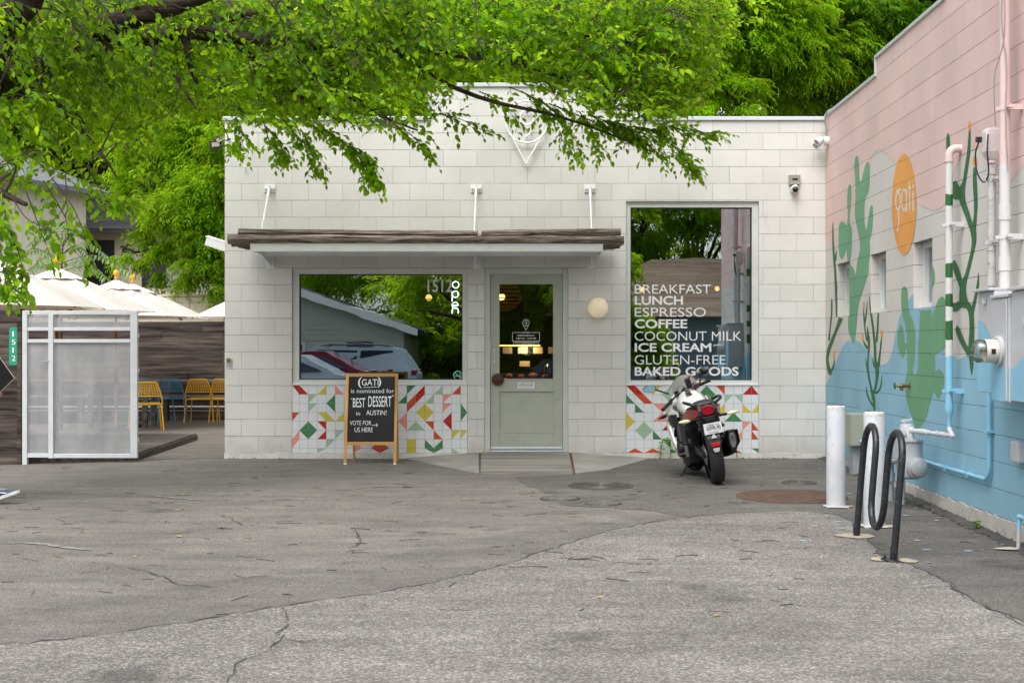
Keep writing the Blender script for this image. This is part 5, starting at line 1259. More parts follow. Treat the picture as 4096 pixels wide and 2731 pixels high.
ums = [(-10, 17.6-16.56, 701, 20, 'nearest cream umbrella, low over the number plate fence, its peak out of view'), (131, 2.9, 0, 12, 'largest cream umbrella with its whole peak seen above the white gate'), (266.5, 6.3, 0, 8, 'cream umbrella behind the biggest one, its yellow finial in the middle'),
       (304, 7.7, 0, 20, 'farthest cream umbrella peeking out behind the middle one'), (622, 7.0, 0, 4, 'cream umbrella mostly hidden behind the white building, only its tip showing')]
up = None
for x, Y, _, rz, lab in ums:
    o = up = make_umbrella() if up is None else copy_tree(up)
    o.location = (X_(x, Y), Y, PZ-.02); o.rotation_euler = (0, 0, R(rz)); tag(o, lab, 'umbrella', 'cream market umbrellas over the patio')
# fittings on the left flank of the cafe
t = empty('side_lamp', (XL, .55, Z_(567,.55)), 'white box lamp on a round plate sticking out from the left flank', 'lamp')
mb = MB(); mb.lathe([(.11,0),(.11,-.012),(.09,-.03),(.04,-.045),(.001,-.05)], (0,0,-.02), (1,0,0), 24); mb.build('mount', M['white'], t, smooth=True)
mb = MB(); mb.obox((-.19,0,.03),(.155,0,-.05),(0,.06,0),(.02,0,.062)); mb.obox((-.195,0,.075),(.155,0,-.05),(0,.063,0),(.003,0,.010)); mb.build('lamp_head', M['white'], t, bevel=.006)
t = empty('side_flood_light', (XL, .3, Z_(325,.3)), 'pair of black flood lamps at the top left corner of the wall', 'flood light')
for (cx, cz, an, wd) in ((-.10,.015,32,.085),(-.16,-.05,5,.075)):
    c, s = math.cos(R(an)), math.sin(R(an)); mb = MB(); mb.obox((cx,-.05,cz),(wd*c,0,wd*s),(-.02*s,.035,.0),(-.052*s,0,.052*c)); mb.build('lamp_head', M['dark'], t, bevel=.008)
    mb = MB(); mb.obox((cx,-.086,cz),(wd*.62*c,0,wd*.62*s),(0,.002,0),(-.026*s,0,.026*c)); mb.build('lens', paint('led_lens', (.42,.38,.30,1), .3), t)
mb = MB(); mb.cyl((0,0,0),(-.1,-.02,0),.018); mb.build('arm', M['dark'], t)
t = empty('side_speaker', (XL, .5, Z_(723,.5)), 'small white rounded fitting low on the left flank of the cafe', 'speaker')
mb = MB(); mb.ball((-.02,0,0), (.045,.05,.085), 0, 16, 10); mb.build('shell', M['white'], t, smooth='all')

# ---------------- houses behind ----------------
ha = empty('neighbour_house', (-17.6, 18.6, .0), 'cream board and batten house with grey roof behind the sumac plant', 'house', None, (0, 0, R(-19)))
def hx(Y): return -13.2-.0*(Y)
mb = MB(); mb.box((-8,-8,0),(0,9.4,6.45)); k = -7.9
while k < 9.4: mb.box((0,k,0),(.03,k+.055,6.4)); k += .33
mb.build('wall', M['sidingw'], ha)
mb = MB(); mb.prism([(.55,-8.4,6.35),(-4,-8.4,8.2),(-8.5,-8.4,6.35),(-8.5,-8.4,6.2),(-4,-8.4,8.05),(.55,-8.4,6.2)], (0,18.3,0)); mb.build('roof', paint('grey_slate', (.17,.18,.20,1), .8, .3, 9, bmp=.01), ha)
for ya, yb_, z0, z1 in ((3.2,5.4,5.0,6.1),(-3,-1,4.2,6.0)):
    mb = MB(); mb.box((.03,ya,z0),(.06,yb_,z1)); f_ = mb.build('window', M['sidingw'], ha); mb = MB(); mb.box((.061,ya+.1,z0+.1),(.07,yb_-.1,z1-.1)); mb.build('pane', M['dark'], f_)
hb = empty('neighbour_house', (-13, 30, -.5), 'beige house with a dark shingle roof behind the patio trees', 'house')
mb = MB(); mb.box((-7,0,0),(1.6,6,5.95)); mb.build('wall', M['beige'], hb)
mb = MB(); mb.prism([(-7.4,-.5,5.85),(-7.4,3.5,9.2),(-7.4,7,5.85),(-7.4,7,5.7),(-7.4,3.5,9.05),(-7.4,-.5,5.7)], (9.4,0,0)); mb.build('roof', M['shingle'], hb)
s_ = F/(30-CAMY)
mb = MB(); mb.box(((198-PX)/s_+13,-.03,1.5),((263-PX)/s_+13,-.002,5.5)); mb.build('window', M['dark'], hb)
mb = MB(); mb.box(((326-PX)/s_+13,-.03,3.9),((382-PX)/s_+13,-.002,5.4)); mb.build('window', M['dark'], hb)
hc = empty('neighbour_house', (-9.6, 24, -.5), 'grey lap sided house glimpsed under the trees beside the cafe wall', 'house')
mb = MB(); k = 0
while k < 4.4: mb.prism([(-1.4,-.0,k),(-1.4,-.025,k),(-1.4,-.005,k+.16),(-1.4,0,k+.16)], (4.0,0,0)); k += .16
mb.box((-1.4,.001,0),(2.6,4,4.6)); mb.build('wall', M['greysid'], hc)
mb = MB(); mb.prism([(-1.7,-.4,4.55),(-1.7,2,5.0),(-1.7,4.5,4.55)], (4.6,0,0)); mb.build('roof', M['shingle'], hc)
t = empty('board_fence', (-7.4, 12.4, -.2), 'beige panelled board fence behind the umbrellas', 'fence')
mb = MB(); mb.box((-2.6,0,0),(3.4,.03,2.62)); k = -2.55
while k < 3.4: mb.box((k,-.022,0),(k+.05,-.001,2.61)); k += .42
mb.box((-2.6,-.016,2.5),(3.4,-.001,2.6)); mb.build('panel', M['beige'], t)
mb = MB(); mb.box((-2.6,-.03,2.621),(3.4,.05,2.67)); mb.build('cap_rail', M['beige'], t)

# ---------------- chalkboard ----------------
YF, YT = -.70, -.50
pf = gp(850, 1064)
t = empty('chalkboard_sign', (X_(850,YF), YF, gz(-2,YF)), 'wooden A frame chalkboard with white hand lettering in front of the tiles', 'sign')
sC = F/(YF-CAMY); wd = 121/sC/2; Hh = 1.045; tilt = .20
def cb(u, h, o=0.0):                  # board coordinates: u across, h up the slope, o out of the face
    return Vector((u, tilt*h/Hh + -o*.98, h - o*.19))
def cbar(mb, u0, u1, h0, h1, th=.026, m=0):
    c = cb((u0+u1)/2, (h0+h1)/2); ez = (cb(0,1)-cb(0,0))
    ey = (cb(0,0,1)-cb(0,0,0)).normalized(); mb.obox(c, ((u1-u0)/2,0,0), ey*th/2, ez*(h1-h0)/2, m)
fw_ = .034; hb0 = .255; PN = [M['pine'], M['alu']]
PX_ = wood('varnished_pine_rail', srgb(196,142,74), srgb(232,186,116), 'X', .5, .45, .001)
for s in (-1, 1):
    mb = MB(); cbar(mb, s*wd-(fw_ if s>0 else 0), s*wd+(0 if s>0 else fw_), .012, Hh); mb.build('front_leg', M['pine'], t, bevel=.003)
    mb = MB(); cbar(mb, s*wd-(fw_ if s>0 else 0)-.001, s*wd+(0 if s>0 else fw_)+.001, .0, .0118, .028); mb.build('foot', M['alu'], t)
mb = MB(); cbar(mb, -wd+fw_, wd-fw_, Hh-.036, Hh-.001, .024); mb.build('top_rail', PX_, t, bevel=.003)
mb = MB(); cbar(mb, -wd+fw_, wd-fw_, hb0-.035, hb0, .024); mb.build('bottom_rail', PX_, t, bevel=.003)
mb = MB(); cbar(mb, -wd+fw_, wd-fw_, hb0+.0005, Hh-.0365, .008); bd = mb.build('board', M['chalk'], t)
mb = MB()
def ch(body, x0, x1, yt, yb_, bold=.0):   # from the detail plate of the sign
    u0, u1 = (x0-925)/272*(wd-fw_), (x1-925)/272*(wd-fw_)
    h1, h0 = hb0+(865-yt)/715*(Hh-.036-hb0), hb0+(865-yb_)/715*(Hh-.036-hb0)
    put_text(mb, body, cb(u0,h0,.0055), (u1-u0,0,0), cb(0,h1)-cb(0,h0), bold)
def chl(pts, w_=5):
    for (xa, ya), (xb, yb_) in zip(pts[:-1], pts[1:]):
        P = []
        d = Vector((xb-xa, yb_-ya)); d.normalize(); n = Vector((-d.y, d.x))*w_/2
        for x, y in ((xa-n.x,ya-n.y),(xb-n.x,yb_-n.y),(xb+n.x,yb_+n.y),(xa+n.x,ya+n.y)): P.append(cb((x-925)/272*(wd-fw_), hb0+(865-y)/715*(Hh-.036-hb0), .0057))
        mb.poly(P)
ch('(', 762, 806, 157, 277, .002); ch('GATI', 806, 1002, 178, 248, .002); ch(')', 992, 1034, 155, 272, .002); chl([(822,270),(982,264)])
ch('is nominated for', 683, 1187, 284, 330, -.004); ch('“', 684, 702, 384, 402); ch('BEST', 708, 852, 385, 488, .004); ch('DESSERT', 888, 1160, 365, 482, .004); ch('”', 1166, 1184, 352, 372)
ch('in', 750, 795, 535, 575, -.004); ch('AUSTIN!', 867, 1104, 520, 572, -.004); ch('VOTE FOR', 678, 928, 634, 682, -.006); ch('US HERE', 736, 948, 706, 758, -.006)
chl([(935,682),(1003,680)]); chl([(984,660),(1004,680),(984,702)])
mb.build('lettering', M['chalkw'], bd, fix=False)
for s in (-1, 1):
    mb = MB(); u = s*(wd-.045); mb.bar((u+.02,tilt+.035,Hh-.04),(u+.02,.42,.012),.034,.022,(1,0,0)); mb.build('back_leg', M['pine'], t, bevel=.003)
mb = MB(); mb.box((-wd+.05,.33,.25),(wd-.05,.35,.29)); mb.build('back_rail', PX_, t)

# ---------------- person walking in at the left edge ----------------
def skinned(name, chains, mat, parent, sub=2):
    vs = []; es = []; rad = []
    for ch_ in chains:
        idx = []
        for p in ch_:
            key = tuple(round(v, 4) for v in p[:3]); hit = None
            for i, q in enumerate(vs):
                if all(abs(q[k]-key[k]) < 1e-4 for k in range(3)): hit = i
            if hit is None: vs.append(key); rad.append(p[3]); hit = len(vs)-1
            idx.append(hit)
        es += [(a, b) for a, b in zip(idx[:-1], idx[1:]) if a != b]
    me = bpy.data.meshes.new(name); me.from_pydata(vs, es, []); me.materials.append(mat)
    o = bpy.data.objects.new(name, me); COL.objects.link(o); o.parent = parent
    sk = o.modifiers.new('skin', 'SKIN'); sk.use_smooth_shade = True
    for i, sv in enumerate(me.skin_vertices[0].data): r_ = rad[i]; sv.radius = r_ if isinstance(r_, tuple) else (r_, r_); sv.use_root = (i == 0)
    s = o.modifiers.new('sub', 'SUBSURF'); s.levels = sub; s.render_levels = sub
    return o
SKIN = paint('skin', srgb(206,150,124), .55, .06, 30)
fp = gp(2, 1150); pY = fp.y; pg = gz(fp.x, pY)
ps = empty('person', (fp.x-.585, pY, pg), 'person stepping in at the left edge holding a black folder, blue canvas shoe forward', 'person')
hip = (0,0,.92,.15)
body = [[hip,(0,0,1.10,.145),(.01,0,1.30,.17),(.02,0,1.43,.11),(.03,0,1.50,.055),(.05,0,1.58,.085),(.06,0,1.66,.10),(.06,0,1.73,.07)],
        [hip,(.03,-.09,.86,.10),(.27,-.10,.50,.065),(.40,-.10,.47,.064),(.47,-.10,.30,.055),(.545,-.10,.12,.038)],
        [hip,(-.02,.09,.86,.10),(-.10,.10,.48,.066),(-.27,.10,.26,.055),(-.40,.10,.13,.04)],
        [(.02,0,1.43,.11),(.01,-.17,1.41,.06),(-.02,-.22,1.25,.048),(.03,-.24,1.10,.043),(.20,-.23,1.02,.036),(.40,-.20,.965,.030),(.53,-.19,.965,.030),(.60,-.19,.965,.026)],
        [(.02,0,1.43,.11),(.0,.17,1.41,.06),(-.05,.22,1.2,.048),(-.08,.23,1.05,.042),(.02,.23,.88,.032),(.05,.23,.80,.035)]]
skinned('body', body, SKIN, ps)
for k, (dy, L) in enumerate(((-.034,.062),(-.012,.07),(.010,.066),(.030,.052))):
    skinned('finger', [[(.595,-.19+dy*.9,.965,.0095),(.63,-.195+dy,.968,.0095),(.63+L*.45,-.20+dy,.985,.009),(.63+L*.55,-.195+dy,1.01,.008)]], SKIN, ps, 2)
skinned('thumb', [[(.55,-.20,.975,.012),(.58,-.235,.99,.011),(.62,-.245,1.005,.009)]], SKIN, ps, 2)
skinned('shirt', [[(0,0,.90,.165),(0,0,1.10,.16),(.01,0,1.30,.185),(.02,0,1.44,.12)], [(.02,0,1.44,.12),(.01,-.18,1.41,.075),(-.02,-.23,1.24,.07)], [(.02,0,1.44,.12),(.0,.18,1.41,.075),(-.05,.23,1.2,.07)]], paint('grey_shirt', (.25,.26,.28,1), .9, .1), ps)
skinned('shorts', [[(0,0,.93,.165),(0,0,.86,.16)], [(0,0,.86,.16),(.04,-.09,.82,.115),(.20,-.10,.60,.095)], [(0,0,.86,.16),(-.03,.09,.82,.115),(-.08,.10,.58,.095)]], paint('navy_shorts', (.03,.035,.06,1), .9, .1), ps)
mb = MB(); mb.ball((.035,0,1.70),(.105,.095,.10),0,18,12); mb.build('hair', paint('brown_hair', (.05,.03,.02,1), .6), ps, smooth='all')
mb = MB(); mb.ball((.15,0,1.62),(.02,.014,.02),0,10,8); mb.ball((.125,-.035,1.65),.012,0,10,8); mb.ball((.125,.035,1.65),.012,0,10,8); mb.ball((.05,-.095,1.63),(.018,.01,.03),0,10,8); mb.ball((.05,.095,1.63),(.018,.01,.03),0,10,8); mb.build('face', SKIN, ps, smooth='all')
SH, SOLE = paint('blue_canvas', srgb(70,86,112), .9, .1, 30), paint('white_rubber', (.62,.62,.61,1), .6, .05, 20, dirt=.3)
def shoe(origin, ang, nm='shoe'):
    Mx = Matrix.Translation(origin) @ Matrix.Rotation(-ang, 4, 'Y')
    S = [(-.085,.030,.060,.105),(-.06,.036,.0,.095),(-.01,.038,.0,.100),(.04,.040,.0,.088),(.09,.046,.0,.066),(.14,.048,.0,.050),(.185,.040,.0,.040),(.205,.020,.0,.028)]
    mb = MB(); mb.M = Mx; rings = []
    for x, w_, _, h in S:
        rings.append([(x, w_*math.cos(a)*(1 if math.sin(a) < .2 else .8), .02+(h-.02)*max(0, math.sin(a))) for a in np.linspace(0, math.pi, 9)])
    mb.loft(rings); o = mb.build(nm, SH, ps, smooth=True)
    mb = MB(); mb.M = Mx; P = [(-.092,-.028),(-.06,-.040),(0,-.041),(.09,-.050),(.15,-.050),(.195,-.036),(.212,0),(.195,.036),(.15,.050),(.09,.050),(0,.041),(-.06,.040),(-.092,.028)]
    mb.prism([(x,y,-.004) for x, y in P], (0,0,.03)); mb.build('sole', SOLE, o, bevel=.004)
    mb = MB(); mb.M = Mx
    for sgn in (-1,): mb.tube(smoothpath([(-.075,-.038,.055),(-.02,-.043,.045),(.03,-.046,.062),(.075,-.049,.05),(.11,-.049,.032)], 4), .006, 6)
    mb.build('side_stripe', SOLE, o, smooth=True)
    mb = MB(); mb.M = Mx
    for k in range(4): mb.tube([(.02+k*.022,-.026,.094-k*.008),(.025+k*.022,0,.102-k*.009),(.02+k*.022,.026,.094-k*.008)], .004, 6)
    mb.tube([(.0,-.01,.105),(-.01,-.03,.125),(.02,-.035,.11)], .004, 6); mb.build('laces', SOLE, o, smooth=True)
shoe((.60,-.10,.035), R(20)); shoe((-.40,.10,.075), R(-35))
fo = empty('black_folder', (fp.x-.62+.69, pY-.235, pg+1.01), 'glossy black folder with a thin white edge in a hand at the left edge', 'folder')
def fold(y0, y1, inset, m):
    P = [(-.15,.54),(.148,.128),(.008,-.008),(-.29,.404)]
    c = Vector((sum(p[0] for p in P)/4, sum(p[1] for p in P)/4)); mb = MB()
    mb.prism([((p[0]-c.x)*inset+c.x, y0, (p[1]-c.y)*inset+c.y) for p in P], (0, y1-y0, 0)); return mb
fold(-.010,.0,1.0,0).build('inner_leaf', paint('folder_white_edge', (.7,.7,.7,1), .5), fo)
fold(-.014,-.0105,.985,0).build('cover', paint('folder_black', (.008,.008,.009,1), .25), fo)
# ---------------- motorcycle ----------------
rc = gp(1649, 1111); LEAN = -11.0
mo = empty('motorcycle', rc, 'white sport motorcycle with red tail seen from behind, leaning on its stand by the tiles', 'motorcycle', None, (math.atan(.014), R(LEAN), R(2)))
BK = paint('bike_black_plastic', (.010,.010,.011,1), .42, .3, 8, spec=.3); BK2 = paint('bike_satin_black', (.014,.014,.016,1), .34, .3, 8, spec=.35)
WP = paint('pearl_white_paint', (.72,.71,.69,1), .22, .04, 3, coat=.6); RD = paint('tail_red', (.30,.006,.010,1), .35, .1, 4, coat=.15)
LR, _, _, _ = new_mat('red_lens'); LR.node_tree.nodes['Principled BSDF'].inputs['Base Color'].default_value = (.22,.006,.010,1); LR.node_tree.nodes['Principled BSDF'].inputs['Roughness'].default_value = .12
CL = paint('clear_amber_lens', (.62,.56,.34,1), .15, .25, 60); MT = paint('bike_metal', (.32,.32,.33,1), .35, .2, 12, metal=.8)
TY, tnt, tbs, _ = new_mat('tyre_rubber'); tbs.inputs['Base Color'].default_value = (.016,.016,.017,1); tbs.inputs['Roughness'].default_value = .62
def tyre_tread(parent, c, Rr, wd, prof_n=14, axis=(1,0,0), n=64, grooves=26):
    """round section tyre with slanting tread grooves pressed into it"""
    ax = Vector(axis).normalized(); x = Vector((0,1,0)) - ax*ax.y; x.normalize(); y = ax.cross(x); c = Vector(c)
    mb = MB(); vs = []; n = grooves*8; m = 22
    for i in range(n):
        a = 2*math.pi*i/n
        for j in range(m):
            b = -1+2*j/(m-1); th = b*1.55
            w_ = wd/2*math.sin(th); rr = Rr - wd*.50*(1-math.cos(th))*.92
            ph = (i/8 + abs(b)*1.5 + (0.5 if b > 0 else 0)) % 1
            if .18 < abs(b) < .72 and ph < .17: rr -= .005
            if abs(abs(b)-.10) < .05: rr -= .003
            vs.append(c + ax*w_ + (x*math.cos(a)+y*math.sin(a))*rr)
    mb.add(vs, [(i*m+j, ((i+1)%n)*m+j, ((i+1)%n)*m+j+1, i*m+j+1) for i in range(n) for j in range(m-1)])
    return mb.build('tyre', TY, parent, smooth=True)
def wheel(c, Rr, wd, axis, spokes=5):
    ax = Vector(axis).normalized(); c = Vector(c); mb = MB(); ri = Rr-wd*.62
    mb.lathe([(ri-.03,-wd*.32),(ri+.012,-wd*.36),(ri+.012,-wd*.30),(ri-.012,-wd*.1),(ri-.012,wd*.1),(ri+.012,wd*.30),(ri+.012,wd*.36),(ri-.03,wd*.32),(ri-.022,0),(ri-.03,-wd*.32)], c, ax, 40)
    mb.lathe([(.012,-.07),(.045,-.07),(.05,-.02),(.05,.02),(.045,.07),(.012,.07)], c, ax, 20)
    x = ax.orthogonal().normalized(); y = ax.cross(x)
    for k in range(spokes):
        a = 2*math.pi*k/spokes; d = x*math.cos(a)+y*math.sin(a)
        for e in (-.18,.18):
            d2 = x*math.cos(a+e)+y*math.sin(a+e); mb.bar(c+d*.04, c+d2*(ri-.02), .022, .03, ax)
    mb.lathe([(.06,.055),(.135,.055),(.135,.061),(.06,.061)], c, ax, 30)
    w_ = mb.build('wheel', BK2, mo, smooth=True); tyre_tread(w_, c, Rr, wd, axis=axis); return w_
RW = Vector((0,0,.312)); wheel(RW, .312, .142, (1,0,0))
ST = R(16); sax = Vector((math.cos(ST), math.sin(ST), 0))     # front wheel turned to the left
FWc = Vector((-.012,1.345,.298)); wheel(FWc, .298, .112, sax)
# swingarm, chain side and frame
mb = MB()
for s in (-1, 1):
    mb.loft([[(s*.085-.016,-.05,.29),(s*.085+.016,-.05,.29),(s*.085+.016,-.05,.34),(s*.085-.016,-.05,.34)], [(s*.10-.02,.25,.30),(s*.10+.02,.25,.30),(s*.10+.02,.25,.385),(s*.10-.02,.25,.385)], [(s*.10-.022,.50,.32),(s*.10+.022,.50,.32),(s*.10+.022,.50,.42),(s*.10-.022,.50,.42)]])
mb.box((-.09,.42,.33),(.09,.50,.40)); mb.build('swingarm', BK2, mo, bevel=.008)
mb = MB(); mb.tube([(-.072,-.07,.26),(-.078,.48,.30)], .010, 6); mb.tube([(-.072,-.07,.36),(-.078,.48,.37)], .010, 6); mb.lathe([(.06,-.006),(.105,-.006),(.105,.006),(.06,.006)], (-.072,0,.312), (1,0,0), 28)
for k in range(26): y = -.05+.5*k/25; mb.box((-.088,y,.262+.07*(y+.05)*.9-.0),( -.062,y+.010,.276+.07*(y+.05)*.9))
mb.build('chain', MT, mo)
mb = MB(); mb.cyl((0,.20,.42),(0,.42,.62),.032,None,14); mb.lathe([(.045,0),(.045,.012)], (0,.28,.50), (0,.74,.67), 14)
for k in range(6): mb.lathe([(.036,-.008),(.048,0),(.036,.008)], Vector((0,.24,.455))+Vector((0,.02,.021))*k, (0,.7,.71), 14)
mb.build('shock_absorber', MT, mo, smooth=True)
mb = MB()
mb.loft([[(-.17,.46,.20),(.17,.46,.20),(.17,.46,.55),(-.17,.46,.55)], [(-.20,.62,.14),(.20,.62,.14),(.20,.62,.60),(-.20,.62,.60)], [(-.19,.95,.16),(.19,.95,.16),(.19,.95,.62),(-.19,.95,.62)], [(-.14,1.08,.28),(.14,1.08,.28),(.14,1.08,.6),(-.14,1.08,.6)]])
mb.lathe([(.001,-.04),(.07,-.036),(.082,-.01),(.082,.02)], (-.215,.68,.34), (1,0,0), 20); mb.lathe([(.001,.05),(.09,.04),(.10,.0)], (.215,.72,.36), (1,0,0), 20)
mb.tube(smoothpath([(.05,1.04,.42),(.06,1.10,.25),(.05,.92,.13),(.08,.6,.14),(.14,.42,.22),(.16,.30,.27)], 5), .024, 10); mb.build('engine', BK, mo, bevel=.012)
mb = MB(); mb.box((-.17,1.09,.36),(.17,1.12,.64))
for k in range(12): mb.box((-.165,1.085,.38+k*.021),(.165,1.089,.386+k*.021))
mb.build('radiator', BK, mo)
mb = MB(); mb.tube([(-.13,.52,.40),(-.15,.62,.62),(-.12,.95,.80),(-.05,1.08,.86)], .024, 10); mb.tube([(.13,.52,.40),(.15,.62,.62),(.12,.95,.80),(.05,1.08,.86)], .024, 10); mb.tube([(-.11,.50,.60),(-.10,.10,.72),(-.07,-.15,.77)], .016, 8); mb.tube([(.11,.50,.60),(.10,.10,.72),(.07,-.15,.77)], .016, 8); mb.build('subframe', BK2, mo, smooth=True)
# tank and cover
def oval(y, z0, z1, w_, n=16, p=2.6, xo=0.0, flat=0.0):
    out = []
    for k in range(n):
        a = 2*math.pi*k/n; c, s = math.cos(a), math.sin(a)
        cx = math.copysign(abs(c)**(2/p), c); sz = math.copysign(abs(s)**(2/p), s)
        out.append((xo+w_*cx*(1-.25*max(0, sz)), y, (z0+z1)/2+(z1-z0)/2*sz))
    return out
mb = MB(); mb.loft([oval(.47,.68,.74,.07), oval(.50,.66,.80,.10), oval(.56,.65,.855,.135), oval(.66,.64,.905,.15), oval(.78,.64,.935,.165), oval(.90,.66,.935,.158), oval(.98,.70,.90,.125), oval(1.01,.74,.85,.09)])
mb.build('fuel_tank', WP, mo, smooth='all', sub=1)
mb = MB()
for k in range(3): mb.obox((-.035+.0,.62+k*.045,.897+k*.017),(.034-k*.005,0,0),(0,.012,.005),(0,-.002,.004))
mb.build('tank_vents', BK, mo, bevel=.002)
mb = MB(); mb.lathe([(.001,.008),(.04,.006),(.046,0)], (.0,.80,.934), (0,-.1,1), 20); mb.build('fuel_cap', MT, mo, smooth=True)
# side fairings: shaped shells left and right
def shell(P, thick, name, mat, flip=1):
    mb = MB(); n = len(P); outer = [Vector((flip*x, y, z)) for x, y, z in P]; inner = [Vector((flip*(abs(x)-thick), y, z)) for x, y, z in P]
    c1 = sum(outer, Vector())/n + Vector((flip*.014,0,0)); c2 = sum(inner, Vector())/n
    vs = outer+inner+[c1, c2]; fs = [(k,(k+1)%n,2*n) for k in range(n)] + [(n+(k+1)%n,n+k,2*n+1) for k in range(n)] + [(k,n+k,n+(k+1)%n,(k+1)%n) for k in range(n)]
    mb.add(vs, fs); return mb.build(name, mat, mo, smooth=True, bevel=.004)
for f in (-1, 1):
    shell([(.185,.92,.83),(.25,1.02,.80),(.24,1.30,.78),(.205,1.38,.70),(.255,1.20,.56),(.275,1.02,.62),(.25,.90,.70)], .02, 'upper_fairing', WP, f)
    shell([(.275,1.02,.62),(.265,1.18,.56),(.255,1.12,.42),(.25,.95,.30),(.222,.72,.20),(.235,.70,.26),(.255,.86,.42),(.27,.93,.58)], .02, 'side_fairing', WP, f)
    shell([(.20,.98,.29),(.225,1.06,.36),(.19,1.06,.20),(.15,.92,.12),(.13,.52,.12),(.17,.56,.20),(.20,.75,.215)], .02, 'belly_pan', BK, f)
    shell([(.235,.90,.70),(.256,1.0,.63),(.24,.90,.55),(.20,.78,.60),(.19,.80,.70)], .014, 'inner_panel', BK2, f)
mb = MB(); mb.loft([oval(1.06,.74,.92,.19,16,2.4), oval(1.18,.70,.93,.20,16,2.4), oval(1.32,.66,.90,.175,16,2.4), oval(1.44,.64,.82,.12,16,2.4), oval(1.49,.66,.75,.06,16,2.4)]); mb.build('front_cowl', WP, mo, smooth='all', sub=1)
gm_, gnt_, gb_, go_ = new_mat('smoked_screen'); gnt_.nodes.remove(gb_); t1 = gnt_.nodes.new('ShaderNodeBsdfTransparent'); t1.inputs[0].default_value = (.93,.94,.94,1); t2 = N(gnt_, 'ShaderNodeBsdfAnisotropic', Roughness=.05); lw_ = N(gnt_, 'ShaderNodeLayerWeight', Blend=.18); m_ = gnt_.nodes.new('ShaderNodeMixShader')
gnt_.links.new(lw_.outputs['Fresnel'], m_.inputs[0]); gnt_.links.new(t1.outputs[0], m_.inputs[1]); gnt_.links.new(t2.outputs[0], m_.inputs[2]); gnt_.links.new(m_.outputs[0], go_.inputs[0])
mb = MB(); rows = []
for k in range(7):
    u = k/6; y = 1.40-.34*u; z = .875+.235*u-.03*u*u; hw = .155-.05*u**2.2-(.02 if k == 6 else 0)
    rows.append([(hw*math.sin(a)*1.0, y-.10*(1-math.cos(a))*.9, z-.02*(1-math.cos(a))) for a in np.linspace(-1.45,1.45,13)])
vs = [p for r_ in rows for p in r_]; mb.add(vs, [(i*13+j,i*13+j+1,(i+1)*13+j+1,(i+1)*13+j) for i in range(6) for j in range(12)]); mb.build('windscreen', gm_, mo, smooth='all')
mb = MB(); mb.tube([rows[k][0] for k in range(7)]+rows[6][1:]+[rows[k][12] for k in range(5,-1,-1)], .0035, 6); mb.build('screen_edge', paint('screen_edge', (.30,.31,.32,1), .3), mo, smooth=True)
mb = MB(); mb.lathe([(.001,.0),(.052,.0),(.056,-.01),(.056,-.05)], (-.035,1.10,.925), (0,-.72,.69), 24); mb.lathe([(.001,.0),(.03,.0),(.034,-.01),(.034,-.05)], (.055,1.10,.925), (0,-.72,.69), 20); mb.box((-.12,1.09,.85),(.12,1.16,.92)); mb.build('instruments', BK2, mo, smooth=True)
mb = MB(); mb.lathe([(.001,.003),(.046,.003)], (-.035,1.10,.925), (0,-.72,.69), 24); mb.build('dial', MT, mo, smooth=True)
# fork, front mudguard
fx = sax; rake = Vector((0,-.40,.917)).normalized()
for s in (-1, 1):
    p0 = FWc + fx*(.085*s); mb = MB(); mb.cyl(p0, p0+rake*.34, .027, None, 14); mb.cyl(p0+rake*.34, p0+rake*.64, .020, None, 14); mb.build('fork_leg', MT, mo, smooth=True)
mb = MB(); fwd = Vector((-math.sin(ST), math.cos(ST), 0)); rows = []
for a in np.linspace(R(15), R(150), 12):
    rows.append([FWc + (fwd*math.cos(a)+Vector((0,0,1))*math.sin(a))*(.318-.03*abs(b)**2) + fx*(.072*b) for b in np.linspace(-1,1,7)])
mb.add([p for r_ in rows for p in r_], [(i*7+j,i*7+j+1,(i+1)*7+j+1,(i+1)*7+j) for i in range(11) for j in range(6)]); mb.build('front_mudguard', BK, mo, smooth='all')
# handlebars, grips, levers, mirrors
Lb, Rb = [Vector(p) for p in ((-.10,1.00,.895),(-.315,.80,.775))], [Vector(p) for p in ((.09,1.06,.93),(.275,1.0,.975))]
for (a, b) in (Lb, Rb):
    d = (b-a).normalized(); mb = MB(); mb.cyl(a, b, .011, None, 10); mb.build('handlebar', BK2, mo, smooth=True)
    mb = MB(); q0 = a+d*((b-a).length-.135); pr = [(.016,0),(.0185,.006)]
    for k in range(10): pr += [(.0185,.012+k*.011),(.0165,.0165+k*.011)]
    pr += [(.021,.124),(.021,.133),(.010,.137),(.001,.138)]; mb.lathe(pr, q0, d, 16); mb.build('grip', BK, mo, smooth=True)
    mb = MB(); q1 = q0-d*.03; mb.obox(q1, d*.03, Vector((0,.02,0)), Vector((0,.006,.024))); f_ = Vector((0,.05,-.006)); mb.tube([q1+f_*.6, q1+f_*1.1+d*.05, q0+d*.135+f_*.85], [.008,.007,.006], 8); mb.build('switch_and_lever', BK2, mo, smooth=True)
mb = MB(); mb.box((.165,.985,.955),(.185,1.0,.975)); mb.build('stop_switch', RD, mo, bevel=.004)
mb = MB(); mb.cyl((-.03,1.06,.89),(.0,1.05,.94),.03); mb.box((-.10,1.03,.88),(.10,1.09,.905)); mb.build('top_clamp', BK2, mo, bevel=.006)
mb = MB(); mb.obox((.035,1.00,.985),(.030,0,.010),(0,.012,.008),(-.012,-.02,.055)); mb.build('phone_mount', BK2, mo, bevel=.008)
for dx, dz in ((-.005,.045),(.060,-.02),(.030,.055)):
    mb = MB(); mb.obox((.035+dx-.012,.99,.985+dz+.012),(.012,0,.004),(0,.014,0),(-.004,0,.012)); mb.build('phone_clip', RD, mo, bevel=.005)
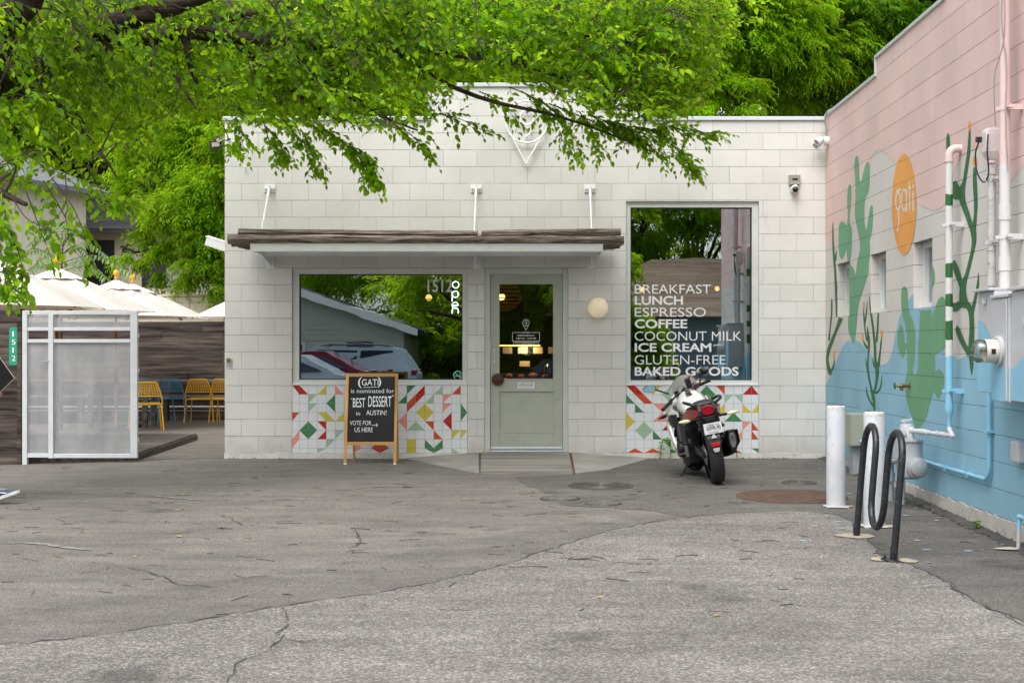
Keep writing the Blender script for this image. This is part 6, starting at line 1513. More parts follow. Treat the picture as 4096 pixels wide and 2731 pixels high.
MR, mnt, mbs, _ = new_mat('mirror_glass'); mbs.inputs['Metallic'].default_value = 1; mbs.inputs['Roughness'].default_value = .02; mbs.inputs['Base Color'].default_value = (.85,.87,.88,1)
def mirror(c, root, tilt, w_, h_, fl):
    c, root = Vector(c), Vector(root); mb = MB(); mb.tube(smoothpath([root, (root+c)/2+Vector((0,.0,.01)), c-Vector((fl*w_*.55,-.02,.0))], 4), [.009]*9, 8); ma = mb.build('mirror', BK, mo, smooth=True)
    ct, st_ = math.cos(tilt), math.sin(tilt); ex, ez, ey = Vector((ct,fl*-.25,st_)).normalized(), Vector((-st_,.0,ct)), Vector((0,1,0))
    P = [(1.0,.28),(.62,.78),(.1,.98),(-.5,.86),(-.92,.35),(-1.0,-.2),(-.7,-.75),(-.1,-.98),(.5,-.72),(.9,-.15)]
    P = smoothpath(P, 3, True); q = [c+ex*(fl*x*w_)+ez*(z*h_) for x, z in P]
    mb = MB(); mb.loft([[p for p in q], [p+ey*.02 for p in q], [c+(p-c)*.55+ey*.055 for p in q]]); mb.build('housing', BK, ma, smooth=True)
    mb = MB(); mb.poly([c+(p-c)*.92-ey*.0012 for p in q]); mb.build('reflector', MR, ma)
mirror((-.375,1.17,.995), (-.17,1.24,.90), R(6), .078, .042, -1); mirror((.245,1.16,1.075), (.16,1.10,.945), R(22), .075, .048, 1)
# seat, tail, lights
mb = MB(); mb.loft([oval(.18,.74,.80,.10), oval(.26,.735,.80,.125), oval(.38,.735,.785,.135), oval(.48,.70,.79,.11), oval(.54,.69,.80,.07)]); mb.build('seat', paint('seat_vinyl', (.016,.016,.017,1), .55, .2, 20), mo, smooth='all', sub=1)
mb = MB(); mb.loft([oval(-.16,.805,.845,.09), oval(-.12,.80,.868,.115), oval(0,.79,.872,.125), oval(.12,.775,.855,.115), oval(.19,.77,.83,.09)]); mb.build('pillion_seat', paint('pillion_vinyl', (.016,.016,.017,1), .5, .2, 20), mo, smooth='all', sub=1)
for f in (-1, 1):
    shell([(.10,-.245,.775),(.155,-.10,.80),(.175,.10,.775),(.19,.34,.70),(.175,.42,.63),(.175,.20,.66),(.165,0,.69),(.125,-.18,.715),(.10,-.24,.74)], .03, 'tail_fairing', RD, f)
    shell([(.07,-.262,.79),(.115,-.17,.82),(.15,.0,.815),(.165,.18,.78),(.155,.10,.775),(.14,-.05,.785),(.11,-.17,.785),(.085,-.255,.72),(.06,-.258,.70)], .02, 'tail_trim', BK, f)
    mb = MB(); mb.loft([[(f*.068,-.268,.722),(f*.098,-.262,.722),(f*.098,-.225,.722),(f*.068,-.225,.722)], [(f*.066,-.268,.78),(f*.096,-.262,.78),(f*.10,-.20,.78),(f*.068,-.20,.78)], [(f*.058,-.225,.835),(f*.088,-.215,.832),(f*.09,-.15,.83),(f*.06,-.15,.83)]]); mb.build('lamp_surround', BK2, mo, bevel=.004)
    mb = MB(); mb.tube(smoothpath([(f*.10,.14,.83),(f*.17,.10,.862),(f*.185,-.02,.868),(f*.165,-.13,.858),(f*.10,-.17,.83)], 5), [.014]*21, 10); mb.build('grab_rail', BK, mo, smooth=True)
mb = MB(); S = [(-.064,.748),(-.054,.812),(0,.824),(.054,.812),(.064,.748),(.042,.728),(0,.722),(-.042,.728)]
mb.loft([[(x*.9,-.272,.775+(z-.775)*.9) for x, z in S], [(x,-.26,z) for x, z in S], [(x*1.05,-.16,z) for x, z in S]]); mb.build('tail_light', LR, mo, smooth=True)
mb = MB(); mb.prism([(-.085,-.235,.715),(.085,-.235,.715),(.11,-.235,.66),(.085,-.235,.60),(-.085,-.235,.60),(-.11,-.235,.66)], (0,.18,0)); mb.box((-.06,-.265,.685),(.06,-.236,.715)); mb.build('undertray', BK, mo, bevel=.008)
mb = MB(); mb.obox((.0,-.275,.60),(.05,0,0),(0,.03,.0),(0,-.01,.09)); mb.loft([[(-.075,-.25,.62),(.075,-.25,.62),(.075,-.19,.62),(-.075,-.19,.62)], [(-.07,-.315,.50),(.07,-.315,.50),(.07,-.28,.50),(-.07,-.28,.50)], [(-.055,-.34,.41),(.055,-.34,.41),(.055,-.315,.41),(-.055,-.315,.41)], [(-.025,-.345,.365),(.025,-.345,.365),(.025,-.33,.365),(-.025,-.33,.365)]]); mb.box((-.12,-.25,.575),(-.085,-.21,.61)); mb.box((.085,-.25,.60),(.12,-.21,.64)); mb.cyl((.12,-.245,.60),(.12,-.20,.60),.02); mb.build('rear_mudguard', BK, mo, bevel=.006)
mb = MB(); mb.poly([(-.030,-.3415,.50),(0,-.336,.545),(.030,-.3415,.50)]); mb.poly([(-.035,-.3555,.40),(.035,-.3555,.40),(.022,-.354,.363),(-.022,-.354,.363)])
mb.v = [(x, y-.004, z) for x, y, z in mb.v]; mb.prism([(-.030,-.344,.402),(.030,-.344,.402),(.018,-.349,.368),(-.018,-.349,.368)], (0,-.004,0)); mb.build('mudguard_emblem', paint('silver_plastic', (.45,.45,.46,1), .35), mo)
mb = MB(); mb.obox((0,-.352,.437),(.042,0,0),(0,.005,0),(0,0,.019)); mb.build('reflector', paint('red_reflector', (.42,.01,.012,1), .2), mo, bevel=.003)
pc = Vector((.010,-.318,.595)); pt = R(-5); ex, ez = Vector((1,0,0)), Vector((0,-.10,.995))*1.0
mb = MB(); mb.obox(pc, ex*.091, Vector((0,.0015,0)), ez*.055); lp_ = mb.build('license_plate', paint('plate_white', (.70,.71,.73,1), .4, .02), mo, bevel=.001)
mb = MB()
def pt_(body, x0, x1, z0, z1, bo): put_text(mb, body, pc+ex*x0+ez*z0+Vector((0,-.0035,0)), ex*(x1-x0), ez*(z1-z0), bo)
pt_('TEXAS', -.052, .012, .028, .042, .02); pt_('209L9J', -.066, .072, -.024, .022, .012); pt_('The Lone Star State', -.05, .05, -.044, -.031, .01); pt_('08  26', .024, .062, .031, .041, .01)
mb.build('plate_lettering', paint('plate_black', (.012,.012,.014,1), .5), lp_, fix=False)
for f in (-1, 1):
    a, b = Vector((f*.085,-.215,.70)), Vector((f*.19,-.235,.70)); mb = MB(); pr = []
    for k in range(9): pr += [(.014,k*.0122),(.0115,k*.0122+.006)]
    mb.lathe(pr, a, b-a, 12); ts = mb.build('turn_signal', BK, mo, smooth=True)
    mb = MB(); sh = []
    for u, w_, h_ in ((0,.006,.008),(.03,.018,.019),(.06,.021,.022),(.10,.012,.014),(.122,.003,.003)): sh.append([(f*(.185+u), -.238+w_*math.cos(t_), .70+h_*math.sin(t_)+u*.04) for t_ in np.linspace(0,2*math.pi,11)[:-1]])
    mb.loft(sh); mb.build('lens', CL, ts, smooth='all')
mb = MB(); mb.tube([(-.23,1.12,.70),(-.27,1.06,.685),(-.30,1.02,.68),(-.36,.98,.672)], [.012,.018,.020,.006], 10); mb.build('front_signal', BK, mo, smooth=True)
# exhaust
def hexr(y, z, w_, h_, x, k=.65): return [(x-w_*k,y,z-h_),(x+w_*k*.5,y,z-h_),(x+w_,y,z-h_*.35),(x+w_,y,z+h_*.5),(x+w_*k,y,z+h_),(x-w_*k,y,z+h_),(x-w_,y,z+h_*.35),(x-w_,y,z-h_*.3)]
mb = MB(); mb.loft([hexr(.34,.27,.035,.045,.165), hexr(.24,.30,.05,.075,.178), hexr(.05,.36,.050,.105,.195), hexr(-.12,.41,.052,.12,.20), hexr(-.20,.425,.046,.112,.20), hexr(-.205,.425,.040,.10,.20)]); ex_ = mb.build('muffler', BK, mo, bevel=.01)
mb = MB(); mb.loft([hexr(-.2052,.43,.031,.075,.20), hexr(-.208,.43,.029,.072,.20)]); mb.build('end_cap', paint('muffler_grey', (.12,.12,.12,1), .45), ex_, bevel=.003)
mb = MB(); mb.lathe([(.022,.0),(.022,-.012),(.016,-.012),(.016,.0)], (.20,-.207,.462), (0,1,0), 18); mb.lathe([(.001,-.002),(.016,-.002)], (.20,-.206,.462), (0,1,0), 18); mb.build('tail_pipe', MT, ex_, smooth=True)
mb = MB(); mb.prism([(.247,-.10,.52),(.255,-.20,.53),(.262,-.19,.40),(.252,-.05,.34),(.247,.10,.38)], (.012,0,0)); mb.build('heat_shield', BK2, ex_, bevel=.004)
mb = MB(); mb.bar((.14,.30,.46),(.20,-.02,.50),.012,.03); mb.bar((.14,.34,.55),(.17,.05,.47),.012,.03); mb.build('muffler_bracket', MT, mo)
# pegs and stand
for f in (-1, 1):
    mb = MB(); mb.box((f*.18-.02,.47,.27),(f*.18+.02,.53,.42)); mb.bar((f*.19,.50,.31),(f*.29,.47,.31),.026,.020); mb.build('foot_peg', MT, mo, bevel=.003)
    mb = MB(); mb.box((f*.15-.012,.22,.40),(f*.15+.012,.40,.47)); mb.bar((f*.16,.24,.42),(f*.25,.22,.44),.024,.020); mb.build('pillion_peg', BK2, mo, bevel=.003)
mb = MB(); mb.tube([(-.16,.70,.20),(-.22,.64,.13),(-.292,.58,.065)], [.016,.014,.012], 10); mb.obox((-.295,.575,.060),(.03,0,-.006),(0,.028,0),(.001,0,.005)); mb.build('side_stand', BK2, mo, smooth=True)
# ---------------- inside the cafe, seen faintly through the panes ----------------
WK = wood('wicker', srgb(120,84,44), srgb(196,150,90), 'Z', 1.0, .7)
BULB = emit_mat('warm_bulb', srgb(255,190,110), 5)
def pendant(x, y, z, r, label, name='pendant_lamp'):
    t = empty(name, (x, y, z), label, 'pendant lamp')
    mb = MB()
    for k in range(11):
        a = -1.2+2.5*k/10; mb.tube([(r*math.cos(a)*math.cos(b), r*math.cos(a)*math.sin(b), r*.8*math.sin(a)) for b in np.linspace(0,6.2832,21)], .007, 5)
    for k in range(14):
        b = 2*math.pi*k/14; mb.tube([(r*math.cos(a)*math.cos(b), r*math.cos(a)*math.sin(b), r*.8*math.sin(a)) for a in np.linspace(-1.2,1.45,9)], .005, 5)
    mb.build('shade', WK, t, smooth=True); mb = MB(); mb.ball((0,0,-.02), .045, 0, 14, 10); mb.build('bulb', BULB, t, smooth='all')
    mb = MB(); mb.cyl((0,0,r*.75),(0,0,3.39-z),.006,None,6); mb.build('cord', M['dark'], t)
def ins(x, y, Y): return at(x, y, Y)
v = ins(1152, 668, 1.7); pendant(v.x, v.y, v.z-.06, .27, 'woven pendant lamp seen through the glass of the door')
v = ins(985, 680, 2.2); pendant(v.x, v.y, v.z, .36, 'woven pendant lamp behind the house number on the wide window')
v = ins(1570, 640, 1.3)
t = empty('paper_pendant', v, 'big pale round pendant shade glimpsed inside the tall window', 'pendant lamp')
mb = MB(); mb.lathe([(.40*math.sin(a), .40*.62*math.cos(a)) for a in np.linspace(.05,math.pi*.62,16)], n=36); ppm, pn_, pb_, _ = new_mat('paper_shade'); pb_.inputs['Base Color'].default_value = srgb(196,170,128); pb_.inputs['Emission Color'].default_value = srgb(206,170,118); pb_.inputs['Emission Strength'].default_value = .05
mb.build('shade', ppm, t, smooth='all'); mb = MB(); mb.cyl((0,0,.24),(0,0,3.39-v.z),.006,None,6); mb.build('cord', M['dark'], t)
for k, (x, y, Y) in enumerate(((1475,664.5,2.8),(1647,663,2.9))):
    v = ins(x, y, Y); t = empty('bare_bulb', v, ('small warm bulb behind the letter B on the tall window', 'small warm bulb just after the word breakfast on the tall window')[k], 'bulb', 'small warm bulbs inside')
    mb = MB(); mb.ball((0,0,0), .035, 0, 12, 8); mb.build('bulb', BULB, t, smooth='all'); mb = MB(); mb.cyl((0,0,.03),(0,0,3.39-v.z),.005,None,6); mb.build('cord', M['dark'], t)
# pastry case behind the door glass
Yc = 2.4; v0, v1 = ins(1120, 795, Yc), ins(1300, 868, Yc)
t = empty('pastry_case', ((v0.x+v1.x)/2, Yc, .06), 'lit pastry case with cards and buns behind the door glass', 'display case')
w_ = (v1.x-v0.x)/2+.2; zt = v0.z-.06; zs = v1.z-.06
mb = MB(); mb.box((-w_,0,0),(w_,.6,zs-.02)); mb.box((-w_,.3,zs-.019),(w_,.6,zs-.0)); mb.build('counter', M['room'], t)
mb = MB(); mb.box((-w_,.0,zs-.0185),(w_,.29,zs+.0)); mb.build('shelf', wood('case_shelf', srgb(110,72,38), srgb(150,104,60), 'X', .6), t)
mb = MB(); mb.box((-w_,.02,zt),(w_*.25,.05,zt+.018)); mb.build('light_strip', emit_mat('strip_glow', srgb(255,206,130), 2.2), t)
mb = MB()
for k in range(7): x = -w_+.2+k*.21; mb.box((x,-.01,zt-.10),(x+.13,-.004,zt-.012))
mb.box((-.10,.02,zs+.16),(.04,.026,zs+.235)); mb.build('price_card', paint('card_cream', srgb(226,206,170), .7, .1, 30), t)
mb = MB(); rr = random.Random(9)
for k in range(7): x = -w_+.32+k*.17; s_ = rr.uniform(.05,.075); mb.ball((x,.12,zs+s_*.5),(s_,s_*.9,s_*.55),0,14,8)
mb.build('pastry', paint('baked_crust', srgb(196,126,62), .6, .35, 40, bmp=.01), t, smooth='all')
mb = MB(); mb.lathe([(.001,.0),(.10,.0),(.10,.14),(.08,.19),(.02,.21),(.02,.235),(.001,.24)], (w_-.42,.14,zs), n=24); mb.build('cloche', glass_mat('cloche_glass', .12, (.9,.9,.88,1), 0), t, smooth=True)
wl_ = bpy.data.lights.new('case_lamp', 'POINT'); wl_.energy = 5; wl_.color = (1,.72,.40); wl_.shadow_soft_size = .1
lo_ = bpy.data.objects.new('case_lamp', wl_); COL.objects.link(lo_); lo_.location = ((v0.x+v1.x)/2, Yc-.12, v0.z-.03)
# ---------------- foliage ----------------
def nrm(a): return a/np.maximum(np.linalg.norm(a, axis=1, keepdims=True), 1e-9)
class Leaves:
    """collects leaf blades as arrays; each blade is a folded, drooping lens of two faces"""
    def __init__(s): s.p = []; s.d = []; s.n = []; s.l = []; s.w = []
    def add(s, p, d, n, l, w): s.p.append(p); s.d.append(d); s.n.append(n); s.l.append(l); s.w.append(w)
    def build(s, name, mat, parent, simple=False):
        p, d, n = (np.concatenate(a) for a in (s.p, s.d, s.n)); l = np.concatenate(s.l)[:,None]; w = np.concatenate(s.w)[:,None]
        d = nrm(d); sd = nrm(np.cross(d, n)); up = np.cross(sd, d); K = len(p)
        if simple: T = [(0,0,0),(.42,.5,.10),(1,0,-.12),(.42,-.5,.10)]; fs = [(0,1,2),(0,2,3)]
        else: T = [(0,0,0),(.22,.40,.06),(.55,.44,.07),(1,0,-.16),(.55,-.44,.07),(.22,-.40,.06),(.5,0,-.02)]; fs = [(0,1,2,3,6),(0,6,3,4,5)]
        V = np.stack([p + d*l*a + sd*w*b + up*l*c for a, b, c in T], 1).reshape(-1, 3); nv = len(T)
        me = bpy.data.meshes.new(name); me.vertices.add(len(V)); me.vertices.foreach_set('co', V.astype(np.float32).ravel())
        fl = [i for f in fs for i in f]; L = (np.array(fl)[None,:] + nv*np.arange(K)[:,None]).ravel()
        tot = np.tile([len(f) for f in fs], K); st = np.concatenate([[0], np.cumsum(tot)[:-1]])
        me.loops.add(len(L)); me.loops.foreach_set('vertex_index', L.astype(np.int32))
        me.polygons.add(len(tot)); me.polygons.foreach_set('loop_start', st.astype(np.int32))
        try: me.polygons.foreach_set('loop_total', tot.astype(np.int32))
        except Exception: pass
        me.update(calc_edges=True); me.validate(); me.materials.append(mat)
        o = bpy.data.objects.new(name, me); COL.objects.link(o); o.parent = parent
        return o
def inside(poly, x, y):
    c = False; j = len(poly)-1
    for i in range(len(poly)):
        (xi, yi), (xj, yj) = poly[i], poly[j]
        if (yi > y) != (yj > y) and x < (xj-xi)*(y-yi)/(yj-yi)+xi: c = not c
        j = i
    return c
def arr(v): return np.array([tuple(a) for a in v], float)
def spray(LV, TW, p0, d0, L, droop=.5, leaf=.082, step=.045, tr=.0028, side=None):
    L *= EK; leaf *= EK; step *= EK
    """one leafy shoot: a thin drooping twig with alternate leaves"""
    n = max(3, int(L/step)); d = Vector(d0).normalized(); p = Vector(p0); pts = [p.copy()]; P = []; D = []; Nn = []; Ls = []
    s = random.choice((-1, 1))
    for k in range(n):
        d = (d + Vector((random.gauss(0,.09), random.gauss(0,.09), random.gauss(0,.07)-droop*.11))).normalized()
        p = p + d*(L/n); pts.append(p.copy())
        sd = d.cross(Vector((0,0,1)));  sd = sd.normalized() if sd.length > .05 else Vector((1,0,0))
        s = -s; u = (k+1)/n
        ld = d*.55 + sd*s*.75 + Vector((random.gauss(0,.22), random.gauss(0,.22), random.gauss(-.28,.25)))
        if k == n-1: ld = d + Vector((0,0,-.2))
        up = Vector((random.gauss(0,.45), random.gauss(0,.5)-.62, .85))
        P.append(p); D.append(ld); Nn.append(up); Ls.append(leaf*random.uniform(.62,1.15)*(1-.28*u*u+.0))
    LV.add(arr(P), arr(D), arr(Nn), np.array(Ls), np.array(Ls)*RNG.uniform(.56,.76,len(Ls)))
    if TW is not None: TW.tube(pts, [tr*(1-.65*i/n) for i in range(len(pts))], 4, cap=False)
    return pts

# --- the tree whose limbs reach over the lot from the left ---
EDY, EK = -1.1, .93
elm0 = at(-205, 1230, -3.4+EDY)
elm = empty('elm_tree', (elm0.x, elm0.y, gz(elm0.x, elm0.y)), 'big leafy tree whose long limbs droop in front of the cafe facade', 'tree')
exy = Vector(elm.location)
def W3(x, y, Y): return at(x, y, Y+EDY)-exy
BR = MB()
LIMBS = [([(-205,1240,-3.4),(-200,1000,-3.4),(-180,760,-3.4),(-140,560,-3.4),(-110,330,-3.2),(-40,235,-3.0),(60,170,-2.8),(150,120,-2.6),(250,92,-2.5),(330,84,-2.4),(420,74,-2.3),(520,82,-2.2),(640,96,-2.1),(760,106,-2.0),(900,112,-1.9),(1060,128,-1.9),(1200,150,-1.8),(1320,190,-1.7),(1400,225,-1.6)], [.38,.31,.28,.25,.22,.19,.17,.15,.125,.105,.085,.075,.06,.05,.042,.034,.026,.02,.014]),
         ([(150,118,-2.6),(230,66,-2.7),(300,44,-2.8),(400,16,-2.9),(520,-30,-3.0),(700,-90,-3.0),(900,-120,-2.8),(1150,-110,-2.5)], [.13,.115,.10,.085,.07,.06,.045,.03]),
         ([(-60,250,-3.0),(-20,120,-3.4),(60,0,-3.8),(160,-120,-4.0),(400,-220,-4.2),(700,-260,-4.0)], [.17,.16,.14,.12,.09,.05]),
         ([(230,80,-2.5),(330,62,-2.3),(460,52,-2.0),(600,30,-1.8),(800,20,-1.6),(1000,40,-1.5),(1200,60,-1.4),(1400,90,-1.4),(1560,130,-1.3),(1640,160,-1.3)], [.075,.065,.055,.048,.042,.035,.028,.022,.016,.01]),
         ([(-110,340,-3.2),(-60,400,-3.6),(0,440,-3.9),(60,470,-4.1)], [.10,.06,.035,.02]), ([(520,82,-2.2),(600,150,-2.1),(680,215,-2.0),(780,280,-1.9)], [.04,.03,.022,.012]),
         ([(640,96,-2.1),(740,180,-1.9),(850,255,-1.8),(960,300,-1.7)], [.04,.028,.02,.01]), ([(900,112,-1.9),(1000,180,-1.8),(1120,230,-1.7),(1260,262,-1.6),(1380,300,-1.5),(1500,350,-1.45)], [.035,.028,.022,.017,.012,.006]),
         ([(330,84,-2.4),(400,170,-2.5),(450,250,-2.6)], [.035,.024,.012]), ([(60,170,-2.8),(150,260,-3.0),(230,350,-3.2),(270,410,-3.3)], [.045,.03,.018,.008]), ([(420,74,-2.3),(440,160,-2.3),(470,230,-2.3)], [.04,.028,.014])]
limbpts = []
for pts, rad in LIMBS:
    pp_ = [tuple(W3(*p))+(r_*EK,) for p, r_ in zip(pts, rad)]; S_ = smoothpath(pp_, 6)
    BR.tube([Vector(p[:3])+Vector((random.gauss(0,.05)*p[3], random.gauss(0,.05)*p[3], random.gauss(0,.05)*p[3])) for p in S_], [p[3] for p in S_], 10)
    limbpts += [(Vector(p[:3]), p[3]) for p in S_]
BR.build('trunk', M['bark'], elm, smooth=True)
TW = MB(); LV = Leaves()
MASK = [(-130,-260),(1500,-260),(1640,-120),(1720,0),(1705,70),(1690,120),(1678,165),(1640,205),(1655,225),(1600,250),(1585,290),(1560,300),(1500,285),(1430,262),(1370,262),(1330,245),(1270,222),(1225,192),(1170,182),(1100,188),(1060,215),(1010,245),(975,290),(920,300),(870,305),(820,300),(760,285),(730,300),(680,305),(620,290),(570,280),(530,262),(505,270),(470,265),(430,280),(390,290),(350,275),(310,300),(270,340),(235,375),(190,395),(140,400),(100,415),(60,445),(20,470),(-130,500)]
def depth(x, y): return -2.3 + .0006*x + random.gauss(0,.45) - (.5 if x < 350 else 0) - max(0,(300-x))*.0022 + (1.3 if x < 560 and y < 250 and random.random() < .40 else 0)
def density(x, y):
    if y < -20: return .10
    if 1000 < x < 1300 and y > 150: return .45
    if 690 < x < 1010 and 120 < y < 290: return .50     # thinner where light shows through
    if x < 330 and y > 230: return .30
    if x < 560 and y > 110: return .55
    if x < 620: return .72
    return 1.0
lp_np = np.array([tuple(p[0]) for p in limbpts])
nodes = []
def link(p, thick=.012):               # side branch from the nearest limb to a point
    c = np.array(tuple(p)); dd = np.linalg.norm((lp_np-c)*np.array([1,1.2,1.0]) + np.array([.25,0,-.15]), axis=1); k = int(dd.argmin()); q, r_ = limbpts[k]
    mid = (q+p)/2 + Vector((random.gauss(0,.08), random.gauss(0,.08), .10+random.gauss(0,.06)))
    S_ = smoothpath([tuple(q), tuple(mid), tuple(p)], 5); t_ = min(thick, r_*.6)
    TW.tube(S_, [t_*(1-.7*i/(len(S_)-1)) for i in range(len(S_))], 5, cap=False)
for i in range(330):
    while True:
        x, y = random.uniform(-130, 1720), random.uniform(-230, 460)
        if inside(MASK, x, y) and random.random() < density(x, y)+.25: break
    p = W3(x, y, depth(x, y)); link(p, .013); nodes.append(p)
nod = np.array([tuple(p) for p in nodes])
cnt = 0
while cnt < 3900:
    x, y = random.uniform(-130, 1720), random.uniform(-250, 470)
    if not inside(MASK, x, y) or random.random() > density(x, y): continue
    Y = depth(x, y); p = W3(x, y, Y)
    L = random.uniform(.22, .50); ang = random.gauss(-.35 if x > 300 else -.7, .45)
    if x > 1400: ang = random.gauss(-.05, .4)
    d = Vector((math.cos(ang), random.gauss(0,.35), math.sin(ang)))
    if random.random() < .22: d.x *= -1
    e = p + d.normalized()*L*1.05 + exy + Vector((0,0,-.30*L))   # keep the shoot inside the crown outline
    s = F/(e.y-CAMY); ex_, ey_ = PX+e.x*s, PY-(e.z-EYE)*s
    if not inside(MASK, ex_, ey_-14):
        if random.random() < .96: continue
    spray(LV, TW, p, d, L, droop=.5, leaf=.104)
    if random.random() < .35:
        c = np.array(tuple(p)); k = int(np.linalg.norm(nod-c, axis=1).argmin()); q = nodes[k]
        TW.tube([q, (q+p)/2+Vector((0,0,.03)), p], [.004,.0035,.003], 4, cap=False)
    cnt += 1
# named hanging shoots along the lower edge, as they hang before the wall
HANG = [([(1170,200),(1225,225),(1270,255),(1305,290),(1330,342)],-1.4,.8),([(1260,238),(1380,286),(1450,312),(1500,340),(1590,384)],-1.4,1.5),([(1350,262),(1420,290),(1470,305)],-1.5,1.2),([(1440,290),(1500,300),(1560,350),(1588,382)],-1.3,1.5),([(1500,285),(1580,300),(1636,305)],-1.3,1.2),([(1010,262),(1060,275),(1108,300)],-1.6,1.1),
        ([(905,285),(950,315),(984,352)],-1.6,.8),([(720,280),(790,330),(830,370),(856,412)],-1.8,1.3),([(800,330),(845,372),(858,404)],-1.8,1.2),([(610,290),(640,322),(650,345)],-1.8,.8),([(540,268),(556,300),(552,330)],-1.9,.9),([(690,296),(712,340),(722,376)],-1.9,.8),([(648,272),(700,330),(745,374)],-1.9,.7),
        ([(1100,210),(1150,235),(1180,270)],-1.5,.8),([(1215,228),(1245,250),(1250,262)],-1.5,.8),([(1280,250),(1300,280),(1290,320),(1332,346)],-1.4,.7),([(1330,256),(1352,290),(1378,345)],-1.4,.9),([(600,262),(622,330),(648,352)],-1.8,.7),([(500,262),(522,310),(528,330)],-2.2,.4),([(870,250),(920,300),(960,330)],-1.7,1.),
        ([(0,430),(20,520),(48,600),(50,672)],-4.6,.9),([(-10,470),(0,560),(12,640),(20,668)],-4.7,1.16),([(120,410),(170,480),(200,560),(212,600)],-3.6,.5),([(60,440),(90,520),(120,600)],-4.0,.3),([(200,380),(240,450),(260,470),(318,452)],-3.4,.7),([(290,330),(320,400),(322,470)],-3.2,.9),([(100,415),(150,500),(160,560),(185,590)],-3.8,.4),([(150,400),(150,470),(110,520)],-3.8,.35),([(30,455),(60,500),(110,530),(126,560)],-4.2,.45),([(180,390),(205,430),(236,468)],-3.4,.5),([(320,320),(345,370),(350,430)],-3.0,.7)]
for pts, Y, dens in HANG:
    S_ = smoothpath([tuple(W3(x, y, Y)) for x, y in pts], 8); TW.tube(S_, [.0065*(1-.75*i/len(S_)) for i in range(len(S_))], 5, cap=False)
    for i in range(len(S_)-1):
        a, b = Vector(S_[i]), Vector(S_[i+1]); d = (b-a)
        for _ in range(2 if dens > 1.15 else 1):
          if random.random() < .85*dens: spray(LV, TW, a, d.normalized()+Vector((random.gauss(0,.5), random.gauss(0,.6), random.gauss(-.1,.35))), random.uniform(.12,.30), .7, .098, .045, .002)
    spray(LV, TW, Vector(S_[-2]), d, .12, .6, .08)
# large near leaves at the upper left
for pts, Y in (([(20,0),(80,20),(130,36),(160,52)],-4.6),([(-20,10),(20,40),(40,80)],-4.4),([(560,-10),(520,40),(500,70)],-4.2)):
    S_ = smoothpath([tuple(W3(x, y, Y)) for x, y in pts], 6)
    for i in range(0, len(S_)-2, 6): spray(LV, TW, Vector(S_[i]), Vector(S_[i+2])-Vector(S_[i]), .3, .6, .095)
LV.build('crown', M['elm'], elm); TW.build('twigs', M['twig'], elm, fix=False)

# --- compound-leaved trees behind the buildings ---
def frond(LV, p, d, L, n, leaf, droop):
    """pinnate leaf: narrow leaflets in pairs along a drooping stalk (vectorised over many stalks)"""
    K = len(p); t = np.linspace(.18, 1, n)
    d = nrm(d); sd = nrm(np.cross(d, np.tile([0,0,1.], (K,1)) + RNG.normal(0,.25,(K,3))))
    for k, u in enumerate(t):
        q = p + d*(L*u)[:,None] + np.outer(-droop*L*u*u, [0,0,1.])
        tn = nrm(d + np.outer(np.full(K, -2*droop*u), [0,0,1.]))
        for s in ((-1, 1) if k < n-1 else (0,)):
            ld = tn*.62 + sd*s*.8 + RNG.normal(0,.16,(K,3)) + np.array([0,0,-.28])
            LV.add(q, ld, np.tile([0,-.2,1.], (K,1)) + RNG.normal(0,.35,(K,3)), leaf*RNG.uniform(.7,1.15,K), leaf*RNG.uniform(.22,.32,K))
def crown_tree(name, label, base, clumps, nf, mat, leaf=.12, trunk=.22, seed=0, group='trees behind the cafe', L=(.22,.42), gaps=.0, n=5, limbs=True):
    t = empty(name, base, label, 'tree', group); b = Vector(base); LV = Leaves(); rng = np.random.default_rng(seed); rr = random.Random(seed)
    tot = sum(c[3]**2 for c in clumps); BRs = MB()
    cs = [Vector(c[:3])-b for c in clumps]; top = max(c.z for c in cs); fork = Vector((0,0,top*.38))
    BRs.tube(smoothpath([(0,0,-.1),(rr.gauss(0,.1),0,top*.2),tuple(fork)], 5), [trunk*(1.25-.5*i/10) for i in range(11)], 10)
    for c, cl in zip(cs, clumps):
        r_ = cl[3]; K = int(nf*r_**2/tot)
        m = (fork+c)/2+Vector((rr.gauss(0,.4), rr.gauss(0,.4), .3)); S_ = smoothpath([tuple(fork), tuple(m), tuple(c)], 6); BRs.tube(S_, [trunk*.42*(1-.75*i/(len(S_)-1)) for i in range(len(S_))], 7)
        for _ in range(7):
            e = c+Vector((rr.gauss(0,r_*.5), rr.gauss(0,r_*.5), rr.gauss(0,r_*.4))); BRs.tube(smoothpath([tuple(c), tuple((c+e)/2+Vector((0,0,.1))), tuple(e)], 3), [.03*(1-.12*i) for i in range(7)], 5)
        # boughs: sub-clumps of fronds so the crown has light tops and dark hollows
        nb = max(4, int(K/26)); dirs = nrm(rng.normal(0,1,(nb,3))); rad = rng.uniform(.45,1.02,nb)[:,None]*r_
        cen = np.array(tuple(c)) + dirs*rad*np.array([1,1,.78])
        per = max(1, K//nb); P = np.repeat(cen, per, 0) + rng.normal(0, .20*min(1.2, r_*.55), (nb*per,3))*np.array([1.3,1.3,.8])
        od = np.repeat(dirs, per, 0); D = od*.7 + rng.normal(0,.55,(nb*per,3)); D[:,2] = D[:,2]*.5 - .15
        frond(LV, P, D, rng.uniform(*L, nb*per), n, leaf, .38)
    BRs.build('trunk', M['bark'], t, smooth=True); LV.build('crown', mat, t, simple=True); return t
def C(x, y, Y, r): v = at(x, y, Y); return (v.x, v.y, v.z, r)
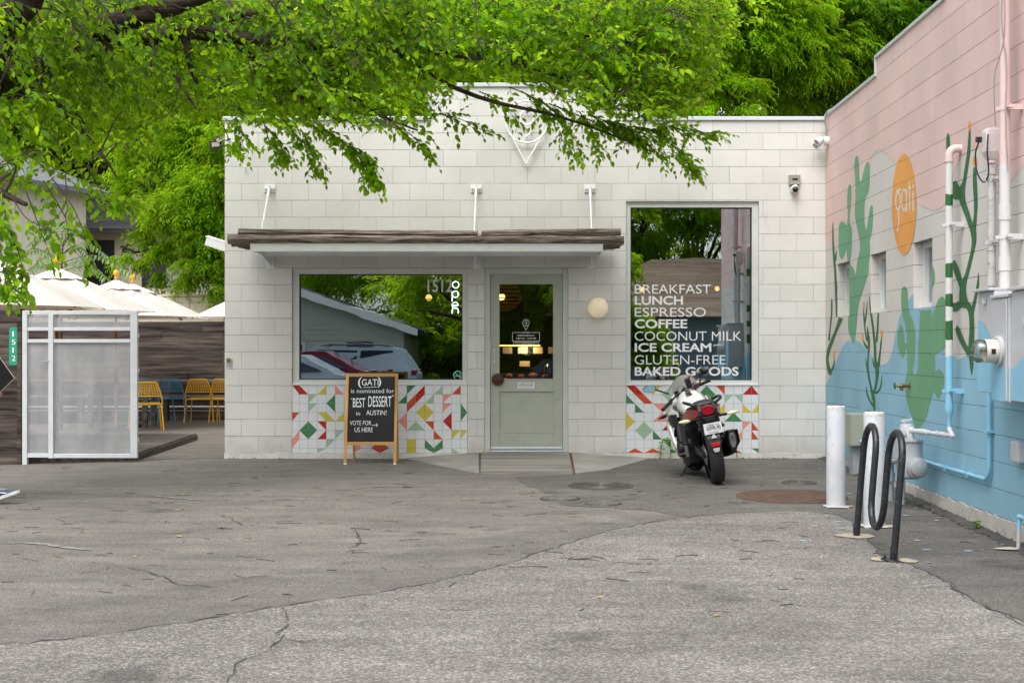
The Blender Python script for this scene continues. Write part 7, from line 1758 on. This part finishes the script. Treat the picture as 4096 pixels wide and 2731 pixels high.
crown_tree('pecan_tree', 'bright green tree hanging low over the patio beside the white building', (X_(520,14), 14.5, -.2), [C(430,470,12.5,.95),C(490,560,12.4,.75),C(380,360,13.5,1.25),C(480,330,13,1.2),C(335,430,13.5,.6),C(430,600,12.4,.55),C(285,578,13.2,.22),C(370,510,13,.6),C(500,430,12.4,.8),C(480,640,12.2,.36),C(300,250,15,1.6),C(440,180,15,1.6),C(345,600,13,.36)], 9500, M['pecan'], .125, .2, 1, n=5)
crown_tree('pecan_tree', 'tall light green tree rising behind the cream batten house', (X_(250,33), 33, -.2), [C(60,240,32,2.6),C(180,200,32,2.8),C(300,130,31,2.8),C(120,80,32,3.4),C(30,150,30,3.0),C(260,300,33,2.0),C(-60,240,31,3.2),C(330,20,32,3.2),C(200,380,34,1.7),C(330,260,32,2)], 9000, M['pecan'], .24, .4, 2, L=(.4,.7))
crown_tree('pecan_tree', 'yellow green tree behind the lower parapet over the wide window', (X_(760,15), 15, -.2), [C(600,180,13,1.5),C(740,230,12.5,1.3),C(860,200,12.5,1.4),C(950,150,13,1.4),C(700,80,15,2.1),C(900,40,15,2.0),C(560,60,15,1.9),C(820,270,11.5,.9),C(620,290,11.5,.8),C(1050,110,14,1.6)], 8500, M['pecan'], .14, .26, 3)
crown_tree('pecan_tree', 'broad green tree rising behind the raised middle of the cafe parapet', (X_(1250,16), 16, -.2), [C(1150,120,14,1.6),C(1300,90,14,1.7),C(1420,140,13.5,1.6),C(1240,0,16,2.2),C(1480,20,15,2.0),C(1540,200,12.5,1.0)], 6000, M['pecan'], .14, .28, 4)
crown_tree('shade_tree', 'dense tree with drooping bright fronds above the parapet over the tall window', (X_(1700,13), 13, -.2), [C(1640,140,10.5,.95),C(1720,70,10.8,1.1),C(1680,220,10.2,.62),C(1780,30,11,1.2),C(1610,40,11,1.2),C(1850,110,11.5,1.0),C(1800,200,12,.8),C(1700,-60,11.5,1.6),C(1590,250,10.2,.5)], 8500, M['pecan'], .125, .24, 5, n=6)
crown_tree('shade_tree', 'darker leafy tree behind the pink wall steps', (X_(1960,15), 15, -.2), [C(1920,60,12,1.3),C(2010,30,12.5,1.2),C(1880,160,12.5,.95),C(1960,140,13,.9),C(2090,20,12.5,1.3),C(1830,60,13,1.3),C(2000,-80,13.5,1.9),C(2160,-40,13,1.4),C(1840,240,13,.6)], 8500, M['pecand'], .13, .26, 6, n=6)
# distant wood closing the view
t = empty('woodland', (0, 40, -.3)); LVd = Leaves(); rng = np.random.default_rng(77); K = 26000
P = np.stack([rng.uniform(-26,22,K), rng.uniform(-3,6,K), rng.beta(1.2,1.0,K)*17], 1); P[:,2] += np.sin(P[:,0]*.9)*1.2
LVd.add(P, rng.normal(0,1,(K,3))+np.array([0,0,-.5]), np.tile([0,-.3,1.],(K,1))+rng.normal(0,.5,(K,3)), rng.uniform(.35,.75,K), rng.uniform(.16,.32,K))
o = LVd.build('treeline', M['pecand'], None, simple=True); o.location = (0, 40, -.3); tag(o, kind='stuff'); bpy.data.objects.remove(t)

# --- tree of heaven behind the largest umbrella ---
b = at(140, 700, 7.0); t = empty('sumac_sapling', (b.x, 7.0, -.2), 'young plant with long feathery pinnate leaves rising behind the largest umbrella', 'plant')
bb = Vector(t.location); ST_ = MB(); LVs = Leaves()
c0 = at(140, 640, 7.0)-bb; ST_.tube([(0,0,0),tuple(c0*.5),tuple(c0)], [.035,.03,.02], 8); c1 = at(145,560,7.0)-bb; ST_.tube([tuple(c0),tuple(c1)], [.02,.012], 7)
for (x, y, dy, h) in ((15,600,.2,.5),(30,650,-.6,.8),(70,560,.3,.2),(55,640,-.9,.6),(100,545,.0,.1),(200,545,.4,.1),(250,590,-.2,.3),(300,628,-.5,.55),(245,640,-.8,.7),(210,600,.6,.3),(175,530,.3,.05),(270,660,-.9,.8),(85,610,.8,.3),(130,520,-.3,.0)):
    e = at(x, y, 7.0+dy)-bb; a = c0.lerp(c1, 1-h); m = (a+e)/2+Vector((0,0,.22)); S_ = smoothpath([tuple(a), tuple(m), tuple(e)], 9); ST_.tube(S_, [.008*(1-.7*i/len(S_)) for i in range(len(S_))], 5)
    for i in range(4, len(S_)-1):
        p, q = Vector(S_[i]), Vector(S_[i+1]); d = (q-p).normalized(); sd = d.cross(Vector((0,0,1))).normalized()
        for s in (-1, 1):
            LVs.add(arr([p]), arr([d*.35+sd*s*.75+Vector((0,0,-.5))]), arr([Vector((random.gauss(0,.2),-.3,1))]), np.array([.155*random.uniform(.8,1.1)]), np.array([.05]))
LVs.build('crown', M['frond'], t); ST_.build('stem', M['twig'], t, smooth=True)

# --- weeds at the foot of the walls ---
def weed(p, h, n, lean, label, leaf=.06):
    t = empty('weed', p, label, 'weed', 'weeds along the wall foot'); sb = MB(); L_ = Leaves()
    S_ = smoothpath([(0,0,0),(lean*.3,-.01,h*.55),(lean,-.03,h)], 6); sb.tube(S_, [.004]*len(S_), 5); sb.build('stem', M['twig'], t)
    P = []; D = []
    for k in range(n): q = Vector(S_[int((.3+.7*k/n)*(len(S_)-1))]); a = k*2.4; P.append(q); D.append(Vector((math.cos(a), math.sin(a)*.6-.3, .1)))
    L_.add(arr(P), arr(D), np.tile([0,-.5,1.],(n,1))+RNG.normal(0,.25,(n,3)), leaf*RNG.uniform(.7,1.2,n), leaf*.5*RNG.uniform(.8,1.1,n)); L_.build('leaves', M['elm'], t)
weed((xf(1516), -.05, 0), .24, 12, .03, 'small green weed at the tile wall foot left of the motorcycle')
weed((xf(1540), -.05, 0), .26, 10, -.03, 'small green weed closest to the motorcycle front wheel')
weed((xf(1692), -.05, 0), .30, 6, -.08, 'thin weed with a curled top right of the motorcycle', .05)
weed((WX-.06, onw(2247,1205,.05).y, gz(3,onw(2247,1205,.05).y)), .07, 9, -.02, 'tiny weed sprouting at the foot of the blue wall', .05)
# ---------------- across the lot: what the panes mirror ----------------
def car(x, y, mat, label, kind='suv', L=4.8, H=1.72, rz=0):
    t = empty('parked_car', (x, y, gz(x, y)), label, 'car', 'cars parked across the lot', (0, 0, rz))
    W_ = .92; h = H
    if kind == 'suv': side = [(-2.35,.45),(-2.4,.95),(-2.28,1.10),(-1.95,h-.08),(-1.6,h),(.5,h-.02),(1.25,1.12),(2.25,.95),(2.4,.7),(2.38,.35),(-2.3,.32)]
    elif kind == 'hatch': side = [(-2.1,.45),(-2.15,.95),(-1.6,1.12),(-.75,h),(.2,h),(1.15,1.05),(2.0,.9),(2.15,.65),(2.1,.32),(-2.05,.30)]
    else: side = [(-2.3,.45),(-2.35,.90),(-1.55,1.0),(-.7,h),(.4,h),(1.25,1.0),(2.2,.86),(2.35,.6),(2.3,.30),(-2.25,.28)]
    def sec(yv, ins_): return [(px_, yv, 0+pz_) for px_, pz_ in side]
    mb = MB(); n = len(side); R_ = []
    for yv, k in ((-W_*.97,.86),(-W_,1.0),(W_,1.0),(W_*.97,.86)):
        R_.append([(px_*(1 if k == 1 else .985), yv*(1 if pz_ < 1.15 else .80), pz_ if k == 1 else .35+(pz_-.35)*.985) for px_, pz_ in side])
    mb.loft(R_); mb.build('body', mat, t, smooth=True, bevel=.05, seg=3)
    gl = paint('car_glass', (.02,.03,.05,1), .06, .05)
    for s in (-1, 1):
        top = h-.12; mb = MB()
        if kind == 'suv': Q = [[(-1.95,1.16),(-1.72,top),(-.85,top),(-.78,1.16)],[(-.70,1.16),(-.76,top),(.35,top),(.95,1.16)]]
        elif kind == 'hatch': Q = [[(-1.35,1.13),(-.72,top),(.15,top),(.92,1.08)]]
        else: Q = [[(-1.25,1.03),(-.66,top),(-.02,top),(-.02,1.03)],[(.04,1.03),(.04,top),(.36,top),(1.05,1.02)]]
        for q in Q:
            mb.poly([(px_, s*(W_*(1.004 if pz_ < 1.15 else .815+.0)+.012), pz_) for px_, pz_ in q])
        mb.build('side_window', gl, t)
    for sx in (-1.42, 1.42):
        for s in (-1, 1):
            mb = MB(); mb.lathe([(.20,-.1),(.33,-.1),(.345,-.06),(.345,.06),(.33,.1),(.20,.1)], (sx,s*(W_-.06),.345), (0,1,0), 24); w_ = mb.build('wheel', M['dark'], t, smooth=True)
            mb = MB(); mb.lathe([(.001,.06*s),(.21,.09*s)], (sx,s*(W_-.06),.345), (0,1,0), 20); mb.build('rim', M['alu'], w_, smooth=True)
    for s in (-1, 1):
        mb = MB(); mb.obox((-2.30,s*.74,1.0),(.07,0,0),(0,.20,0),(0,0,.08)); mb.build('tail_lamp', LR, t, bevel=.02)
        mb = MB(); mb.obox((2.22,s*.66,.78),(.1,0,0),(0,.2,0),(0,0,.07)); mb.build('headlight', M['alu'], t, bevel=.02)
    if kind == 'suv':
        for s in (-1, 1):
            mb = MB(); mb.tube([(-1.6,s*.62,h+.0),(-1.4,s*.62,h+.06),(.1,s*.62,h+.06),(.3,s*.62,h)], .02, 8); mb.build('roof_rail', M['dark'], t, smooth=True)
    return t
cp_ = lambda n, c: paint(n, c, .22, .05, 2, coat=.5)
car(-5.7, -21.5, cp_('steel_blue_paint', srgb(176,200,212)), 'pale blue grey estate car parked across the lot, roof rails on top', 'suv', rz=R(180))
car(-6.3, -19.6, cp_('burgundy_paint', srgb(120,26,52)), 'burgundy hatchback parked across the lot between the other cars', 'hatch', H=1.56, rz=R(180))
car(-6.5, -17.6, cp_('pale_silver_paint', srgb(190,205,220)), 'pale silver saloon parked across the lot closest to the cafe', 'sedan', H=1.46, rz=R(180))
car(1.1, -20.8, cp_('dark_blue_paint', srgb(50,66,90)), 'dark blue saloon parked across the lot facing the tall window', 'sedan', H=1.46, rz=R(175))
def lap_house(x0, x1, Y, zev, zr, label, mat, roof, hip=False):
    t = empty('house', ((x0+x1)/2, Y, gz((x0+x1)/2, Y)), label, 'house'); w_ = (x1-x0)/2; mb = MB(); k = 0
    while k < zev: mb.prism([(-w_,0,k),(-w_,.025,k),(-w_,.005,k+.18),(-w_,0,k+.18)], (2*w_,0,0)); k += .18
    mb.box((-w_,-7,0),(w_,-.001,zev))
    if not hip: mb.prism([(-w_,-.001,zev),(w_,-.001,zev),(0,-.001,zr-.1)], (0,-7,0))
    mb.build('wall', mat, t)
    mb = MB()
    if hip: P = [(-w_-.5,.6,zev-.05),(w_+.5,.6,zev-.05),(w_+.5,-7.6,zev-.05),(-w_-.5,-7.6,zev-.05),(-w_*.3,-3.5,zr),(w_*.3,-3.5,zr)]; mb.add(P, [(0,1,5,4),(1,2,5),(2,3,4,5),(3,0,4),(0,3,2,1)])
    else:
        for s in (-1, 1): mb.prism([(0,.5,zr),(s*(w_+.5),.5,zev-.22),(s*(w_+.5),.5,zev-.38),(0,.5,zr-.16)], (0,-8,0))
    mb.build('roof', roof, t)
    if not hip:
        mb = MB()
        for s in (-1, 1): mb.prism([(0,.52,zr+.02),(s*(w_+.52),.52,zev-.2),(s*(w_+.52),.52,zev-.45),(0,.52,zr-.22)], (0,.03,0))
        mb.build('barge_board', M['white'], t)
    for wx in (-w_*.45, w_*.35):
        mb = MB(); mb.box((wx-.5,.026,.9),(wx+.5,.06,2.1)); f_ = mb.build('window', M['white'], t); mb = MB(); mb.box((wx-.42,.061,.98),(wx+.42,.065,2.02)); mb.build('pane', M['dark'], f_)
    mb = MB(); mb.box((w_*.75-.45,.026,0),(w_*.75+.45,.05,2.1)); mb.build('door', M['dark'], t)
gs = paint('sage_lap_siding', srgb(176,182,170), .7, .05, 2)
lap_house(-16.5, -4.6, -30, 2.75, 4.7, 'sage lap sided gabled house across the street', gs, M['shingle'])
lap_house(0.6, 11, -31, 2.9, 5.1, 'low house with a brown hipped roof across the street', paint('blue_grey_siding', srgb(120,140,150), .7, .05, 2), wood('brown_shingle', (.22,.14,.095,1), (.40,.29,.21,1), 'X', 1.2, .9, .006), True)
for i, (x, Y, h, lab, mt) in enumerate(((-2.2,-33,7.5,'leafy tree standing between the two houses across the street','pecan'),(-9,-40,12,'tall tree behind the sage house across the street','pecan'),(3.5,-39,12,'tall tree behind the brown roofed house across the street','pecan'),(9,-37,12,'leafy tree across the street near the painted wall side','pecan'),(6.8,-41,12,'tall leafy tree behind the hipped roof end across the street','pecan'),(-3.4,-38,6,'bushy low tree beside the sage house across the street','pecan'),(-.8,-40,7,'bushy tree midway between both houses across the street','pecan'),(2.6,-27.5,4.5,'small leafy tree in front of the brown hipped roof across the street','pecan'),(-20,-27,9,'leafy tree at the far end of the sage house across the street','pecan'))):
    b = (x, Y, gz(x, Y)); rr = random.Random(40+i)
    crown_tree('street_tree', lab, b, [(x+rr.gauss(0,2.0 if h > 5 else .8), Y+rr.gauss(0,1.2), gz(x,Y)+h*rr.uniform(.38 if h > 7.2 else .12,1.0), rr.uniform(1.5,2.4)*(1 if h > 5 else .55)) for _ in range(10)], 3600, M[mt], .26, .22, 40+i, 'trees across the street', (.4,.7))
